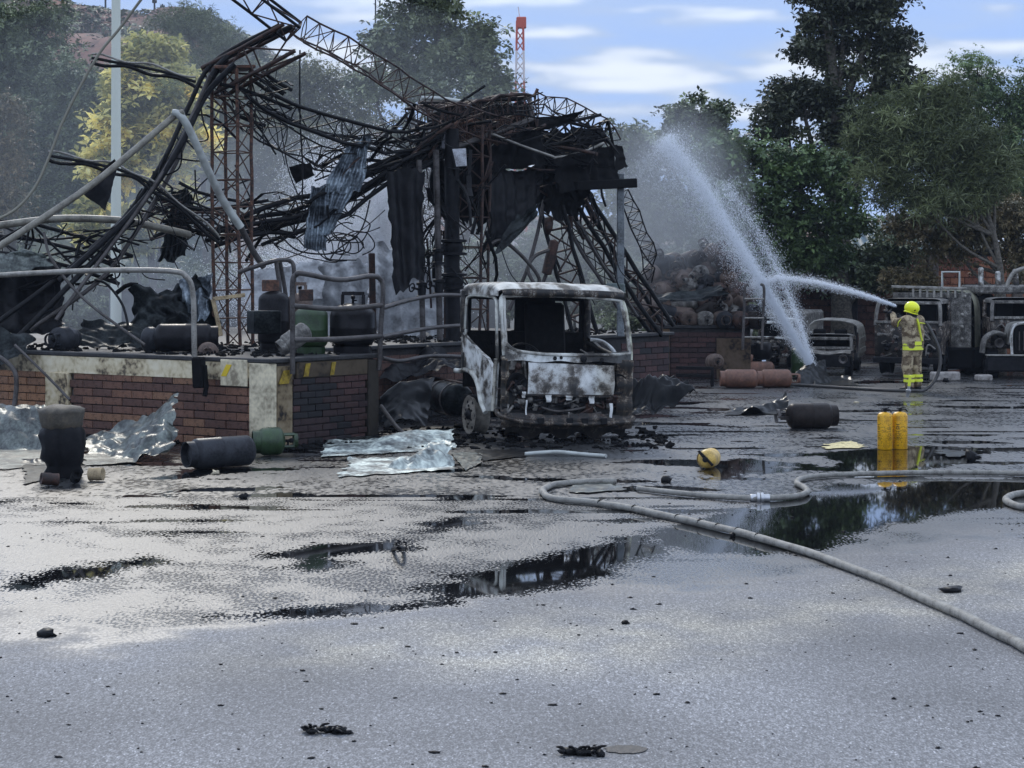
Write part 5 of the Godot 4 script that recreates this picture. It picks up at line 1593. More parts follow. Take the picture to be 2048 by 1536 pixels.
	# what lies over the heap
	crumpled("crushed_sheet", "long dark sheet lying across the heap of cylinders", "sheet metal", [[1300, 590, 44.0], [1440, 572, 44.0], [1450, 588, 43.7], [1310, 606, 43.7]], 0.16, M.galv_dark, 441, 0.0, 0.0, 0.1)
	crumpled("crushed_sheet", "brown sheet with a white edge on the right end of the heap", "sheet metal", [[1452, 568, 44.4], [1508, 552, 44.4], [1508, 590, 44.0], [1462, 588, 44.0]], 0.16, M.rust_dark, 442, 0.0, 0.0, 0.12)
	crumpled("crushed_sheet", "hazy grey sheets crumpled on top of the heap", "sheet metal", [[1305, 545, 46.6], [1450, 535, 46.8], [1470, 575, 46.0], [1300, 580, 46.0]], 0.4, M.galv, 443, 0.0, 0.0, 0.12)
	var lad := thing("ladder", "black steel ladder standing at the right end of the far platform", "ladder", G(1484, 770))
	for x in [0.0, 0.4]:
		mb = MB.new()
		mb.tube(smooth([Vector3(x, 0.75, 0.1), Vector3(x + 0.04, 1.5, 0.02), Vector3(x + 0.06, 2.02, 0.0), Vector3(x + (0.12 if x < 0.1 else 0.0), 2.1, -0.05)], 4), 0.03, 7)
		put("stile", mb, M.rail, lad)
	for y in [1.0, 1.4, 1.8]:
		mb = MB.new()
		mb.tube(PackedVector3Array([Vector3(0.05, y, 0.05), Vector3(0.45, y, 0.05)]), 0.02, 6)
		put("rung", mb, M.rail_pale, lad)
	var guard := thing("guard_rail", "low double guard rail before the far platform", "rail", G(1352, 772))
	for y in [0.22, 0.38]:
		mb = MB.new()
		mb.bar(Vector3(0, y, 0), Vector3(0.75, y - 0.01, 0.1), 0.05, 0.07, Vector3.UP, 0.008)
		put("bar", mb, M.char, guard)
	mb = MB.new()
	mb.box(Transform3D(Basis(), Vector3(0.74, 0.2, 0.1)), Vector3(0.07, 0.4, 0.07), 0.008)
	put("stake", mb, M.char, guard)


# ---------------------------------------------------------------- rails on the dock

func build_rails() -> void:
	var rails := [
		["long bent grab rail across the dock at left", [[[-60, 556, 28.4], [40, 548, 28.2], [200, 541, 27.8], [340, 542, 27.4], [375, 556, 27.3], [386, 590, 27.3], [388, 660, 27.3], [390, 720, 27.3], [400, 758, 27.3]]], 0.038],
		["rail loop bent over the dock's front corner", [[[585, 748, 26.9], [585, 640, 26.9], [585, 565, 26.9], [592, 550, 26.9], [606, 547, 26.9], [680, 560, 27.5], [740, 552, 28.2], [760, 558, 28.4], [766, 580, 28.4], [762, 650, 28.4], [758, 740, 28.4]], [[586, 612, 26.9], [680, 618, 27.6], [764, 610, 28.4]], [[586, 680, 26.9], [680, 678, 27.6], [762, 672, 28.4]]], 0.036],
		["rail running back from the dock corner to the burnt cab", [[[766, 616, 28.5], [820, 600, 29.6], [880, 590, 30.6], [940, 592, 31.4]], [[764, 674, 28.5], [860, 656, 30.2], [940, 650, 31.4]], [[764, 716, 28.5], [800, 722, 29.2], [860, 712, 30.2], [930, 714, 31.4]]], 0.032],
		["small rail hoop behind the left column's right side", [[[476, 545, 30.6], [520, 530, 30.6], [548, 522, 30.6], [560, 520, 30.8], [580, 522, 31.0], [588, 540, 31.0], [588, 620, 31.0]], [[552, 522, 30.7], [560, 580, 30.7], [562, 640, 30.7]], [[560, 524, 30.8], [570, 580, 30.9], [576, 630, 30.9]]], 0.034]]
	var i := 0
	for q in rails:
		var first: Array = q[1][0][0]
		var t := thing("guard_rail", q[0], "rail", P(first[0], first[1], first[2]))
		for run in q[1]:
			var pts := []
			for p in run:
				pts.append(P(p[0], p[1], p[2]) - t.position)
			var mb := MB.new()
			mb.tube(smooth(pts, 6), q[2], 9)
			put("tube", mb, M.rail_pale if i == 0 else M.rail, t)
		i += 1
	var hinge := thing("dock_bumper", "charred bumper block hanging at the foot of the left rail", "bumper", P(398, 745, 27.1))
	var mb := MB.new()
	mb.box(Transform3D(Basis.from_euler(Vector3(0, -0.5, 0.05)), Vector3.ZERO), Vector3(0.16, 0.42, 0.14), 0.02)
	put("block", mb, M.char_matt, hinge)
	mb = MB.new()
	mb.tube(PackedVector3Array([Vector3(0.08, 0.1, 0.03), Vector3(0.1, -0.2, 0.03), Vector3(0.08, -0.32, 0.03)]), 0.035, 7)
	put("hook", mb, M.char_matt, hinge)
	for q in [["thin dark bar leaning from the dock deck to the sheet heap at left", [[88, 465, 30.0], [104, 520, 29.8], [170, 600, 29.4], [290, 690, 28.6]], 0.022, M.rail], ["sloping bar from the dock edge down to the upright cylinder", [[30, 690, 28.6], [90, 748, 28.2], [140, 800, 27.8]], 0.02, M.rail], ["steel angle frame at the dock's left edge", [[-20, 702, 28.5], [30, 744, 28.3], [28, 820, 28.2]], 0.035, M.rail], ["curved black bar arching over the dock's rubble", [[190, 560, 30.4], [215, 570, 30.4], [245, 610, 30.2], [258, 660, 30.0]], 0.02, M.iron]]:
		rod("loose_bar", q[0], "bar", q[1], q[2], q[3])


# ---------------------------------------------------------------- the burnt lorry cab

func wheel(parent: Node3D, at: Vector3, r: float, w: float, m: Material, side: float) -> void:
	# a bare rim whose tyre has burnt away: axis along x, dish on the `side` end
	var xf := axis(Vector3(side, 0, 0), at)
	var mb := MB.new()
	mb.lathe(xf, PackedVector2Array([Vector2(r * 0.9, -w * 0.5), Vector2(r, -w * 0.5), Vector2(r * 0.93, -w * 0.4), Vector2(r * 0.88, 0), Vector2(r * 0.93, w * 0.42), Vector2(r, w * 0.5), Vector2(r * 0.95, w * 0.52), Vector2(r * 0.84, w * 0.4), Vector2(r * 0.72, w * 0.36), Vector2(r * 0.6, w * 0.5), Vector2(r * 0.36, w * 0.5), Vector2(r * 0.34, w * 0.3), Vector2(0.001, w * 0.3)]), 28)
	var rim := put("rim", mb, m, parent)
	mb = MB.new()
	mb.lathe(xf, PackedVector2Array([Vector2(r * 0.26, w * 0.2), Vector2(r * 0.24, w * 0.6), Vector2(r * 0.1, w * 0.72), Vector2(0.001, w * 0.72)]), 14)
	for k in 6:
		var a := TAU * k / 6.0
		mb.lathe(axis(Vector3(side, 0, 0), at + Vector3(side * w * 0.5, cos(a) * r * 0.47, sin(a) * r * 0.47)), PackedVector2Array([Vector2(r * 0.07, 0), Vector2(r * 0.06, 0.012), Vector2(0.001, 0.012)]), 7)
	put("hub", mb, M.char, rim)
	mb = MB.new()
	for k in 6:
		var a := TAU * (k + 0.5) / 6.0
		mb.lathe(axis(Vector3(side, 0, 0), at + Vector3(side * (w * 0.36 + 0.012), cos(a) * r * 0.73, sin(a) * r * 0.73)), PackedVector2Array([Vector2(r * 0.085, 0), Vector2(r * 0.085, 0.006), Vector2(0.001, 0.006)]), 8)
	put("hand_hole", mb, M.rubber, rim)


func clutter(parent: Node3D, at: Vector3, size: Vector3, n: int, seed_: int) -> void:
	# burnt engine bits: pipes, brackets, lumps
	var r := RandomNumberGenerator.new()
	r.seed = seed_
	for k in 3:
		var mb := MB.new()
		for i in n:
			var p := at + Vector3(r.randf_range(-0.5, 0.5), r.randf_range(-0.5, 0.5), r.randf_range(-0.5, 0.5)) * size
			var q := r.randi() % 3
			if q == 0:
				mb.box(Transform3D(Basis.from_euler(Vector3(r.randf() * 0.5, r.randf() * 0.6, r.randf_range(-0.4, 0.4))), p), Vector3(r.randf_range(0.03, 0.13), r.randf_range(0.03, 0.12), 0.06), 0.008)
			elif q == 1:
				mb.tube(smooth([p, p + Vector3(r.randf_range(-0.16, 0.16), r.randf_range(-0.12, 0.12), 0.03), p + Vector3(r.randf_range(-0.25, 0.25), r.randf_range(-0.18, 0.1), 0)], 4), r.randf_range(0.008, 0.022), 6)
			else:
				mb.lathe(axis(Vector3(r.randf_range(-0.4, 0.4), r.randf_range(-0.4, 0.4), 1), p), PackedVector2Array([Vector2(0.001, 0.03), Vector2(0.03, 0.028), Vector2(0.05, 0.0), Vector2(0.05, -0.06)]), 9)
		put("engine_debris", mb, [M.char, M.rust_dark, M.grey_ash][k], parent)


func build_truck() -> void:
	var at := Vector3(0.745, 0, -27.8)
	var t := thing("burnt_lorry", "burnt-out lorry cab, ash white and soot black, before the wreck", "lorry", at, deg_to_rad(20.0))
	t.rotation.z = deg_to_rad(-1.6)
	t.scale = Vector3(1.02, 1.03, 1.12)
	var ash := Color(1, 1, 1)
	var black := Color(0.07, 0.065, 0.06)
	var mb := MB.new()
	# roof: a rounded skin, edges turned down
	mb.grid(28, 10, func(u: float, v: float) -> Vector3:
		var a := PI * (1.0 - u)
		var c := cos(a)
		var s := sin(a)
		var x := 0.95 * signf(c) * pow(absf(c), 0.34)
		var y := 1.95 + (0.205 - 0.02 * v) * pow(absf(s), 0.36)
		var z := lerpf(-0.2, -1.56, v)
		y -= 0.11 * pow(1.0 - v, 8.0) * pow(absf(s), 0.5)
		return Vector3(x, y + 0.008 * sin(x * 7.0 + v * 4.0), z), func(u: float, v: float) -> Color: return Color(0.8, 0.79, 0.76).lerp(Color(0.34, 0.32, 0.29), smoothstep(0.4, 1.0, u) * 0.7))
	put("roof", mb, M.ash, t)
	mb = MB.new()
	mb.col = Color(0.42, 0.42, 0.4)
	mb.grid(24, 4, func(u: float, v: float) -> Vector3:
		var x := lerpf(-0.9, 0.9, u)
		return Vector3(x, lerpf(2.055 - 0.05 * pow(absf(x), 6.0), 1.94 - 0.03 * x * x, v), -0.2 + 0.03 * sin(v * PI)))
	put("header", mb, M.ash_dark, t)
	# pillars
	var pillars := [
		[[[-0.9, 1.16, -0.02], [-0.91, 1.3, -0.04], [-0.9, 1.75, -0.17], [-0.88, 1.93, -0.22], [-0.78, 1.98, -0.235]], 0.04, Color(0.95, 0.95, 0.9)],
		[[[0.93, 1.1, -0.02], [0.935, 1.3, -0.05], [0.92, 1.7, -0.16], [0.88, 1.9, -0.22], [0.76, 1.975, -0.235]], 0.04, Color(1.1, 1.02, 0.82)],
		[[[-0.94, 1.42, -1.5], [-0.95, 1.75, -1.52], [-0.93, 2.0, -1.52]], 0.055, Color(0.2, 0.19, 0.17)],
		[[[0.94, 1.2, -1.5], [0.95, 1.75, -1.52], [0.93, 2.0, -1.52]], 0.05, Color(0.2, 0.19, 0.17)],
		[[[-0.935, 1.02, -0.2], [-0.945, 1.3, -0.22], [-0.93, 1.7, -0.3], [-0.91, 1.9, -0.4], [-0.92, 1.94, -0.7], [-0.93, 1.93, -1.35], [-0.945, 1.8, -1.44], [-0.95, 1.47, -1.46]], 0.022, Color(0.85, 0.84, 0.78)],
		[[[-0.9, 1.28, 0.0], [-0.875, 1.86, -0.17], [-0.8, 1.95, -0.2], [0.0, 1.965, -0.21], [0.76, 1.93, -0.2], [0.86, 1.84, -0.17], [0.9, 1.3, 0.0], [0.82, 1.2, 0.02], [0.0, 1.17, 0.04], [-0.6, 1.2, 0.03], [-0.8, 1.24, 0.02], [-0.9, 1.32, 0.0]], 0.024, Color(0.75, 0.74, 0.7)],
		[[[0.94, 1.12, -0.3], [0.95, 1.2, -0.9], [0.95, 1.3, -1.45]], 0.04, black],
		[[[0.42, 1.38, -0.2], [0.55, 1.36, -0.1], [0.68, 1.25, -0.03], [0.74, 1.12, 0.0]], 0.026, Color(0.8, 0.82, 0.84)]]
	var k := 0
	for q in pillars:
		mb = MB.new()
		mb.col = q[2]
		var pts := []
		for p in q[0]:
			pts.append(Vector3(p[0], p[1], p[2]))
		mb.tube(smooth(pts, 6), q[1], 9)
		put(["pillar", "pillar", "pillar", "pillar", "door_frame", "windscreen_frame", "door_frame", "wiper_arm"][k], mb, M.ash_dark if q[2].r < 0.5 else M.ash, t)
		k += 1
	# cowl under the windscreen, with holes
	mb = MB.new()
	mb.grid(30, 5, func(u: float, v: float) -> Vector3:
		var x := lerpf(-0.92, 0.92, u)
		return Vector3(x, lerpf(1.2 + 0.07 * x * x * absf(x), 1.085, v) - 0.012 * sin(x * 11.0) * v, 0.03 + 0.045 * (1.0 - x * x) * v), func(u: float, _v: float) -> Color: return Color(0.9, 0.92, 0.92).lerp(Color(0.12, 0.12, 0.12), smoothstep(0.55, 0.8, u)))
	put("cowl", mb, M.ash, t)
	mb = MB.new()
	for q in [[-0.22, 1.13, 0.03], [-0.13, 1.14, 0.025], [0.2, 1.13, 0.05], [0.47, 1.12, 0.03]]:
		mb.lathe(axis(Vector3(0, 0.1, 1), Vector3(q[0], q[1], 0.078)), PackedVector2Array([Vector2(q[2], 0), Vector2(q[2] * 0.9, 0.006), Vector2(0.001, 0.006)]), 9)
	put("cowl_hole", mb, M.rubber, t)
	# the bright front plate, buckled by the heat
	mb = MB.new()
	mb.grid(26, 14, func(u: float, v: float) -> Vector3:
		var x := lerpf(-0.6, 0.66, u)
		var wave := 0.016 * sin(x * 9.0 + 1.0) + 0.012 * sin(x * 17.0 + v * 4.0) * sin(v * 3.0)
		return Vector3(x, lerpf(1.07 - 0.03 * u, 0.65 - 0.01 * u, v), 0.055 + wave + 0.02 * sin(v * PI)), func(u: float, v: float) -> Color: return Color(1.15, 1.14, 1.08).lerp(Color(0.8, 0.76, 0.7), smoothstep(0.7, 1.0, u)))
	put("front_panel", mb, M.ash, t)
	mb = MB.new()
	mb.grid(20, 16, func(u: float, v: float) -> Vector3: return Vector3(lerpf(-0.95, 0.95, u), lerpf(1.1, 0.3, v), -0.03 + 0.02 * sin(u * 30.0) * sin(v * 20.0)), func(u: float, v: float) -> Color: return Color(0.3, 0.28, 0.25).lerp(black, smoothstep(0.2, 0.6, v)))
	put("inner_front", mb, M.ash_dark, t)
	mb = MB.new()
	mb.grid(8, 18, func(u: float, v: float) -> Vector3:
		var y := lerpf(1.14, 0.36, v)
		return Vector3(lerpf(-0.96, -0.84, u), y, 0.0 + 0.03 * sin(u * PI) + 0.015 * sin(v * 21.0)), func(_u: float, v: float) -> Color: return Color(0.8, 0.76, 0.66).lerp(Color(0.35, 0.32, 0.28), v))
	put("corner_panel", mb, M.ash_dark, t)
	mb = MB.new()
	mb.grid(8, 18, func(u: float, v: float) -> Vector3: return Vector3(lerpf(0.72, 0.965, u), lerpf(1.12, 0.36, v), 0.02 + 0.03 * sin(u * PI) + 0.01 * sin(v * 17.0)), func(u: float, v: float) -> Color: return Color(0.4, 0.36, 0.3).lerp(Color(0.9, 0.85, 0.75), smoothstep(0.8, 1.0, u) * 0.8))
	put("corner_panel", mb, M.ash_dark, t)
	# lower lip of the plate with pale tabs
	mb = MB.new()
	mb.col = Color(0.3, 0.28, 0.26)
	mb.bar(Vector3(-0.66, 0.635, 0.05), Vector3(0.7, 0.615, 0.05), 0.05, 0.03, Vector3.UP, 0.006)
	put("lip", mb, M.ash_dark, t)
	for q in [[-0.66, 0.64, 0.06, 0.08], [-0.3, 0.59, 0.09, 0.1], [0.0, 0.6, 0.11, 0.06], [0.33, 0.575, 0.09, 0.1], [0.62, 0.42, 0.05, 0.22], [0.0, 0.35, 0.03, 0.12], [-0.62, 0.47, 0.025, 0.2]]:
		mb = MB.new()
		mb.col = Color(1.1, 1.1, 1.05)
		mb.grid(3, 4, func(u: float, v: float) -> Vector3: return Vector3(q[0] + (u - 0.5) * q[2] * (1.0 - 0.25 * v), q[1] + (0.5 - v) * q[3], 0.085 + 0.012 * sin(v * 6.0 + q[0] * 9.0)))
		put("ash_tab", mb, M.ash, t)
	# headlamp hollows
	for s in [-1.0, 1.0]:
		mb = MB.new()
		mb.lathe(axis(Vector3(0, 0, 1), Vector3(s * 0.74, 0.79, 0.0)), PackedVector2Array([Vector2(0.02, -0.02), Vector2(0.09, 0.0), Vector2(0.125, 0.045), Vector2(0.14, 0.045), Vector2(0.145, 0.02)]), 16)
		put("headlamp_hollow", mb, M.char, t)
	# radiator, cross members and bumper
	mb = MB.new()
	mb.box(Transform3D(Basis(), Vector3(0.05, 0.46, -0.12)), Vector3(1.0, 0.34, 0.1), 0.015)
	for i in 9:
		mb.box(Transform3D(Basis.from_euler(Vector3(0, 0, 0.03 * sin(i * 2.0))), Vector3(-0.4 + i * 0.11, 0.46, -0.06)), Vector3(0.022, 0.33, 0.03))
	put("radiator", mb, M.char, t)
	mb = MB.new()
	mb.tube(smooth([Vector3(-0.5, 0.52, -0.02), Vector3(-0.2, 0.42, 0.03), Vector3(0.1, 0.44, 0.03), Vector3(0.4, 0.5, 0.0)], 5), 0.02, 6)
	mb.tube(smooth([Vector3(-0.55, 0.38, 0.0), Vector3(0.0, 0.33, 0.05), Vector3(0.5, 0.4, 0.02)], 5), 0.018, 6)
	put("engine_pipe", mb, M.rail, t)
	clutter(t, Vector3(0.0, 0.45, 0.0), Vector3(1.5, 0.3, 0.1), 14, 71)
	clutter(t, Vector3(-0.76, 0.75, 0.0), Vector3(0.28, 0.6, 0.06), 8, 72)
	clutter(t, Vector3(0.0, 1.1, -0.3), Vector3(1.5, 0.12, 0.3), 8, 73)
	mb = MB.new()
	mb.col = Color(0.5, 0.47, 0.42)
	mb.tube(smooth([Vector3(-0.98, 0.42, -0.1), Vector3(-0.95, 0.35, 0.02), Vector3(-0.6, 0.27, 0.09), Vector3(0.0, 0.25, 0.11), Vector3(0.6, 0.26, 0.09), Vector3(0.9, 0.28, 0.06), Vector3(1.0, 0.33, 0.0)], 6), 0.035, 8)
	put("bumper", mb, M.ash_dark, t)
	mb = MB.new()
	mb.grid(24, 4, func(u: float, v: float) -> Vector3: return Vector3(lerpf(-0.95, 0.98, u), lerpf(0.38, 0.19, v) + 0.015 * sin(u * 12.0), 0.06 + 0.05 * sin(v * PI) - 0.08 * pow(absf(u - 0.5) * 2.0, 4.0)), func(_u: float, v: float) -> Color: return Color(0.3, 0.27, 0.24))
	put("bumper_plate", mb, M.ash_dark, t)
	for x in [-0.42, 0.0, 0.22, 0.5]:
		mb = MB.new()
		mb.box(Transform3D(Basis.from_euler(Vector3(0, 0, 0.05)), Vector3(x, 0.29, 0.125)), Vector3(0.1, 0.09, 0.03), 0.01)
		put("bumper_recess", mb, M.rubber, t)
	mb = MB.new()
	mb.col = Color(0.12, 0.11, 0.1)
	mb.grid(20, 3, func(u: float, v: float) -> Vector3: return Vector3(lerpf(-0.86, 0.9, u), lerpf(0.24, 0.08 + 0.05 * sin(u * 23.0), v), -0.02 - 0.06 * v))
	put("under_skirt", mb, M.ash_dark, t)
	# left door and wing, cut round the wheel
	for s in [-1.0, 1.0]:
		mb = MB.new()
		var poly := PackedVector2Array([Vector2(0.16, 1.06), Vector2(0.2, 0.7), Vector2(0.2, 0.4), Vector2(0.46, 0.38), Vector2(0.62, 0.46), Vector2(0.7, 0.62), Vector2(0.82, 0.76), Vector2(1.0, 0.86), Vector2(1.2, 0.89), Vector2(1.5, 0.86), Vector2(1.53, 1.2), Vector2(1.52, 1.52), Vector2(1.46, 1.4), Vector2(1.3, 1.34), Vector2(1.0, 1.24), Vector2(0.75, 1.16), Vector2(0.5, 1.1), Vector2(0.3, 0.98)])
		mb.col = Color(1.1, 1.1, 1.08) if s < 0 else black
		mb.prism(poly, 0.05, Transform3D(Basis(Vector3(0, 0, -1), Vector3.UP, Vector3(-s, 0, 0) * -1.0), Vector3(s * 0.95, 0, 0)))
		for i in mb.v.size():   # the flames blackened its lower rear and top edge
			var q := mb.v[i]
			var k2 := maxf(smoothstep(-0.95, -1.35, q.z) * smoothstep(1.25, 0.95, q.y), smoothstep(0.75, 0.4, q.y) * 0.7)
			mb.c[i] = mb.c[i].lerp(Color(0.12, 0.11, 0.1), k2)
		var door := put("door", mb, M.ash if s < 0 else M.ash_dark, t)
		mb = MB.new()
		mb.col = Color(0.95, 0.95, 0.9) if s < 0 else black
		mb.tube(smooth([Vector3(s * 0.975, 0.36, -0.5), Vector3(s * 0.985, 0.5, -0.66), Vector3(s * 0.99, 0.72, -0.78), Vector3(s * 0.99, 0.86, -1.0), Vector3(s * 0.985, 0.9, -1.3), Vector3(s * 0.98, 0.87, -1.52), Vector3(s * 0.98, 0.87, -1.72)], 5), 0.035, 8)
		put("wheel_arch", mb, M.ash if s < 0 else M.ash_dark, t)
		if s < 0:
			mb = MB.new()
			mb.col = Color(0.06, 0.06, 0.06)
			mb.box(Transform3D(Basis(), Vector3(-0.98, 1.02, -1.42)), Vector3(0.012, 0.24, 0.05), 0.004)
			put("door_gap", mb, M.ash_dark, door)
			mb = MB.new()
			mb.col = Color(0.9, 0.9, 0.85)
			mb.box(Transform3D(Basis.from_euler(Vector3(0.1, 0, 0)), Vector3(-0.98, 1.42, -1.34)), Vector3(0.03, 0.1, 0.05), 0.01)
			put("hinge", mb, M.ash, door)
			mb = MB.new()
			mb.col = Color(0.75, 0.72, 0.64)
			mb.tube(PackedVector3Array([Vector3(-0.975, 1.1, -0.17), Vector3(-0.975, 0.75, -0.2), Vector3(-0.975, 0.4, -0.22)]), 0.028, 7)
			put("door_edge", mb, M.ash, door)
	# rear wall, seats, engine cover, floor
	mb = MB.new()
	mb.box(Transform3D(Basis(), Vector3(0, 1.05, -1.54)), Vector3(1.86, 0.8, 0.04), 0.01)
	mb.box(Transform3D(Basis(), Vector3(0.14, 1.7, -1.54)), Vector3(0.62, 0.5, 0.036), 0.01)
	mb.box(Transform3D(Basis(), Vector3(0, 1.96, -1.54)), Vector3(1.8, 0.14, 0.032), 0.01)
	for x in [-0.88, 0.88]:
		mb.box(Transform3D(Basis(), Vector3(x, 1.65, -1.54)), Vector3(0.1, 0.56, 0.03), 0.01)
	put("rear_wall", mb, M.char_matt, t)
	mb = MB.new()
	mb.box(Transform3D(Basis.from_euler(Vector3(-0.15, 0, 0)), Vector3(0.06, 1.4, -0.95)), Vector3(0.6, 0.95, 0.1), 0.04)
	mb.box(Transform3D(Basis(), Vector3(0.06, 0.9, -0.8)), Vector3(1.4, 0.14, 0.5), 0.03)
	put("seat_frame", mb, M.char_matt, t)
	mb = MB.new()
	mb.box(Transform3D(Basis(), Vector3(0, 0.5, -0.85)), Vector3(1.84, 0.08, 1.4), 0.01)
	mb.box(Transform3D(Basis(), Vector3(0, 0.72, -0.85)), Vector3(0.8, 0.4, 1.0), 0.03)
	put("floor_pan", mb, M.char_matt, t)
	mb = MB.new()
	var ring := PackedVector3Array()
	for i in 21:
		ring.append(Vector3(-0.45 + cos(TAU * i / 20.0) * 0.2, 1.18 + sin(TAU * i / 20.0) * 0.12, -0.42 - sin(TAU * i / 20.0) * 0.14))
	mb.tube(ring, 0.014, 6, false)
	mb.tube(PackedVector3Array([Vector3(-0.45, 1.18, -0.42), Vector3(-0.45, 0.7, -0.2)]), 0.025, 6)
	put("steering_wheel", mb, M.iron, t)
	mb = MB.new()
	mb.bar(Vector3(-0.9, 1.12, -0.12), Vector3(0.9, 1.06, -0.12), 0.2, 0.06, Vector3.UP, 0.015)
	put("dash_frame", mb, M.char, t)
	# chassis behind the cab
	for x in [-0.38, 0.38]:
		mb = MB.new()
		mb.bar(Vector3(x, 0.52, 0.0), Vector3(x, 0.56, -4.6), 0.07, 0.18, Vector3.UP, 0.01)
		put("chassis_rail", mb, M.rust_dark, t)
	for z in [-1.9, -2.8, -3.7, -4.5]:
		mb = MB.new()
		mb.bar(Vector3(-0.38, 0.54, z), Vector3(0.38, 0.54, z), 0.07, 0.12, Vector3.UP, 0.01)
		put("cross_member", mb, M.rust_dark, t)
	mb = MB.new()
	mb.lathe(axis(Vector3(0, 0, 1), Vector3(-0.78, 0.42, -3.0)), PackedVector2Array([Vector2(0, 0), Vector2(0.2, 0.02), Vector2(0.24, 0.08), Vector2(0.24, 0.9), Vector2(0.2, 0.96), Vector2(0, 0.98)]), 20)
	put("fuel_tank", mb, M.galv_dark, t)
	for z in [-2.75, -2.25]:
		mb = MB.new()
		mb.lathe(axis(Vector3(0, 0, 1), Vector3(-0.78, 0.42, z)), PackedVector2Array([Vector2(0.242, 0), Vector2(0.252, 0.0), Vector2(0.252, 0.05), Vector2(0.242, 0.05)]), 20)
		put("tank_strap", mb, M.rail, t)
	wheel(t, Vector3(-0.86, 0.28, -1.16), 0.27, 0.22, mat("burnt rim", L(0.33, 0.3, 0.25), 0.7, 0.1, T.grime, 3.0, 0.2), -1.0)
	wheel(t, Vector3(0.86, 0.28, -1.16), 0.27, 0.22, M.cyl_rust, 1.0)
	wheel(t, Vector3(-0.86, 0.28, -3.9), 0.27, 0.3, M.cyl_rust, -1.0)
	wheel(t, Vector3(0.86, 0.28, -3.9), 0.27, 0.3, M.cyl_rust, 1.0)
	for z in [-1.16, -3.9]:
		mb = MB.new()
		mb.tube(PackedVector3Array([Vector3(-0.8, 0.3, z), Vector3(0.8, 0.3, z)]), 0.06, 8)
		put("axle", mb, M.char, t)


# ---------------------------------------------------------------- burnt vehicles along the far wall

func cab_shell(t: Node3D, w: float, y0: float, belt: float, top: float, depth: float, rake: float, paint: Material) -> void:
	# a burnt cab seen from the front: nose, cowl, pillars, roof, open windscreen with blackness inside
	var h := w * 0.5
	var mb := MB.new()
	mb.grid(16, 8, func(u: float, v: float) -> Vector3: return Vector3(lerpf(-h, h, u), lerpf(belt, y0, v) + 0.012 * sin(u * 19.0), 0.05 * sin(v * PI) - 0.08 * pow(absf(u * 2.0 - 1.0), 5.0) + 0.012 * sin(u * 23.0 + v * 9.0)), func(u: float, v: float) -> Color: return Color(0.7, 0.7, 0.68).lerp(Color(0.16, 0.15, 0.14), smoothstep(0.1, 0.45, v)))
	put("nose", mb, M.ash_dark, t)
	mb = MB.new()
	mb.grid(18, 6, func(u: float, v: float) -> Vector3:
		var a := PI * (1.0 - u)
		return Vector3(h * 0.95 * signf(cos(a)) * pow(absf(cos(a)), 0.35), top - 0.12 + 0.12 * pow(absf(sin(a)), 0.4), lerpf(-rake, -depth, v)))
	put("roof", mb, paint, t)
	for s in [-1.0, 1.0]:
		mb = MB.new()
		mb.tube(smooth([Vector3(s * h * 0.97, belt - 0.05, -0.02), Vector3(s * h * 0.95, (belt + top) * 0.5, -rake * 0.55), Vector3(s * h * 0.9, top - 0.08, -rake)], 4), 0.045, 7)
		put("pillar", mb, paint, t)
		mb = MB.new()
		mb.tube(PackedVector3Array([Vector3(s * h * 0.96, belt, -depth + 0.05), Vector3(s * h * 0.93, top - 0.06, -depth + 0.05)]), 0.05, 7)
		put("pillar", mb, M.ash_dark, t)
		mb = MB.new()
		mb.prism(PackedVector2Array([Vector2(0.05, belt), Vector2(0.05, y0 + 0.1), Vector2(depth * 0.35, y0 + 0.05), Vector2(depth * 0.5, y0 + 0.35), Vector2(depth * 0.8, y0 + 0.4), Vector2(depth, y0 + 0.2), Vector2(depth, belt + 0.05)]), 0.05, Transform3D(Basis(Vector3(0, 0, -1), Vector3.UP, Vector3(1, 0, 0)), Vector3(s * h * 0.97, 0, 0)))
		put("door", mb, M.ash_dark, t)
	mb = MB.new()
	mb.bar(Vector3(-h * 0.92, belt + 0.03, 0.01), Vector3(h * 0.92, belt + 0.03, 0.01), 0.08, 0.06, Vector3.UP, 0.01)
	put("cowl", mb, paint, t)
	mb = MB.new()
	mb.bar(Vector3(-h * 0.88, top - 0.1, -rake + 0.02), Vector3(h * 0.88, top - 0.1, -rake + 0.02), 0.06, 0.07, Vector3.UP, 0.01)
	put("header", mb, paint, t)
	mb = MB.new()
	mb.box(Transform3D(Basis(), Vector3(0, (belt + top) * 0.5, -depth + 0.02)), Vector3(w * 0.9, top - belt, 0.04))
	mb.box(Transform3D(Basis(), Vector3(0, (belt + y0) * 0.5, -depth * 0.5)), Vector3(w * 0.9, 0.3, depth * 0.8))
	for x in [-0.22, 0.22]:
		mb.box(Transform3D(Basis(), Vector3(x * w, belt + 0.15, -depth * 0.65)), Vector3(w * 0.26, 0.6, 0.1), 0.03)
	put("interior", mb, M.char_matt, t)
	clutter(t, Vector3(0, (belt + y0) * 0.5 - 0.05, 0.06), Vector3(w * 0.85, (belt - y0) * 0.8, 0.06), 15, int(w * 100) + int(y0 * 1000))


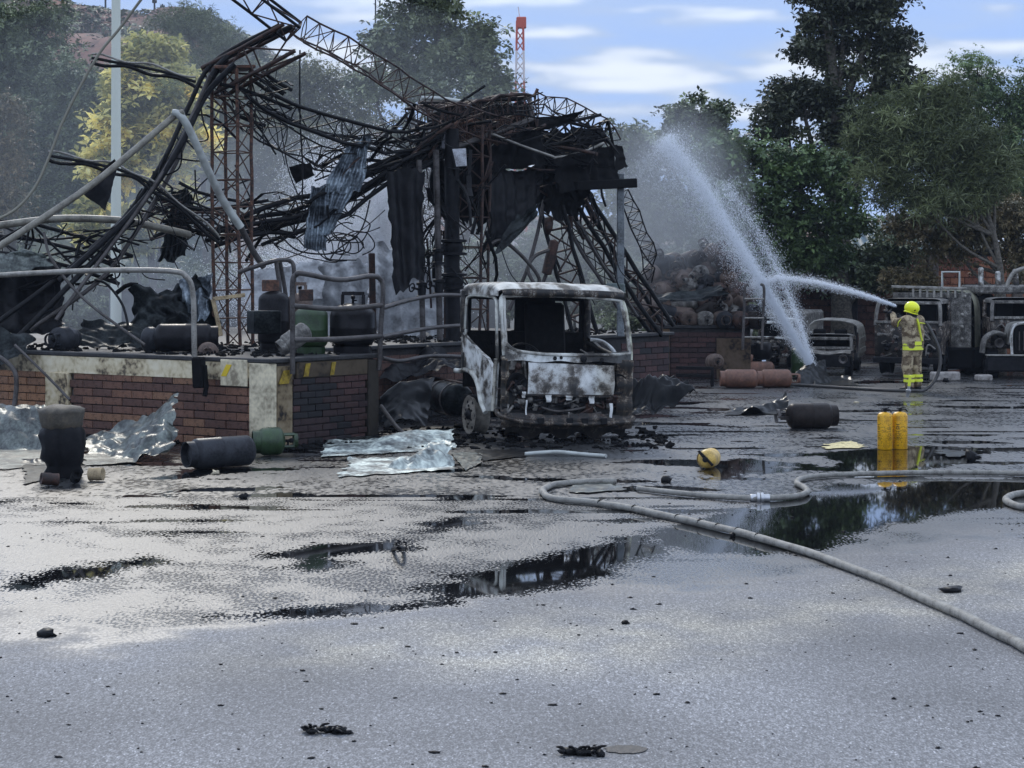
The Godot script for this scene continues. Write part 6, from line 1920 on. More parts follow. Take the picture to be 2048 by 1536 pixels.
func build_far_vehicles() -> void:
	# the big burnt lorry behind the firefighter
	var o := P(1815, 757, 45.0)
	o.y = 0
	var t := thing("burnt_lorry", "burnt lorry with an ash-grey box body behind the firefighter", "lorry", o, deg_to_rad(-22))
	cab_shell(t, 1.5, 0.35, 1.12, 1.68, 1.3, 0.2, M.grey_ash)
	t.position.y = 0.08
	var mb := MB.new()
	mb.grid(26, 8, func(u: float, v: float) -> Vector3:
		var a := PI * (1.0 - u)
		return Vector3(0.3 + 0.98 * signf(cos(a)) * pow(absf(cos(a)), 0.3), 0.55 + 1.3 * pow(absf(sin(a)), 0.28), lerpf(-1.35, -4.6, v)), func(u: float, v: float) -> Color: return Color(0.75, 0.74, 0.66).lerp(Color(0.35, 0.34, 0.3), v * 0.6))
	put("body_shell", mb, mat("scorched box body", L(0.36, 0.35, 0.27), 0.8, 0.0, T.grime, 0.5, 0.2, true), t)
	mb = MB.new()
	mb.box(Transform3D(Basis(), Vector3(0.3, 1.15, -1.36)), Vector3(1.8, 1.3, 0.05), 0.01)
	put("body_front", mb, M.grey_ash, t)
	var rack: Material = M.rail_pale
	mb = MB.new()
	mb.bar(Vector3(-0.6, 1.94, -1.2), Vector3(1.12, 1.9, -1.2), 0.05, 0.06, Vector3.UP, 0.01)
	put("rack_bar", mb, rack, t)
	for i in 8:
		mb = MB.new()
		mb.box(Transform3D(Basis(), Vector3(-0.1 + i * 0.16, 1.81, -1.21)), Vector3(0.05, 0.24, 0.03), 0.006)
		put("rack_slat", mb, rack, t)
	mb = MB.new()
	mb.tube(PackedVector3Array([Vector3(0.55, 1.9, -1.3), Vector3(0.55, 2.28, -1.3), Vector3(0.94, 2.28, -1.3), Vector3(0.94, 1.9, -1.3)]), 0.03, 6)
	put("rack_hoop", mb, M.white_pipe, t)
	for q in [[1.0, 1.3], [1.0, 1.02], [1.0, 0.74], [1.06, 1.72]]:
		mb = MB.new()
		mb.lathe(axis(Vector3(0.2, 0, 1), Vector3(q[0], q[1], -1.3)), PackedVector2Array([Vector2(0.001, 0.03), Vector2(0.035, 0.025), Vector2(0.045, 0.0)]), 12)
		put("marker_lamp", mb, M.rail_pale, t)
	for q in [[-0.45, 0.62], [0.45, 0.62], [0.0, 0.55]]:
		mb = MB.new()
		mb.lathe(axis(Vector3(0, 0, 1), Vector3(q[0], q[1], 0.03)), PackedVector2Array([Vector2(0.02, 0.0), Vector2(0.06, 0.02), Vector2(0.08, 0.04), Vector2(0.085, 0.0)]), 12)
		put("headlamp_hollow", mb, M.char, t)
	mb = MB.new()
	mb.bar(Vector3(-0.76, 0.3, 0.08), Vector3(0.8, 0.28, 0.08), 0.12, 0.14, Vector3.UP, 0.02)
	put("bumper", mb, M.char, t)
	for x in [-0.6, 0.62]:
		wheel(t, Vector3(x, 0.28, -0.7), 0.34, 0.24, M.char, signf(x))
		wheel(t, Vector3(x + 0.3, 0.28, -3.6), 0.34, 0.24, M.char, signf(x))
	mb = MB.new()
	mb.box(Transform3D(Basis(), Vector3(0.95, 0.3, -2.0)), Vector3(0.7, 0.5, 1.6), 0.05)
	put("under_locker", mb, M.char_matt, t)
	# the small burnt pickup beside the jet
	o = P(1655, 757, 46.0)
	o.y = 0
	t = thing("burnt_pickup", "small ash-white burnt pickup right of the water jet's foot", "pickup", o, deg_to_rad(-14))
	cab_shell(t, 1.12, 0.25, 0.58, 0.92, 1.1, 0.3, M.grey_ash)
	t.scale = Vector3.ONE * 1.0
	mb = MB.new()
	mb.grid(10, 6, func(u: float, v: float) -> Vector3: return Vector3(lerpf(-0.56, 0.56, u), 0.56 - 0.06 * v * v + 0.02 * sin(u * 9.0), lerpf(0.0, 0.55, v)), func(u: float, v: float) -> Color: return Color(0.9, 0.9, 0.9))
	put("hood", mb, M.grey_ash, t)
	mb = MB.new()
	mb.box(Transform3D(Basis(), Vector3(0, 0.34, 0.52)), Vector3(1.1, 0.28, 0.08), 0.02)
	put("grille_panel", mb, M.char, t)
	for s in [-1.0, 1.0]:
		mb = MB.new()
		mb.lathe(axis(Vector3(0, 0, 1), Vector3(s * 0.4, 0.38, 0.57)), PackedVector2Array([Vector2(0.02, -0.02), Vector2(0.08, 0.0), Vector2(0.1, 0.02), Vector2(0.11, 0.0)]), 10)
		put("headlamp_hollow", mb, M.rail, t)
		wheel(t, Vector3(s * 0.5, 0.2, 0.2), 0.24, 0.16, M.char, s)
		wheel(t, Vector3(s * 0.5, 0.2, -2.2), 0.24, 0.16, M.char, s)
	for i in 5:
		mb = MB.new()
		mb.tube(smooth([Vector3(0.62, 0.35, -1.2 - i * 0.4), Vector3(0.64, 0.9, -1.2 - i * 0.4), Vector3(0.5, 1.14, -1.2 - i * 0.4), Vector3(0.0, 1.22, -1.2 - i * 0.4), Vector3(-0.5, 1.12, -1.2 - i * 0.4), Vector3(-0.6, 0.35, -1.2 - i * 0.4)], 4), 0.025, 6)
		put("canopy_hoop", mb, M.rail_pale, t)
	for q in [[0.66, 0.5], [0.66, 0.75], [0.6, 1.0]]:
		mb = MB.new()
		mb.bar(Vector3(q[0], q[1], -1.1), Vector3(q[0], q[1], -2.9), 0.03, 0.12, Vector3.UP, 0.006)
		put("side_board", mb, M.rail_pale, t)
	# the pale van half hidden by spray
	o = P(1540, 757, 49.0)
	o.y = 0
	t = thing("burnt_van", "pale burnt van with a tall box, half hidden by the spray", "van", o, deg_to_rad(-22))
	cab_shell(t, 1.05, 0.3, 0.72, 1.22, 1.0, 0.25, M.ash)
	mb = MB.new()
	mb.box(Transform3D(Basis(), Vector3(0.1, 0.85, -1.9)), Vector3(1.2, 1.1, 1.7), 0.06)
	put("box_body", mb, M.grey_ash, t)
	for s in [-1.0, 1.0]:
		wheel(t, Vector3(s * 0.45, 0.22, -0.4), 0.24, 0.16, M.char, s)
		wheel(t, Vector3(s * 0.45, 0.22, -2.2), 0.24, 0.16, M.char, s)
	# the heavy bonneted lorry at the right edge
	o = P(2050, 757, 45.0)
	o.y = 0
	t = thing("burnt_bonneted_lorry", "burnt bonneted lorry with a heavy bumper at the right edge", "lorry", o, deg_to_rad(-4))
	cab_shell(t, 1.5, 0.7, 1.3, 1.78, 1.2, 0.22, M.grey_ash)
	mb = MB.new()
	mb.grid(18, 8, func(u: float, v: float) -> Vector3:
		var a := PI * (1.0 - u)
		return Vector3(0.48 * signf(cos(a)) * pow(absf(cos(a)), 0.4), 0.75 + 0.5 * pow(absf(sin(a)), 0.4), lerpf(-0.05, 0.95, v)), func(u: float, v: float) -> Color: return Color(0.35, 0.34, 0.32).lerp(Color(1.2, 1.2, 1.2), smoothstep(0.75, 1.0, v)))
	put("hood", mb, M.ash, t)
	mb = MB.new()
	mb.box(Transform3D(Basis(), Vector3(0, 0.86, 0.92)), Vector3(0.84, 0.62, 0.06), 0.02)
	put("grille_panel", mb, M.char_matt, t)
	for i in 7:
		mb = MB.new()
		mb.box(Transform3D(Basis(), Vector3(-0.3 + 0.1 * i, 0.84, 0.965)), Vector3(0.025, 0.42, 0.02), 0.005)
		put("grille_bar", mb, M.rail, t)
	mb = MB.new()
	mb.tube(smooth([Vector3(-0.46, 0.55, 0.97), Vector3(-0.47, 1.0, 0.97), Vector3(-0.36, 1.2, 0.97), Vector3(0, 1.24, 0.97), Vector3(0.36, 1.2, 0.97), Vector3(0.47, 1.0, 0.97), Vector3(0.46, 0.55, 0.97)], 4), 0.03, 7)
	put("grille_surround", mb, M.ash, t)
	mb = MB.new()
	mb.box(Transform3D(Basis(), Vector3(0.0, 0.34, 1.1)), Vector3(2.1, 0.34, 0.16), 0.03)
	put("bumper", mb, M.char, t)
	mb = MB.new()
	mb.bar(Vector3(-1.05, 0.53, 1.1), Vector3(1.05, 0.53, 1.1), 0.2, 0.03, Vector3.UP, 0.008)
	put("bumper_top", mb, M.rail_pale, t)
	for s in [-1.0, 1.0]:
		mb = MB.new()
		mb.lathe(axis(Vector3(0, 0, 1), Vector3(s * 0.7, 0.78, 0.75)), PackedVector2Array([Vector2(0.02, -0.06), Vector2(0.08, 0.0), Vector2(0.1, 0.02), Vector2(0.11, 0.0), Vector2(0.08, -0.1), Vector2(0.0, -0.14)]), 14)
		put("headlamp", mb, M.rail, t)
		mb = MB.new()
		mb.tube(smooth([Vector3(s * 0.52, 0.95, 0.3), Vector3(s * 0.75, 1.0, 0.3), Vector3(s * 0.95, 0.85, 0.3), Vector3(s * 1.0, 0.55, 0.3)], 4), 0.22, 8, true, 0.25)
		put("mudguard", mb, M.grey_ash, t)
		wheel(t, Vector3(s * 0.8, 0.3, 0.25), 0.38, 0.24, M.char, s)
		wheel(t, Vector3(s * 0.75, 0.3, -3.0), 0.38, 0.3, M.char, s)
	mb = MB.new()
	mb.box(Transform3D(Basis(), Vector3(0.4, 1.95, -2.4)), Vector3(2.6, 0.2, 2.2), 0.04)
	mb.box(Transform3D(Basis(), Vector3(0.4, 0.75, -2.5)), Vector3(2.2, 0.3, 3.4), 0.04)
	put("load_bed", mb, M.grey_ash, t)
	for i in 6:
		mb = MB.new()
		mb.box(Transform3D(Basis.from_euler(Vector3(0, 0, rng.randf_range(-0.1, 0.1))), Vector3(-0.75 + 0.4 * i, 2.1 + rng.randf() * 0.12, -1.4)), Vector3(0.12, 0.5, 0.12), 0.03)
		put("stake", mb, M.ash, t)
	mb = MB.new()
	mb.tube(smooth([Vector3(-0.2, 1.95, -1.35), Vector3(0.0, 2.35, -1.35), Vector3(0.5, 2.48, -1.35), Vector3(1.2, 2.45, -1.35)], 5), 0.05, 8)
	put("hoop", mb, M.rail_pale, t)
	# tall dark tank between the two lorries
	o = P(1950, 757, 47.0)
	o.y = 0
	t = thing("burnt_tank", "dark upright tank with round pale lids between the two big lorries", "tank", o)
	mb = MB.new()
	mb.box(Transform3D(Basis(), Vector3(0, 0.95, 0)), Vector3(0.75, 1.9, 0.9), 0.12)
	put("body", mb, M.char, t)
	for q in [[-0.08, 1.2, 0.13], [0.0, 1.88, 0.08]]:
		mb = MB.new()
		mb.lathe(axis(Vector3(0, 0, 1), Vector3(q[0], q[1], 0.45)), PackedVector2Array([Vector2(0.001, 0.05), Vector2(q[2] * 0.8, 0.04), Vector2(q[2], 0.0)]), 14)
		put("lid", mb, M.grey_ash, t)
	# concrete kerb blocks
	for q in [["pale concrete block behind the firefighter's hose", 1890, 0.62, 0.2], ["small broken concrete lump at the right, before the bonneted lorry", 1967, 0.34, 0.14]]:
		mb = MB.new()
		mb.box(Transform3D(Basis.from_euler(Vector3(0, 0.15, 0)), Vector3(0, q[3] * 0.5, 0)), Vector3(q[2], q[3], 0.25), 0.03)
		tag(put("concrete_block", mb, mat("pale concrete", L(0.36, 0.33, 0.3), 0.9, 0.0, T.grime, 2.0, 0.4), null, Transform3D(Basis(), G(q[1], 762))), q[0], "concrete block")


# ---------------------------------------------------------------- the firefighter

func body_mesh(bones: Array, cell: float, k: float, tint: Callable) -> MB:
	# one continuous skin round tapered bones [a, b, ra, rb]: smooth-min field, meshed as surface nets
	var sum := {}
	for q in bones:
		var a: Vector3 = q[0]
		var b: Vector3 = q[1]
		var ra: float = q[2]
		var rb: float = q[3]
		var pad := maxf(ra, rb) + cell * 3.0
		var lo := ((a.min(b) - Vector3.ONE * pad) / cell).floor()
		var hi := ((a.max(b) + Vector3.ONE * pad) / cell).ceil()
		var ab := b - a
		var l2 := maxf(ab.length_squared(), 1e-9)
		for x in range(int(lo.x), int(hi.x) + 1):
			for y in range(int(lo.y), int(hi.y) + 1):
				for z in range(int(lo.z), int(hi.z) + 1):
					var p := Vector3(x, y, z) * cell
					var t := clampf((p - a).dot(ab) / l2, 0.0, 1.0)
					var d := (p - a - ab * t).length() - lerpf(ra, rb, t)
					if d < cell * 4.0:
						var key := Vector3i(x, y, z)
						sum[key] = sum.get(key, 0.0) + exp(-k * d)
	var field := {}
	for key in sum:
		field[key] = -log(sum[key]) / k
	var mb := MB.new()
	var index := {}
	var far := cell * 3.0
	for key: Vector3i in field:
		var v := []
		var neg := 0
		for i in 8:
			var d: float = field.get(key + Vector3i(i & 1, (i >> 1) & 1, i >> 2), far)
			v.append(d)
			neg += 1 if d < 0.0 else 0
		if neg == 0 or neg == 8:
			continue
		var s := Vector3.ZERO
		var n := 0
		for e in [[0, 1], [2, 3], [4, 5], [6, 7], [0, 2], [1, 3], [4, 6], [5, 7], [0, 4], [1, 5], [2, 6], [3, 7]]:
			var d0: float = v[e[0]]
			var d1: float = v[e[1]]
			if (d0 < 0.0) != (d1 < 0.0):
				var p0 := Vector3(e[0] & 1, (e[0] >> 1) & 1, e[0] >> 2)
				var p1 := Vector3(e[1] & 1, (e[1] >> 1) & 1, e[1] >> 2)
				s += p0.lerp(p1, d0 / (d0 - d1))
				n += 1
		var g := Vector3(v[1] + v[3] + v[5] + v[7] - v[0] - v[2] - v[4] - v[6], v[2] + v[3] + v[6] + v[7] - v[0] - v[1] - v[4] - v[5], v[4] + v[5] + v[6] + v[7] - v[0] - v[1] - v[2] - v[3])
		var p := (Vector3(key) + s / n) * cell
		mb.col = tint.call(p)
		index[key] = mb.vert(p, g.normalized() if g.length_squared() > 1e-12 else Vector3.UP)
	var ax := [Vector3i(1, 0, 0), Vector3i(0, 1, 0), Vector3i(0, 0, 1)]
	for key: Vector3i in index:
		for i in 3:
			var d0: float = field.get(key, far)
			var d1: float = field.get(key + ax[i], far)
			if (d0 < 0.0) == (d1 < 0.0):
				continue
			var u: Vector3i = ax[(i + 1) % 3]
			var w: Vector3i = ax[(i + 2) % 3]
			if index.has(key - u) and index.has(key - w) and index.has(key - u - w):
				mb.tri(index[key], index[key - u], index[key - u - w])
				mb.tri(index[key], index[key - u - w], index[key - w])
	return mb


func build_firefighter() -> void:
	var man := thing("person", "firefighter in mottled kit and yellow helmet aiming a hose, back turned", "person", G(1826, 783), deg_to_rad(35))
	var hipl := Vector3(-0.1, 0.93, 0)
	var hipr := Vector3(0.1, 0.93, 0)
	var kneel := Vector3(-0.13, 0.5, -0.04)
	var kneer := Vector3(0.11, 0.5, -0.03)
	var ankl := Vector3(-0.15, 0.1, 0.04)
	var ankr := Vector3(0.12, 0.1, 0.0)
	var shl := Vector3(-0.185, 1.4, 0)
	var shr := Vector3(0.185, 1.4, -0.01)
	var ell := Vector3(-0.27, 1.35, -0.22)
	var elr := Vector3(0.3, 1.22, -0.2)
	var hal := Vector3(-0.1, 1.55, -0.46)
	var har := Vector3(0.02, 1.46, -0.4)
	var neck := Vector3(0, 1.47, -0.03)
	var head := Vector3(0, 1.6, -0.06)
	var skin := func(_p: Vector3) -> Color: return Color.WHITE
	var body := [
		[hipl, kneel, 0.085, 0.058], [kneel, ankl, 0.055, 0.04], [hipr, kneer, 0.085, 0.058], [kneer, ankr, 0.055, 0.04],
		[ankl, ankl + Vector3(-0.06, -0.05, -0.14), 0.04, 0.03], [ankr, ankr + Vector3(0.02, -0.05, -0.15), 0.04, 0.03],
		[hipl, hipr, 0.1, 0.1], [Vector3(-0.07, 1.0, 0), Vector3(-0.1, 1.32, 0), 0.09, 0.1], [Vector3(0.07, 1.0, 0), Vector3(0.1, 1.32, 0), 0.09, 0.1],
		[shl, shr, 0.07, 0.07], [shl, ell, 0.052, 0.04], [ell, hal, 0.04, 0.028], [shr, elr, 0.052, 0.04], [elr, har, 0.04, 0.028],
		[neck - Vector3(0, 0.05, 0), head - Vector3(0, 0.06, 0), 0.055, 0.055], [head, head + Vector3(0, 0.06, 0.01), 0.085, 0.085], [head + Vector3(0, -0.05, -0.04), head + Vector3(0, -0.07, -0.06), 0.055, 0.045],
		[head + Vector3(0, 0.0, -0.085), head + Vector3(0, -0.025, -0.105), 0.012, 0.016], [head + Vector3(-0.085, 0, 0.01), head + Vector3(-0.09, -0.03, 0.01), 0.014, 0.012], [head + Vector3(0.085, 0, 0.01), head + Vector3(0.09, -0.03, 0.01), 0.014, 0.012]]
	put("body", body_mesh(body, 0.016, 70.0, skin), M.skin, man)
	# eyes and mouth on the side that looks at the fire
	for q in [[-0.033, 0.02], [0.033, 0.02]]:
		var mb := MB.new()
		mb.blob(head + Vector3(q[0], q[1], -0.087), Vector3(0.013, 0.009, 0.008), 3, 0.0)
		put("eye", mb, M.rubber, man)
	var m2 := MB.new()
	m2.blob(head + Vector3(0, -0.055, -0.1), Vector3(0.024, 0.006, 0.01), 3, 0.0)
	put("mouth", m2, mat("lips", L(0.2, 0.07, 0.06), 0.5), man)
	# gloved hands closed round the branch pipe: palm, four fingers of two bones, thumb from the side
	var pipe_dir := Vector3(-0.12, 0.3, -0.9).normalized()
	var side := pipe_dir.cross(Vector3.UP).normalized()
	var upv := side.cross(pipe_dir)
	for h in [[hal, ell, -1.0], [har, elr, 1.0]]:
		var c: Vector3 = h[0]
		var s: float = h[2]
		var bones := [[c - pipe_dir * 0.035 + side * s * 0.045, c + pipe_dir * 0.035 + side * s * 0.045, 0.026, 0.024], [c + side * s * 0.05, c + (h[1] - c).normalized() * 0.09, 0.03, 0.034]]
		for f in 4:
			var o: Vector3 = c + pipe_dir * (0.038 - 0.025 * f)
			var len: float = [0.9, 1.05, 1.0, 0.8][f]
			bones.append([o + side * s * 0.05, o - upv * 0.048 * len + side * s * 0.022, 0.011, 0.01])
			bones.append([o - upv * 0.048 * len + side * s * 0.022, o - upv * 0.036 * len - side * s * 0.032, 0.01, 0.009])
		bones.append([c + pipe_dir * 0.03 + side * s * 0.05 + upv * 0.015, c + pipe_dir * 0.045 + upv * 0.05 + side * s * 0.02, 0.013, 0.011])
		bones.append([c + pipe_dir * 0.045 + upv * 0.05 + side * s * 0.02, c + pipe_dir * 0.06 + upv * 0.046 - side * s * 0.015, 0.011, 0.009])
		put("glove", body_mesh(bones, 0.007, 160.0, skin), M.rubber, man)
	# kit: trousers and jacket a hand wider than the body, with bands and braces
	var bands := func(p: Vector3) -> Color: return Color.WHITE
	var trousers := [
		[hipl + Vector3(0, 0.02, 0), kneel, 0.128, 0.102], [kneel, ankl + Vector3(0, 0.05, 0), 0.098, 0.09], [hipr + Vector3(0, 0.02, 0), kneer, 0.128, 0.102], [kneer, ankr + Vector3(0, 0.05, 0), 0.098, 0.09], [hipl + Vector3(0, 0.07, 0), hipr + Vector3(0, 0.07, 0), 0.14, 0.14],
		[kneel + Vector3(0.03, 0.06, 0.05), kneel + Vector3(-0.04, 0.1, 0.04), 0.06, 0.05], [kneer + Vector3(0.03, -0.1, 0.04), kneer + Vector3(-0.03, -0.06, 0.04), 0.062, 0.05]]
	put("trousers", body_mesh(trousers, 0.017, 60.0, bands), M.camo, man)
	var jacket := [
		[Vector3(-0.09, 0.9, 0), Vector3(-0.11, 1.15, 0), 0.145, 0.135], [Vector3(0.09, 0.9, 0), Vector3(0.11, 1.15, 0), 0.145, 0.135], [Vector3(-0.11, 1.15, 0), Vector3(-0.12, 1.35, 0), 0.135, 0.125], [Vector3(0.11, 1.15, 0), Vector3(0.12, 1.35, 0), 0.135, 0.125],
		[shl, shr, 0.1, 0.1], [shl + Vector3(0.02, 0, 0), ell, 0.1, 0.075], [ell, hal.lerp(ell, 0.2), 0.075, 0.058], [shr - Vector3(0.02, 0, 0), elr, 0.1, 0.075], [elr, har.lerp(elr, 0.2), 0.075, 0.058], [neck + Vector3(0, -0.02, 0), neck + Vector3(0, 0.04, 0.0), 0.08, 0.075]]
	put("jacket", body_mesh(jacket, 0.017, 60.0, bands), M.camo, man)
	for y in [0.955, 0.86]:
		var mb := MB.new()
		var loop := PackedVector3Array()
		for i in 25:
			var a := TAU * i / 24.0
			loop.append(Vector3(cos(a) * 0.243, y, sin(a) * 0.158))
		for i in 24:
			mb.quad(loop[i] - Vector3(0, 0.038, 0), loop[i + 1] - Vector3(0, 0.038, 0), loop[i + 1] + Vector3(0, 0.038, 0), loop[i] + Vector3(0, 0.038, 0), Vector3(0, y, 0))
			mb.quad(loop[i] - Vector3(0, 0.038, 0), loop[i + 1] - Vector3(0, 0.038, 0), Vector3(loop[i + 1].x * 0.9, y - 0.038, loop[i + 1].z * 0.9), Vector3(loop[i].x * 0.9, y - 0.038, loop[i].z * 0.9), Vector3(0, y, 0))
		put("waist_band", mb, M.hivis, man)
	for q in [[ankl, 0.22], [ankl, 0.31], [ankr, 0.22], [ankr, 0.31]]:
		var mb := MB.new()
		var c: Vector3 = q[0]
		c.y = q[1]
		mb.lathe(Transform3D(Basis(), c), PackedVector2Array([Vector2(0.09, -0.028), Vector2(0.109, -0.026), Vector2(0.111, 0.0), Vector2(0.109, 0.026), Vector2(0.09, 0.028)]), 18)
		put("ankle_band", mb, M.hivis, man)
	for q in [[[Vector3(0.0, 1.44, 0.105), Vector3(0.02, 1.3, 0.135), Vector3(0.05, 1.15, 0.142), Vector3(0.09, 1.0, 0.148)], 0.034], [[Vector3(0.03, 1.36, 0.13), Vector3(0.13, 1.35, 0.122), Vector3(0.21, 1.34, 0.08)], 0.04], [[Vector3(-0.26, 1.44, -0.06), Vector3(-0.3, 1.37, -0.1), Vector3(-0.28, 1.29, -0.14)], 0.03]]:
		var mb := MB.new()
		mb.tube(smooth(q[0], 5), q[1], 8, true, 0.3)
		put("reflective_strip", mb, M.hivis, man)
	for q in [[ankl, Vector3(-0.09, 0, -0.13)], [ankr, Vector3(0.03, 0, -0.15)]]:
		var a: Vector3 = q[0]
		put("boot", body_mesh([[a + Vector3(0, 0.08, 0), a + Vector3(0, -0.04, 0.01), 0.068, 0.058], [a + Vector3(0, -0.05, 0.03), a + q[1] + Vector3(0, -0.06, 0), 0.05, 0.042]], 0.014, 80.0, skin), M.rubber, man)
	# helmet with rim, ear guards, crest and vents
	var hx := Transform3D(Basis.from_euler(Vector3(0.12, 0.1, -0.12)), head + Vector3(0, 0.04, 0.01))
	var mb := MB.new()
	mb.grid(24, 14, func(u: float, v: float) -> Vector3:
		var a := TAU * u
		var b := lerpf(-0.62, PI / 2, v)
		var s := sin(a)
		return hx * Vector3(cos(a) * cos(b) * 0.14, sin(b) * 0.135 + 0.01, s * cos(b) * (0.165 if s > 0.0 else 0.15) + 0.012))
	put("helmet", mb, M.helmet, man)
	mb = MB.new()
	var rimp := PackedVector3Array()
	for i in 25:
		var a := TAU * i / 24.0
		rimp.append(hx * Vector3(cos(a) * 0.122, -0.075 - 0.02 * maxf(sin(a), 0.0), sin(a) * 0.14 + 0.012))
	mb.tube(rimp, 0.012, 7, false)
	put("helmet_rim", mb, M.helmet, man)
	for q in [[0.07, 0.0, 0.5], [-0.05, -0.02, 0.4]]:
		mb = MB.new()
		mb.bar(hx * Vector3(q[0] - 0.03, -0.035, 0.145), hx * Vector3(q[0] + 0.03, 0.0, 0.15), 0.03, 0.02, Vector3.UP, 0.006)
		put("helmet_vent", mb, M.rubber, man)
	mb = MB.new()
	mb.grid(14, 5, func(u: float, v: float) -> Vector3:
		var a := lerpf(0.1, PI - 0.1, u)
		return hx * Vector3(cos(a) * lerpf(0.125, 0.14, v), lerpf(-0.07, -0.19, v), sin(a) * lerpf(0.15, 0.15, v)))
	put("neck_curtain", mb, M.rubber, man)
	# what he holds and the hose that feeds it
	var branch := thing("hose_branch", "black hose nozzle held up by the firefighter", "nozzle", man.transform * (har - pipe_dir * 0.1))
	var tip := man.transform.basis * pipe_dir
	mb = MB.new()
	mb.lathe(axis(tip), PackedVector2Array([Vector2(0, 0), Vector2(0.03, 0), Vector2(0.028, 0.12), Vector2(0.034, 0.2), Vector2(0.022, 0.24), Vector2(0.02, 0.36), Vector2(0.03, 0.4), Vector2(0.034, 0.48), Vector2(0.02, 0.49)]), 12)
	put("barrel", mb, M.rubber, branch)
	mb = MB.new()
	mb.tube(PackedVector3Array([tip * 0.2, tip * 0.2 + Vector3(0, -0.12, 0.02)]), 0.018, 7)
	put("grip", mb, M.rubber, branch)
	var f := man.position
	var hs := branch.position
	rod("fire_hose", "dark hose looping behind the firefighter from nozzle to ground", "hose", [hs, hs - tip * 0.25 + Vector3(0.03, -0.02, 0), f + Vector3(0.26, 1.36, -0.12), f + Vector3(0.42, 1.08, -0.05), f + Vector3(0.52, 0.8, 0.0), f + Vector3(0.52, 0.5, 0.05), f + Vector3(0.4, 0.22, 0.12), f + Vector3(0.18, 0.04, 0.2), f + Vector3(-0.05, 0.035, 0.3), f + Vector3(-0.5, 0.035, 0.2), f + Vector3(-1.2, 0.035, -0.6), f + Vector3(-2.0, 0.035, -1.6), f + Vector3(-2.6, 0.035, -2.0)], 0.033, mat("dark hose", L(0.06, 0.055, 0.05), 0.55, 0.0, T.grime, 2.0), "", 8)
	var knob := thing("hose_coupling", "short yellow and white hose coupling standing at the firefighter's feet", "coupling", G(1815, 793))
	mb = MB.new()
	mb.lathe(axis(Vector3(0.12, 1, 0.1)), PackedVector2Array([Vector2(0, 0), Vector2(0.035, 0.0), Vector2(0.035, 0.08), Vector2(0.05, 0.09), Vector2(0.05, 0.13), Vector2(0.03, 0.14), Vector2(0.028, 0.2), Vector2(0, 0.2)]), 12)
	put("base", mb, M.steel, knob)
	mb = MB.new()
	mb.lathe(axis(Vector3(0.12, 1, 0.1), Vector3(0.024, 0.2, 0.02)), PackedVector2Array([Vector2(0.028, 0), Vector2(0.03, 0.1), Vector2(0.024, 0.2), Vector2(0, 0.2)]), 10)
	put("sleeve", mb, M.hivis, knob)


# ---------------------------------------------------------------- things on the yard

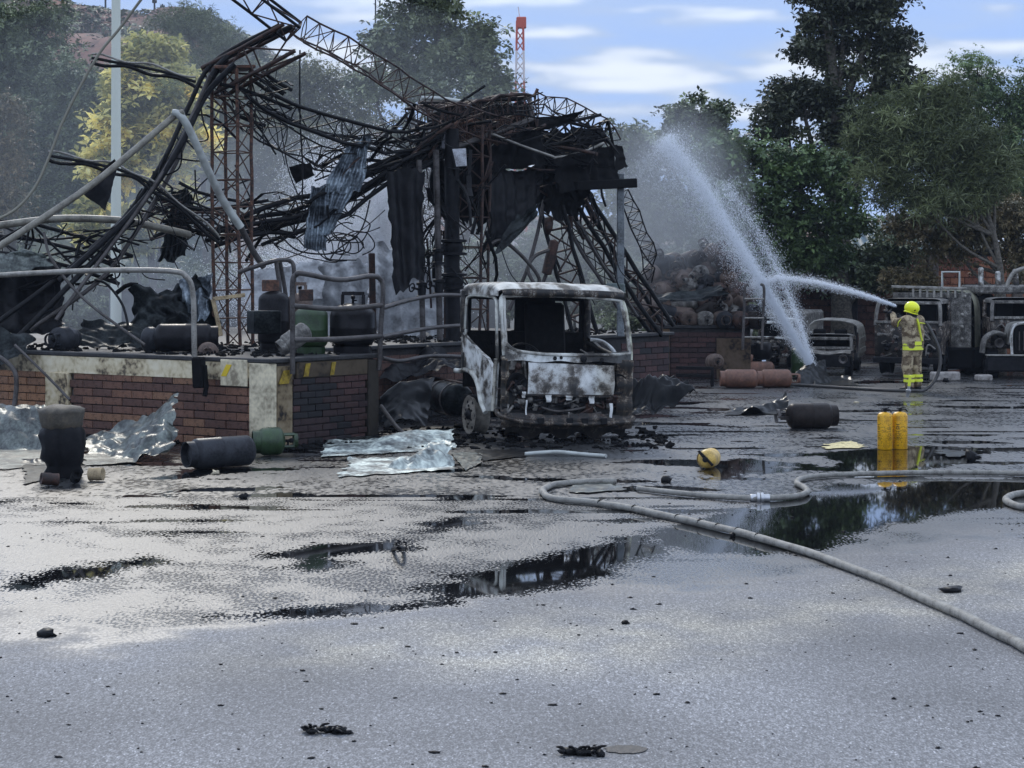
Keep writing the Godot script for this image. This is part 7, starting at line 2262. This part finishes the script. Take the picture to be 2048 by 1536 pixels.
func build_yard_things() -> void:
	# two yellow cylinders standing in the water
	for q in [["left of the two yellow cylinders standing in the puddle", 1770, 899], ["right of the two yellow cylinders, its valve a little higher", 1800, 898]]:
		var t := thing("extinguisher", q[0], "extinguisher", G(q[1], q[2]), 0.3 if q[1] > 1780 else -0.4, "yellow cylinders standing in the yard")
		var mb := MB.new()
		mb.lathe(Transform3D(), PackedVector2Array([Vector2(0, 0), Vector2(0.092, 0.0), Vector2(0.1, 0.012), Vector2(0.101, 0.25), Vector2(0.101, 0.44), Vector2(0.094, 0.468), Vector2(0.075, 0.487), Vector2(0.04, 0.497), Vector2(0.02, 0.5), Vector2(0.0, 0.5)]), 28)
		put("body", mb, M.yellow, t)
		mb = MB.new()
		mb.lathe(Transform3D(Basis(), Vector3(0, 0.495, 0)), PackedVector2Array([Vector2(0.022, 0), Vector2(0.02, 0.03), Vector2(0.026, 0.032), Vector2(0.026, 0.05), Vector2(0.0, 0.052)]), 12)
		put("valve", mb, M.rubber, t)
		mb = MB.new()
		mb.bar(Vector3(-0.05, 0.535, 0), Vector3(0.06, 0.56, 0.01), 0.022, 0.014, Vector3.UP, 0.004)
		mb.tube(smooth([Vector3(0.02, 0.53, 0), Vector3(0.07, 0.53, 0.02), Vector3(0.09, 0.5, 0.04)], 4), 0.01, 6)
		put("handle", mb, M.rubber, t)
	# yellow cylinder lying end-on with its black valve towards us
	var y := thing("extinguisher", "yellow and white cylinder lying with its black valve towards the viewer", "extinguisher", G(1414, 938) + Vector3(0, 0.12, 0))
	y.transform = axis(Vector3(-0.28, 0.02, 0.96), y.position)
	var mb := MB.new()
	mb.lathe(Transform3D(), PackedVector2Array([Vector2(0, -0.4), Vector2(0.06, -0.4), Vector2(0.1, -0.36), Vector2(0.115, -0.28), Vector2(0.115, -0.02), Vector2(0.106, 0.03), Vector2(0.08, 0.06), Vector2(0.05, 0.075), Vector2(0, 0.08)]), 26)
	put("body", mb, mat("sunned yellow", L(0.8, 0.52, 0.12), 0.45, 0.0, T.grime, 2.5), y)
	mb = MB.new()
	mb.lathe(Transform3D(Basis(), Vector3(0.01, 0, 0.03)), PackedVector2Array([Vector2(0.116, -0.26), Vector2(0.1185, -0.24), Vector2(0.1185, -0.12), Vector2(0.116, -0.1)]), 26)
	put("label_band", mb, M.yellow_pale, y)
	mb = MB.new()
	mb.lathe(Transform3D(Basis(), Vector3(0, 0.07, 0)), PackedVector2Array([Vector2(0.03, 0), Vector2(0.028, 0.04), Vector2(0.034, 0.05), Vector2(0.0, 0.06)]), 12)
	mb.bar(Vector3(-0.08, 0.1, 0.06), Vector3(0.07, 0.1, -0.09), 0.03, 0.025, Vector3.UP, 0.005)
	mb.bar(Vector3(-0.1, 0.08, 0.085), Vector3(-0.03, 0.11, 0.02), 0.03, 0.03, Vector3.UP, 0.005)
	put("valve", mb, M.rubber, y)
	crumpled("cloth", "pale yellow cloth dropped on the wet yard", "cloth", [[1652, 886, 27.4], [1722, 884, 27.5], [1730, 898, 26.8], [1652, 901, 26.6]], 0.1, M.yellow_pale, 501, 0.0, 0.0, 0.18, 0.0, true, "", 22)
	crumpled("glove", "black and white glove-like rag lying right of the yellow cylinders", "rag", [[1872, 905, 26.3], [1925, 902, 26.4], [1948, 916, 25.6], [1885, 918, 25.5]], 0.05, M.galv_dark, 502, 0.0, 0.0, 0.3, 0.0, true, "", 20)
	mb = MB.new()
	mb.blob(G(1940, 914, 0.05), Vector3(0.07, 0.09, 0.06), 12, 0.5)
	mb.blob(G(1948, 915, 0.02), Vector3(0.09, 0.03, 0.05), 14, 0.5)
	tag(put("charred_lump", mb, M.rubber), "black upright lump beside the black and white rag", "lump")
	# hoses
	var hose_a := [[2120, 1330], [2048, 1293], [1950, 1243], [1800, 1175], [1650, 1116], [1500, 1070], [1400, 1046], [1280, 1020], [1190, 1005], [1115, 998], [1088, 988], [1092, 975], [1130, 966], [1230, 962]]
	var hose_b := [[1276, 977], [1330, 983], [1400, 990], [1470, 995], [1530, 996], [1590, 992], [1614, 984], [1608, 974], [1594, 966], [1606, 956], [1660, 950], [1750, 947], [1850, 945], [1960, 945], [2080, 948]]
	var k := 0
	for line in [hose_a, hose_b, [[2110, 1014], [2048, 1014], [2018, 1005], [2014, 996], [2040, 987], [2110, 983]]]:
		var pts := []
		for p in line:
			pts.append(G(p[0], p[1], 0.036))
		var path := smooth(pts, 8)
		mb = MB.new()
		var radii := []
		for i in path.size():
			radii.append([0.038, 0.034, 0.04][k] * (1.0 + 0.03 * sin(i * 1.7)))
			if k == 0:
				path[i] += Vector3(sin(i * 0.8) * 0.008, 0, cos(i * 0.6) * 0.01)
		mb.tube(path, radii, 12, true, 0.88)
		var t := thing("fire_hose", ["long grey fire hose running from the right foreground to a bend", "grey fire hose winding across the puddle with a steel coupling", "short hose loop at the right edge by the puddle"][k], "hose", Vector3.ZERO)
		put("jacket", mb, M.hose, t)
		if k == 0:
			for i in range(30, path.size() - 40, 3):
				if rng.randf() < 0.45:
					mb = MB.new()
					var dir := (path[i + 1] - path[i]).normalized()
					var l := rng.randf_range(0.04, 0.14)
					mb.tube(PackedVector3Array([path[i] - dir * l * 0.5 + Vector3(0, 0.004, 0.003), path[i] + Vector3(0, 0.005, 0.004), path[i] + dir * l * 0.5 + Vector3(0, 0.004, 0.003)]), [0.02, 0.0375, 0.018], 8)
					put("dirt_patch", mb, M.char_matt, t)
		if k == 1:
			var c := G(1520, 996, 0.036)
			mb = MB.new()
			mb.lathe(axis(Vector3(1, 0, -0.03), c - Vector3(0.1, 0, 0)), PackedVector2Array([Vector2(0.036, 0), Vector2(0.04, 0.01), Vector2(0.04, 0.06), Vector2(0.056, 0.065), Vector2(0.056, 0.095), Vector2(0.044, 0.1), Vector2(0.056, 0.105), Vector2(0.056, 0.135), Vector2(0.04, 0.14), Vector2(0.04, 0.19), Vector2(0.036, 0.2)]), 16)
			put("coupling", mb, M.steel, t)
		k += 1
	# sheets lying in the yard
	crumpled("crushed_sheet", "bright crumpled sheet on the ground before the cab", "sheet metal", [[700, 902, 25.2], [895, 872, 25.6], [905, 944, 23.9], [676, 957, 22.9]], 0.42, M.galv_white, 511, 0.0, 0.0, 0.06, 0.0, true, "", 40)
	crumpled("crushed_sheet", "pale ribbed sheet lying flat between dock corner and cab", "sheet metal", [[652, 872, 27.4], [905, 862, 27.8], [908, 890, 26.6], [640, 926, 25.4]], 0.13, M.galv_white, 512, 0.0, 0.0, 0.03, 0.0, true, "", 36)
	crumpled("crushed_sheet", "pale flat strip of sheet behind the ribbed one", "sheet metal", [[650, 872, 28.0], [820, 868, 28.4], [824, 884, 27.4], [650, 892, 27.2]], 0.08, M.galv, 513, 0.0, 0.0, 0.03, 0.0, true, "", 20)
	crumpled("crushed_sheet", "shiny dished scrap right of the bright crumpled sheet", "sheet metal", [[902, 905, 26.0], [965, 900, 26.2], [962, 930, 24.6], [930, 946, 23.7]], 0.2, M.galv, 514, 0.0, 0.0, 0.04, 0.0, true, "", 20)
	crumpled("crushed_sheet", "black scrap in front of the cab's left wheel", "sheet metal", [[950, 902, 26.4], [1056, 900, 26.5], [1050, 916, 25.5], [965, 928, 24.9]], 0.2, M.black_sheet, 515, 0.0, 0.0, 0.03, 0.0, true, "", 22)
	crumpled("crushed_sheet", "dark grey sheet curled up between dock and cab", "sheet metal", [[758, 800, 29.0], [868, 760, 29.4], [850, 850, 28.4], [770, 862, 28.2]], 0.16, M.black_sheet, 516, 0.0, 0.0, 0.03, -0.3, true, "", 26)
	crumpled("crushed_sheet", "long striped grey-white sheet heap at the left edge", "sheet metal", [[-60, 832, 27.6], [100, 836, 27.4], [110, 938, 24.4], [-60, 948, 23.6]], 0.34, M.galv, 517, 0.0, 0.0, 0.05, 0.0, true, "", 40)
	crumpled("crushed_sheet", "tent-like silvery sheet right of the sooty upright cylinder", "sheet metal", [[170, 868, 27.0], [360, 812, 26.8], [345, 925, 25.0], [165, 945, 24.2]], 0.34, M.galv, 518, 0.0, 0.0, 0.06, 0.0, true, "", 40)
	crumpled("crushed_sheet", "small foil-like scrap before the sooty upright cylinder", "sheet metal", [[45, 930, 24.9], [130, 925, 25.0], [130, 968, 22.6], [50, 975, 22.2]], 0.25, M.galv_dark, 519, 0.0, 0.0, 0.1, 0.0, true, "", 24)
	crumpled("crushed_sheet", "dark folded sheet with a pale edge right of the cab", "sheet metal", [[1248, 775, 33.6], [1330, 738, 34.2], [1388, 808, 33.6], [1255, 838, 32.2]], 0.5, M.black_sheet, 520, 0.0, 0.0, 0.03, -0.2, true, "", 32)
	crumpled("crushed_sheet", "low black sheet lying behind the lone dark cylinder", "sheet metal", [[1458, 820, 34.0], [1572, 800, 34.4], [1580, 826, 33.2], [1450, 832, 32.8]], 0.3, M.black_sheet, 521, 0.0, 0.0, 0.03, 0.0, true, "", 28)
	crumpled("crushed_sheet", "dark glossy sheets heaped at the water jet's foot", "sheet metal", [[1592, 745, 43.4], [1650, 742, 43.6], [1668, 772, 41.4], [1590, 774, 41.2]], 0.42, M.black_sheet, 522, 0.0, 0.0, 0.03, -0.2, true, "", 28)
	crumpled("crushed_sheet", "black sheet lying flat right of the water jet's foot", "sheet metal", [[1650, 752, 43.4], [1700, 748, 43.6], [1716, 772, 41.4], [1650, 774, 41.2]], 0.26, M.black_sheet, 523, 0.0, 0.0, 0.03, 0.0, true, "", 24)
	crumpled("crushed_sheet", "grey scrap under the end of the orange cylinders", "sheet metal", [[1548, 772, 41.8], [1600, 770, 42.0], [1596, 778, 41.0], [1550, 779, 40.8]], 0.1, M.galv, 524, 0.0, 0.0, 0.1, 0.0, true, "", 16)
	crumpled("crushed_sheet", "wet pale scrap lying inside the bend of the long hose", "sheet metal", [[1130, 972, 22.4], [1215, 970, 22.5], [1250, 982, 21.6], [1150, 990, 21.2]], 0.05, M.galv, 525, 0.0, 0.0, 0.12, 0.0, true, "", 22)
	rod("white_rod", "pale bent rod lying in front of the cab", "rod", [G(1050, 908, 0.03), G(1110, 904, 0.05), G(1160, 908, 0.03), G(1212, 912, 0.03)], 0.026, M.white_pipe)
	rod("bent_hook", "small black hook standing in the puddle at mid-left", "hook", [G(786, 1098, 0.01), G(788, 1097, 0.05), G(797, 1096, 0.12), G(805, 1096, 0.09), G(806, 1098, 0.02)], 0.017, M.rubber)
	rod("bent_bar", "dark bar lying across the sheets left of the cab's wheel", "bar", [P(762, 812, 28.2), P(800, 860, 27.6), P(850, 888, 27.2)], 0.03, M.rail)
	# charred scraps in the foreground
	var scraps := [["left spiky charred scrap on the dry foreground asphalt", 655, 1467, 0.145, 601], ["right spiky charred scrap at the bottom of the yard", 1160, 1510, 0.135, 602]]
	for s in scraps:
		var t := thing("charred_scrap", s[0], "charred scrap", G(s[1], s[2]), 0.0, "spiky charred scraps")
		var r := RandomNumberGenerator.new()
		r.seed = s[4]
		mb = MB.new()
		for i in 7:
			mb.blob(Vector3(lerpf(-0.8, 0.8, i / 6.0) * s[3] * r.randf_range(0.7, 1.0), r.randf_range(0.008, 0.022), r.randf_range(-0.03, 0.03)), Vector3(r.randf_range(0.02, 0.042), r.randf_range(0.008, 0.02), r.randf_range(0.015, 0.035)), s[4] + i, 0.55)
		put("core", mb, M.rubber, t)
		for i in 13:
			var a := r.randf() * TAU
			var o := Vector3(r.randf_range(-0.75, 0.75) * s[3], 0.015, r.randf_range(-0.02, 0.02))
			var d := Vector3(cos(a) * 0.7, r.randf_range(0.1, 0.9), sin(a) * 0.5).normalized()
			var l := r.randf_range(0.025, 0.07)
			mb = MB.new()
			mb.tube(smooth([o, o + d * l * 0.5 + Vector3(0, 0.004, 0), o + d * l + Vector3(r.randf_range(-0.02, 0.02), -0.012, 0)], 3), [0.009, 0.009, 0.008, 0.008, 0.007, 0.006, 0.003], 5)
			put("spike", mb, M.rubber, t)
	var spot := MB.new()
	var poly := PackedVector2Array()
	for i in 20:
		var a := TAU * i / 20.0
		poly.append(Vector2(cos(a) * 0.105 * (1.0 + 0.12 * sin(i * 2.3)), sin(a) * 0.085 * (1.0 + 0.1 * cos(i * 3.1))))
	spot.prism(poly, 0.002, Transform3D(Basis(Vector3.RIGHT, Vector3.FORWARD, Vector3.UP), G(1252, 1500) + Vector3(0, 0.004, 0)))
	tag(put("damp_spot", spot, mat("damp patch", L(0.03, 0.024, 0.02), 0.6, 0.0, T.grime, 4.0, 0.4)), "small damp brown spot beside the right spiky scrap", "stain")
	var bits := [["black pointed scrap on the wet asphalt at far left", 95, 1273, 0.05, 0.6], ["small black cube-like lump left of centre on the asphalt", 487, 998, 0.05, 0.9], ["white stone-like crumb before the leaning cylinder", 432, 949, 0.055, 0.6], ["dark twig-like scrap in the dry area at right", 1905, 1183, 0.09, 0.25], ["black nugget on the puddle's edge under the long hose", 1464, 1073, 0.03, 0.8], ["round black lump between the hose bend and the yellow cylinder", 1334, 965, 0.055, 0.8], ["small black scrap on the right, before the right yellow cylinder", 1830, 775, 0.05, 0.8], ["little black pyramid beyond the firefighter's hose", 1893, 764, 0.06, 0.9], ["flat black flake right of the spray's foot on the asphalt", 1250, 1248, 0.03, 0.5], ["pale crumb on the wet asphalt beyond the lone cylinder", 1712, 806, 0.05, 0.4]]
	var i2 := 0
	for b in bits:
		mb = MB.new()
		mb.blob(Vector3(0, b[3] * b[4] * 0.6, 0), Vector3(b[3] * 1.1, b[3] * b[4], b[3] * 0.8), 700 + i2, 0.5)
		tag(put("scrap", mb, M.plaster_clean if b[0].contains("white") or b[0].contains("pale") else M.rubber, null, Transform3D(Basis(Vector3.UP, i2 * 1.3), G(b[1], b[2]))), b[0], "scrap")
		i2 += 1
	# crumbs of char over the asphalt: beyond counting
	var mm := MultiMesh.new()
	mm.transform_format = MultiMesh.TRANSFORM_3D
	mb = MB.new()
	mb.blob(Vector3.ZERO, Vector3(1, 0.6, 0.8), 9, 0.5)
	mm.mesh = mb.mesh()
	mm.instance_count = 900
	for i in 900:
		var d := 9.0 + 26.0 * pow(rng.randf(), 1.3)
		var p := Vector3(rng.randf_range(-0.27, 0.27) * d, 0.003, -d)
		var s := 0.0035 + 0.012 * pow(rng.randf(), 4.0) + d * 0.00012
		mm.set_instance_transform(i, Transform3D(Basis.from_euler(Vector3(rng.randf() * 0.5, rng.randf() * 6, rng.randf() * 0.5)).scaled(Vector3(s * rng.randf_range(0.8, 2.0), s * 0.7, s)), p))
	var mi := MultiMeshInstance3D.new()
	mi.name = "char_crumbs"
	mi.multimesh = mm
	mi.material_override = M.rubber
	add_child(mi)
	tag(mi, "small crumbs of char scattered over the asphalt", "crumbs", "", "stuff")


# ---------------------------------------------------------------- water and smoke

func droplets(called: String, label: String, path: Array, spread: Array, count: int, size: float, drift: Vector3, seed_: int) -> void:
	# a jet: droplets drawn out along their flight, thinning towards the end
	var r := RandomNumberGenerator.new()
	r.seed = seed_
	var line := smooth(path, 12)
	var unit := MB.new()
	unit.lathe(Transform3D(), PackedVector2Array([Vector2(0.001, -1), Vector2(0.8, -0.45), Vector2(0.8, 0.45), Vector2(0.001, 1)]), 5)
	var mm := MultiMesh.new()
	mm.transform_format = MultiMesh.TRANSFORM_3D
	mm.mesh = unit.mesh()
	mm.instance_count = count
	for i in count:
		var f := pow(r.randf(), 1.3)
		var x := f * (line.size() - 1.001)
		var k := int(x)
		var p := line[k].lerp(line[k + 1], x - k)
		var dir := (line[k + 1] - line[k]).normalized()
		var core := r.randf() < 0.5
		var w: float = lerpf(spread[0], spread[1], f) * (0.42 if core else 1.0)
		var o := Vector3(r.randfn(), r.randfn(), r.randfn()) * w
		o -= dir * o.dot(dir)
		var fall := drift * pow(maxf(r.randf() - 0.35, 0.0), 1.6) * f * f * (0.25 if core else 1.0)
		var s := size * r.randf_range(0.5, 1.3) * lerpf(0.8, 1.15, f)
		var xf := axis((dir + o * 0.25 / maxf(w, 0.01) * 0.2).normalized(), p + o + fall)
		xf.basis = xf.basis * Basis.from_scale(Vector3(s, s * r.randf_range(2.0, 6.0), s))
		mm.set_instance_transform(i, xf)
	var o2 := MultiMeshInstance3D.new()
	o2.name = numbered(called)
	o2.multimesh = mm
	var m := mat("water drops", L(0.86, 0.9, 0.95), 0.3)
	m.backlight_enabled = true
	m.backlight = Color(1, 1, 1)
	o2.material_override = m
	add_child(o2)
	tag(o2, label, "water jet", "", "stuff")


func puff(called: String, label: String, at: Vector3, size: Vector3, count: int, r0: float, seed_: int) -> void:
	# a cloud of fine ash and steam as specks too small to see singly
	var r := RandomNumberGenerator.new()
	r.seed = seed_
	var nz := fnl(seed_, 0.9, 3)
	var unit := MB.new()
	unit.lathe(Transform3D(), PackedVector2Array([Vector2(0.001, -1), Vector2(0.9, 0), Vector2(0.001, 1)]), 4)
	var mm := MultiMesh.new()
	mm.transform_format = MultiMesh.TRANSFORM_3D
	mm.mesh = unit.mesh()
	var spots := PackedVector3Array()
	while spots.size() < count:
		var p := Vector3(r.randfn(), r.randfn(), r.randfn()) * size * 0.27
		if nz.get_noise_3dv(p * Vector3(1, 0.6, 1)) + 0.28 > r.randf() * 0.6:
			spots.append(at + p)
	mm.instance_count = count
	for i in count:
		mm.set_instance_transform(i, Transform3D(Basis.from_euler(Vector3(r.randf() * 3, r.randf() * 6, 0)).scaled(Vector3.ONE * r0 * r.randf_range(0.6, 1.4)), spots[i]))
	var o := MultiMeshInstance3D.new()
	o.name = numbered(called)
	o.multimesh = mm
	var m := mat("smoke specks", L(0.97, 0.97, 0.98), 0.9)
	m.backlight_enabled = true
	m.backlight = Color(1, 1, 1)
	o.material_override = m
	add_child(o)
	tag(o, label, called, "", "stuff")


func mist(called: String, label: String, at: Vector3, size: Vector3, density: float, tone: Color, shape := RenderingServer.FOG_VOLUME_SHAPE_ELLIPSOID, turn := Basis()) -> void:
	var f := FogVolume.new()
	f.name = numbered(called)
	f.shape = shape
	f.size = size
	var m := FogMaterial.new()
	m.resource_name = called
	m.density = density
	m.albedo = tone.linear_to_srgb()
	f.material = m
	f.transform = Transform3D(turn, at)
	add_child(f)
	tag(f, label, "smoke" if called.contains("smoke") else "spray", "", "stuff")


func soft_mist(called: String, label: String, at: Vector3, size: Vector3, density: float, tone: Color) -> void:
	# a bank of mist that thins outwards: bodies of thin mist, one within the other, as parts of one bank
	var t := thing(called, label, called)
	t.position = at
	t.set_meta("kind", "stuff")
	var r := RandomNumberGenerator.new()
	r.seed = hash(label)
	for k in 7:
		var f := FogVolume.new()
		f.name = "veil"
		f.shape = RenderingServer.FOG_VOLUME_SHAPE_ELLIPSOID
		f.size = size * (0.35 + 0.13 * k)
		var m := FogMaterial.new()
		m.resource_name = called
		m.density = density / 7.0
		m.albedo = tone.linear_to_srgb()
		f.material = m
		f.position = Vector3(r.randf_range(-0.08, 0.08) * size.x, r.randf_range(-0.08, 0.08) * size.y, 0)
		f.rotation = Vector3(0, 0, r.randf_range(-0.3, 0.3))
		t.add_child(f, true)


func build_water_and_smoke() -> void:
	var foot := P(1632, 750, 43.0)
	var jet := [foot, P(1598, 690, 43.2), P(1545, 600, 43.5), P(1480, 490, 44.0), P(1405, 370, 44.6), P(1330, 275, 45.2)]
	droplets("water_jet", "big water jet spraying up left from the yard", jet, [0.015, 0.27], 120000, 0.0029, Vector3(-1.5, -1.7, 0.0), 801)
	droplets("water_jet", "heavier right-hand edge of falling spray from the big jet", [P(1633, 752, 43.0), P(1606, 670, 43.2), P(1572, 575, 43.4), P(1520, 470, 43.9), P(1450, 365, 44.6)], [0.02, 0.22], 16000, 0.003, Vector3(0.1, -1.6, 0.0), 802)
	droplets("water_jet", "narrow water stream from the firefighter's nozzle", [P(1792, 612, 38.0), P(1740, 594, 38.8), P(1680, 576, 40.0), P(1620, 562, 41.4), P(1555, 556, 43.0), P(1505, 572, 44.2)], [0.008, 0.11], 26000, 0.0034, Vector3(0, -0.5, 0), 803)
	
	soft_mist("spray", "fine mist drifting off the big water jet", P(1362, 405, 45.4), Vector3(3.0, 4.4, 2.4), 0.3, L(0.93, 0.96, 1.0))
	soft_mist("spray", "mist hanging over the heap of cylinders", P(1360, 500, 46.4), Vector3(3.4, 2.4, 2.0), 0.22, L(0.93, 0.96, 1.0))
	soft_mist("spray", "thin veil of spray at the top of the water jet", P(1300, 330, 46.0), Vector3(3.0, 3.0, 2.2), 0.26, L(0.93, 0.96, 1.0))
	soft_mist("smoke", "pale steam behind the lattice legs and the cab roof", P(1110, 510, 43.0), Vector3(5.4, 3.2, 2.0), 0.34, L(0.93, 0.95, 0.97))
	puff("smoke", "dense white smoke rising behind the tall black sheet", P(722, 460, 38.6), Vector3(2.3, 3.0, 1.2), 120000, 0.0085, 811)
	puff("smoke", "white smoke low behind the dock's corner rail", P(680, 575, 39.5), Vector3(3.8, 1.7, 1.6), 60000, 0.0085, 812)
	mist("smoke", "grey smoke drifting behind the left lattice column", P(520, 460, 41.0), Vector3(6.5, 4.2, 4.0), 0.06, L(0.9, 0.92, 0.95))
	mist("smoke", "broad thin smoke before the left trees", P(480, 330, 44.0), Vector3(17.0, 8.0, 3.4), 0.05, L(0.86, 0.91, 0.97))
	mist("smoke", "thin smoke over the dock deck at left", P(180, 600, 35.0), Vector3(5.0, 1.6, 2.2), 0.1, L(0.9, 0.92, 0.95))
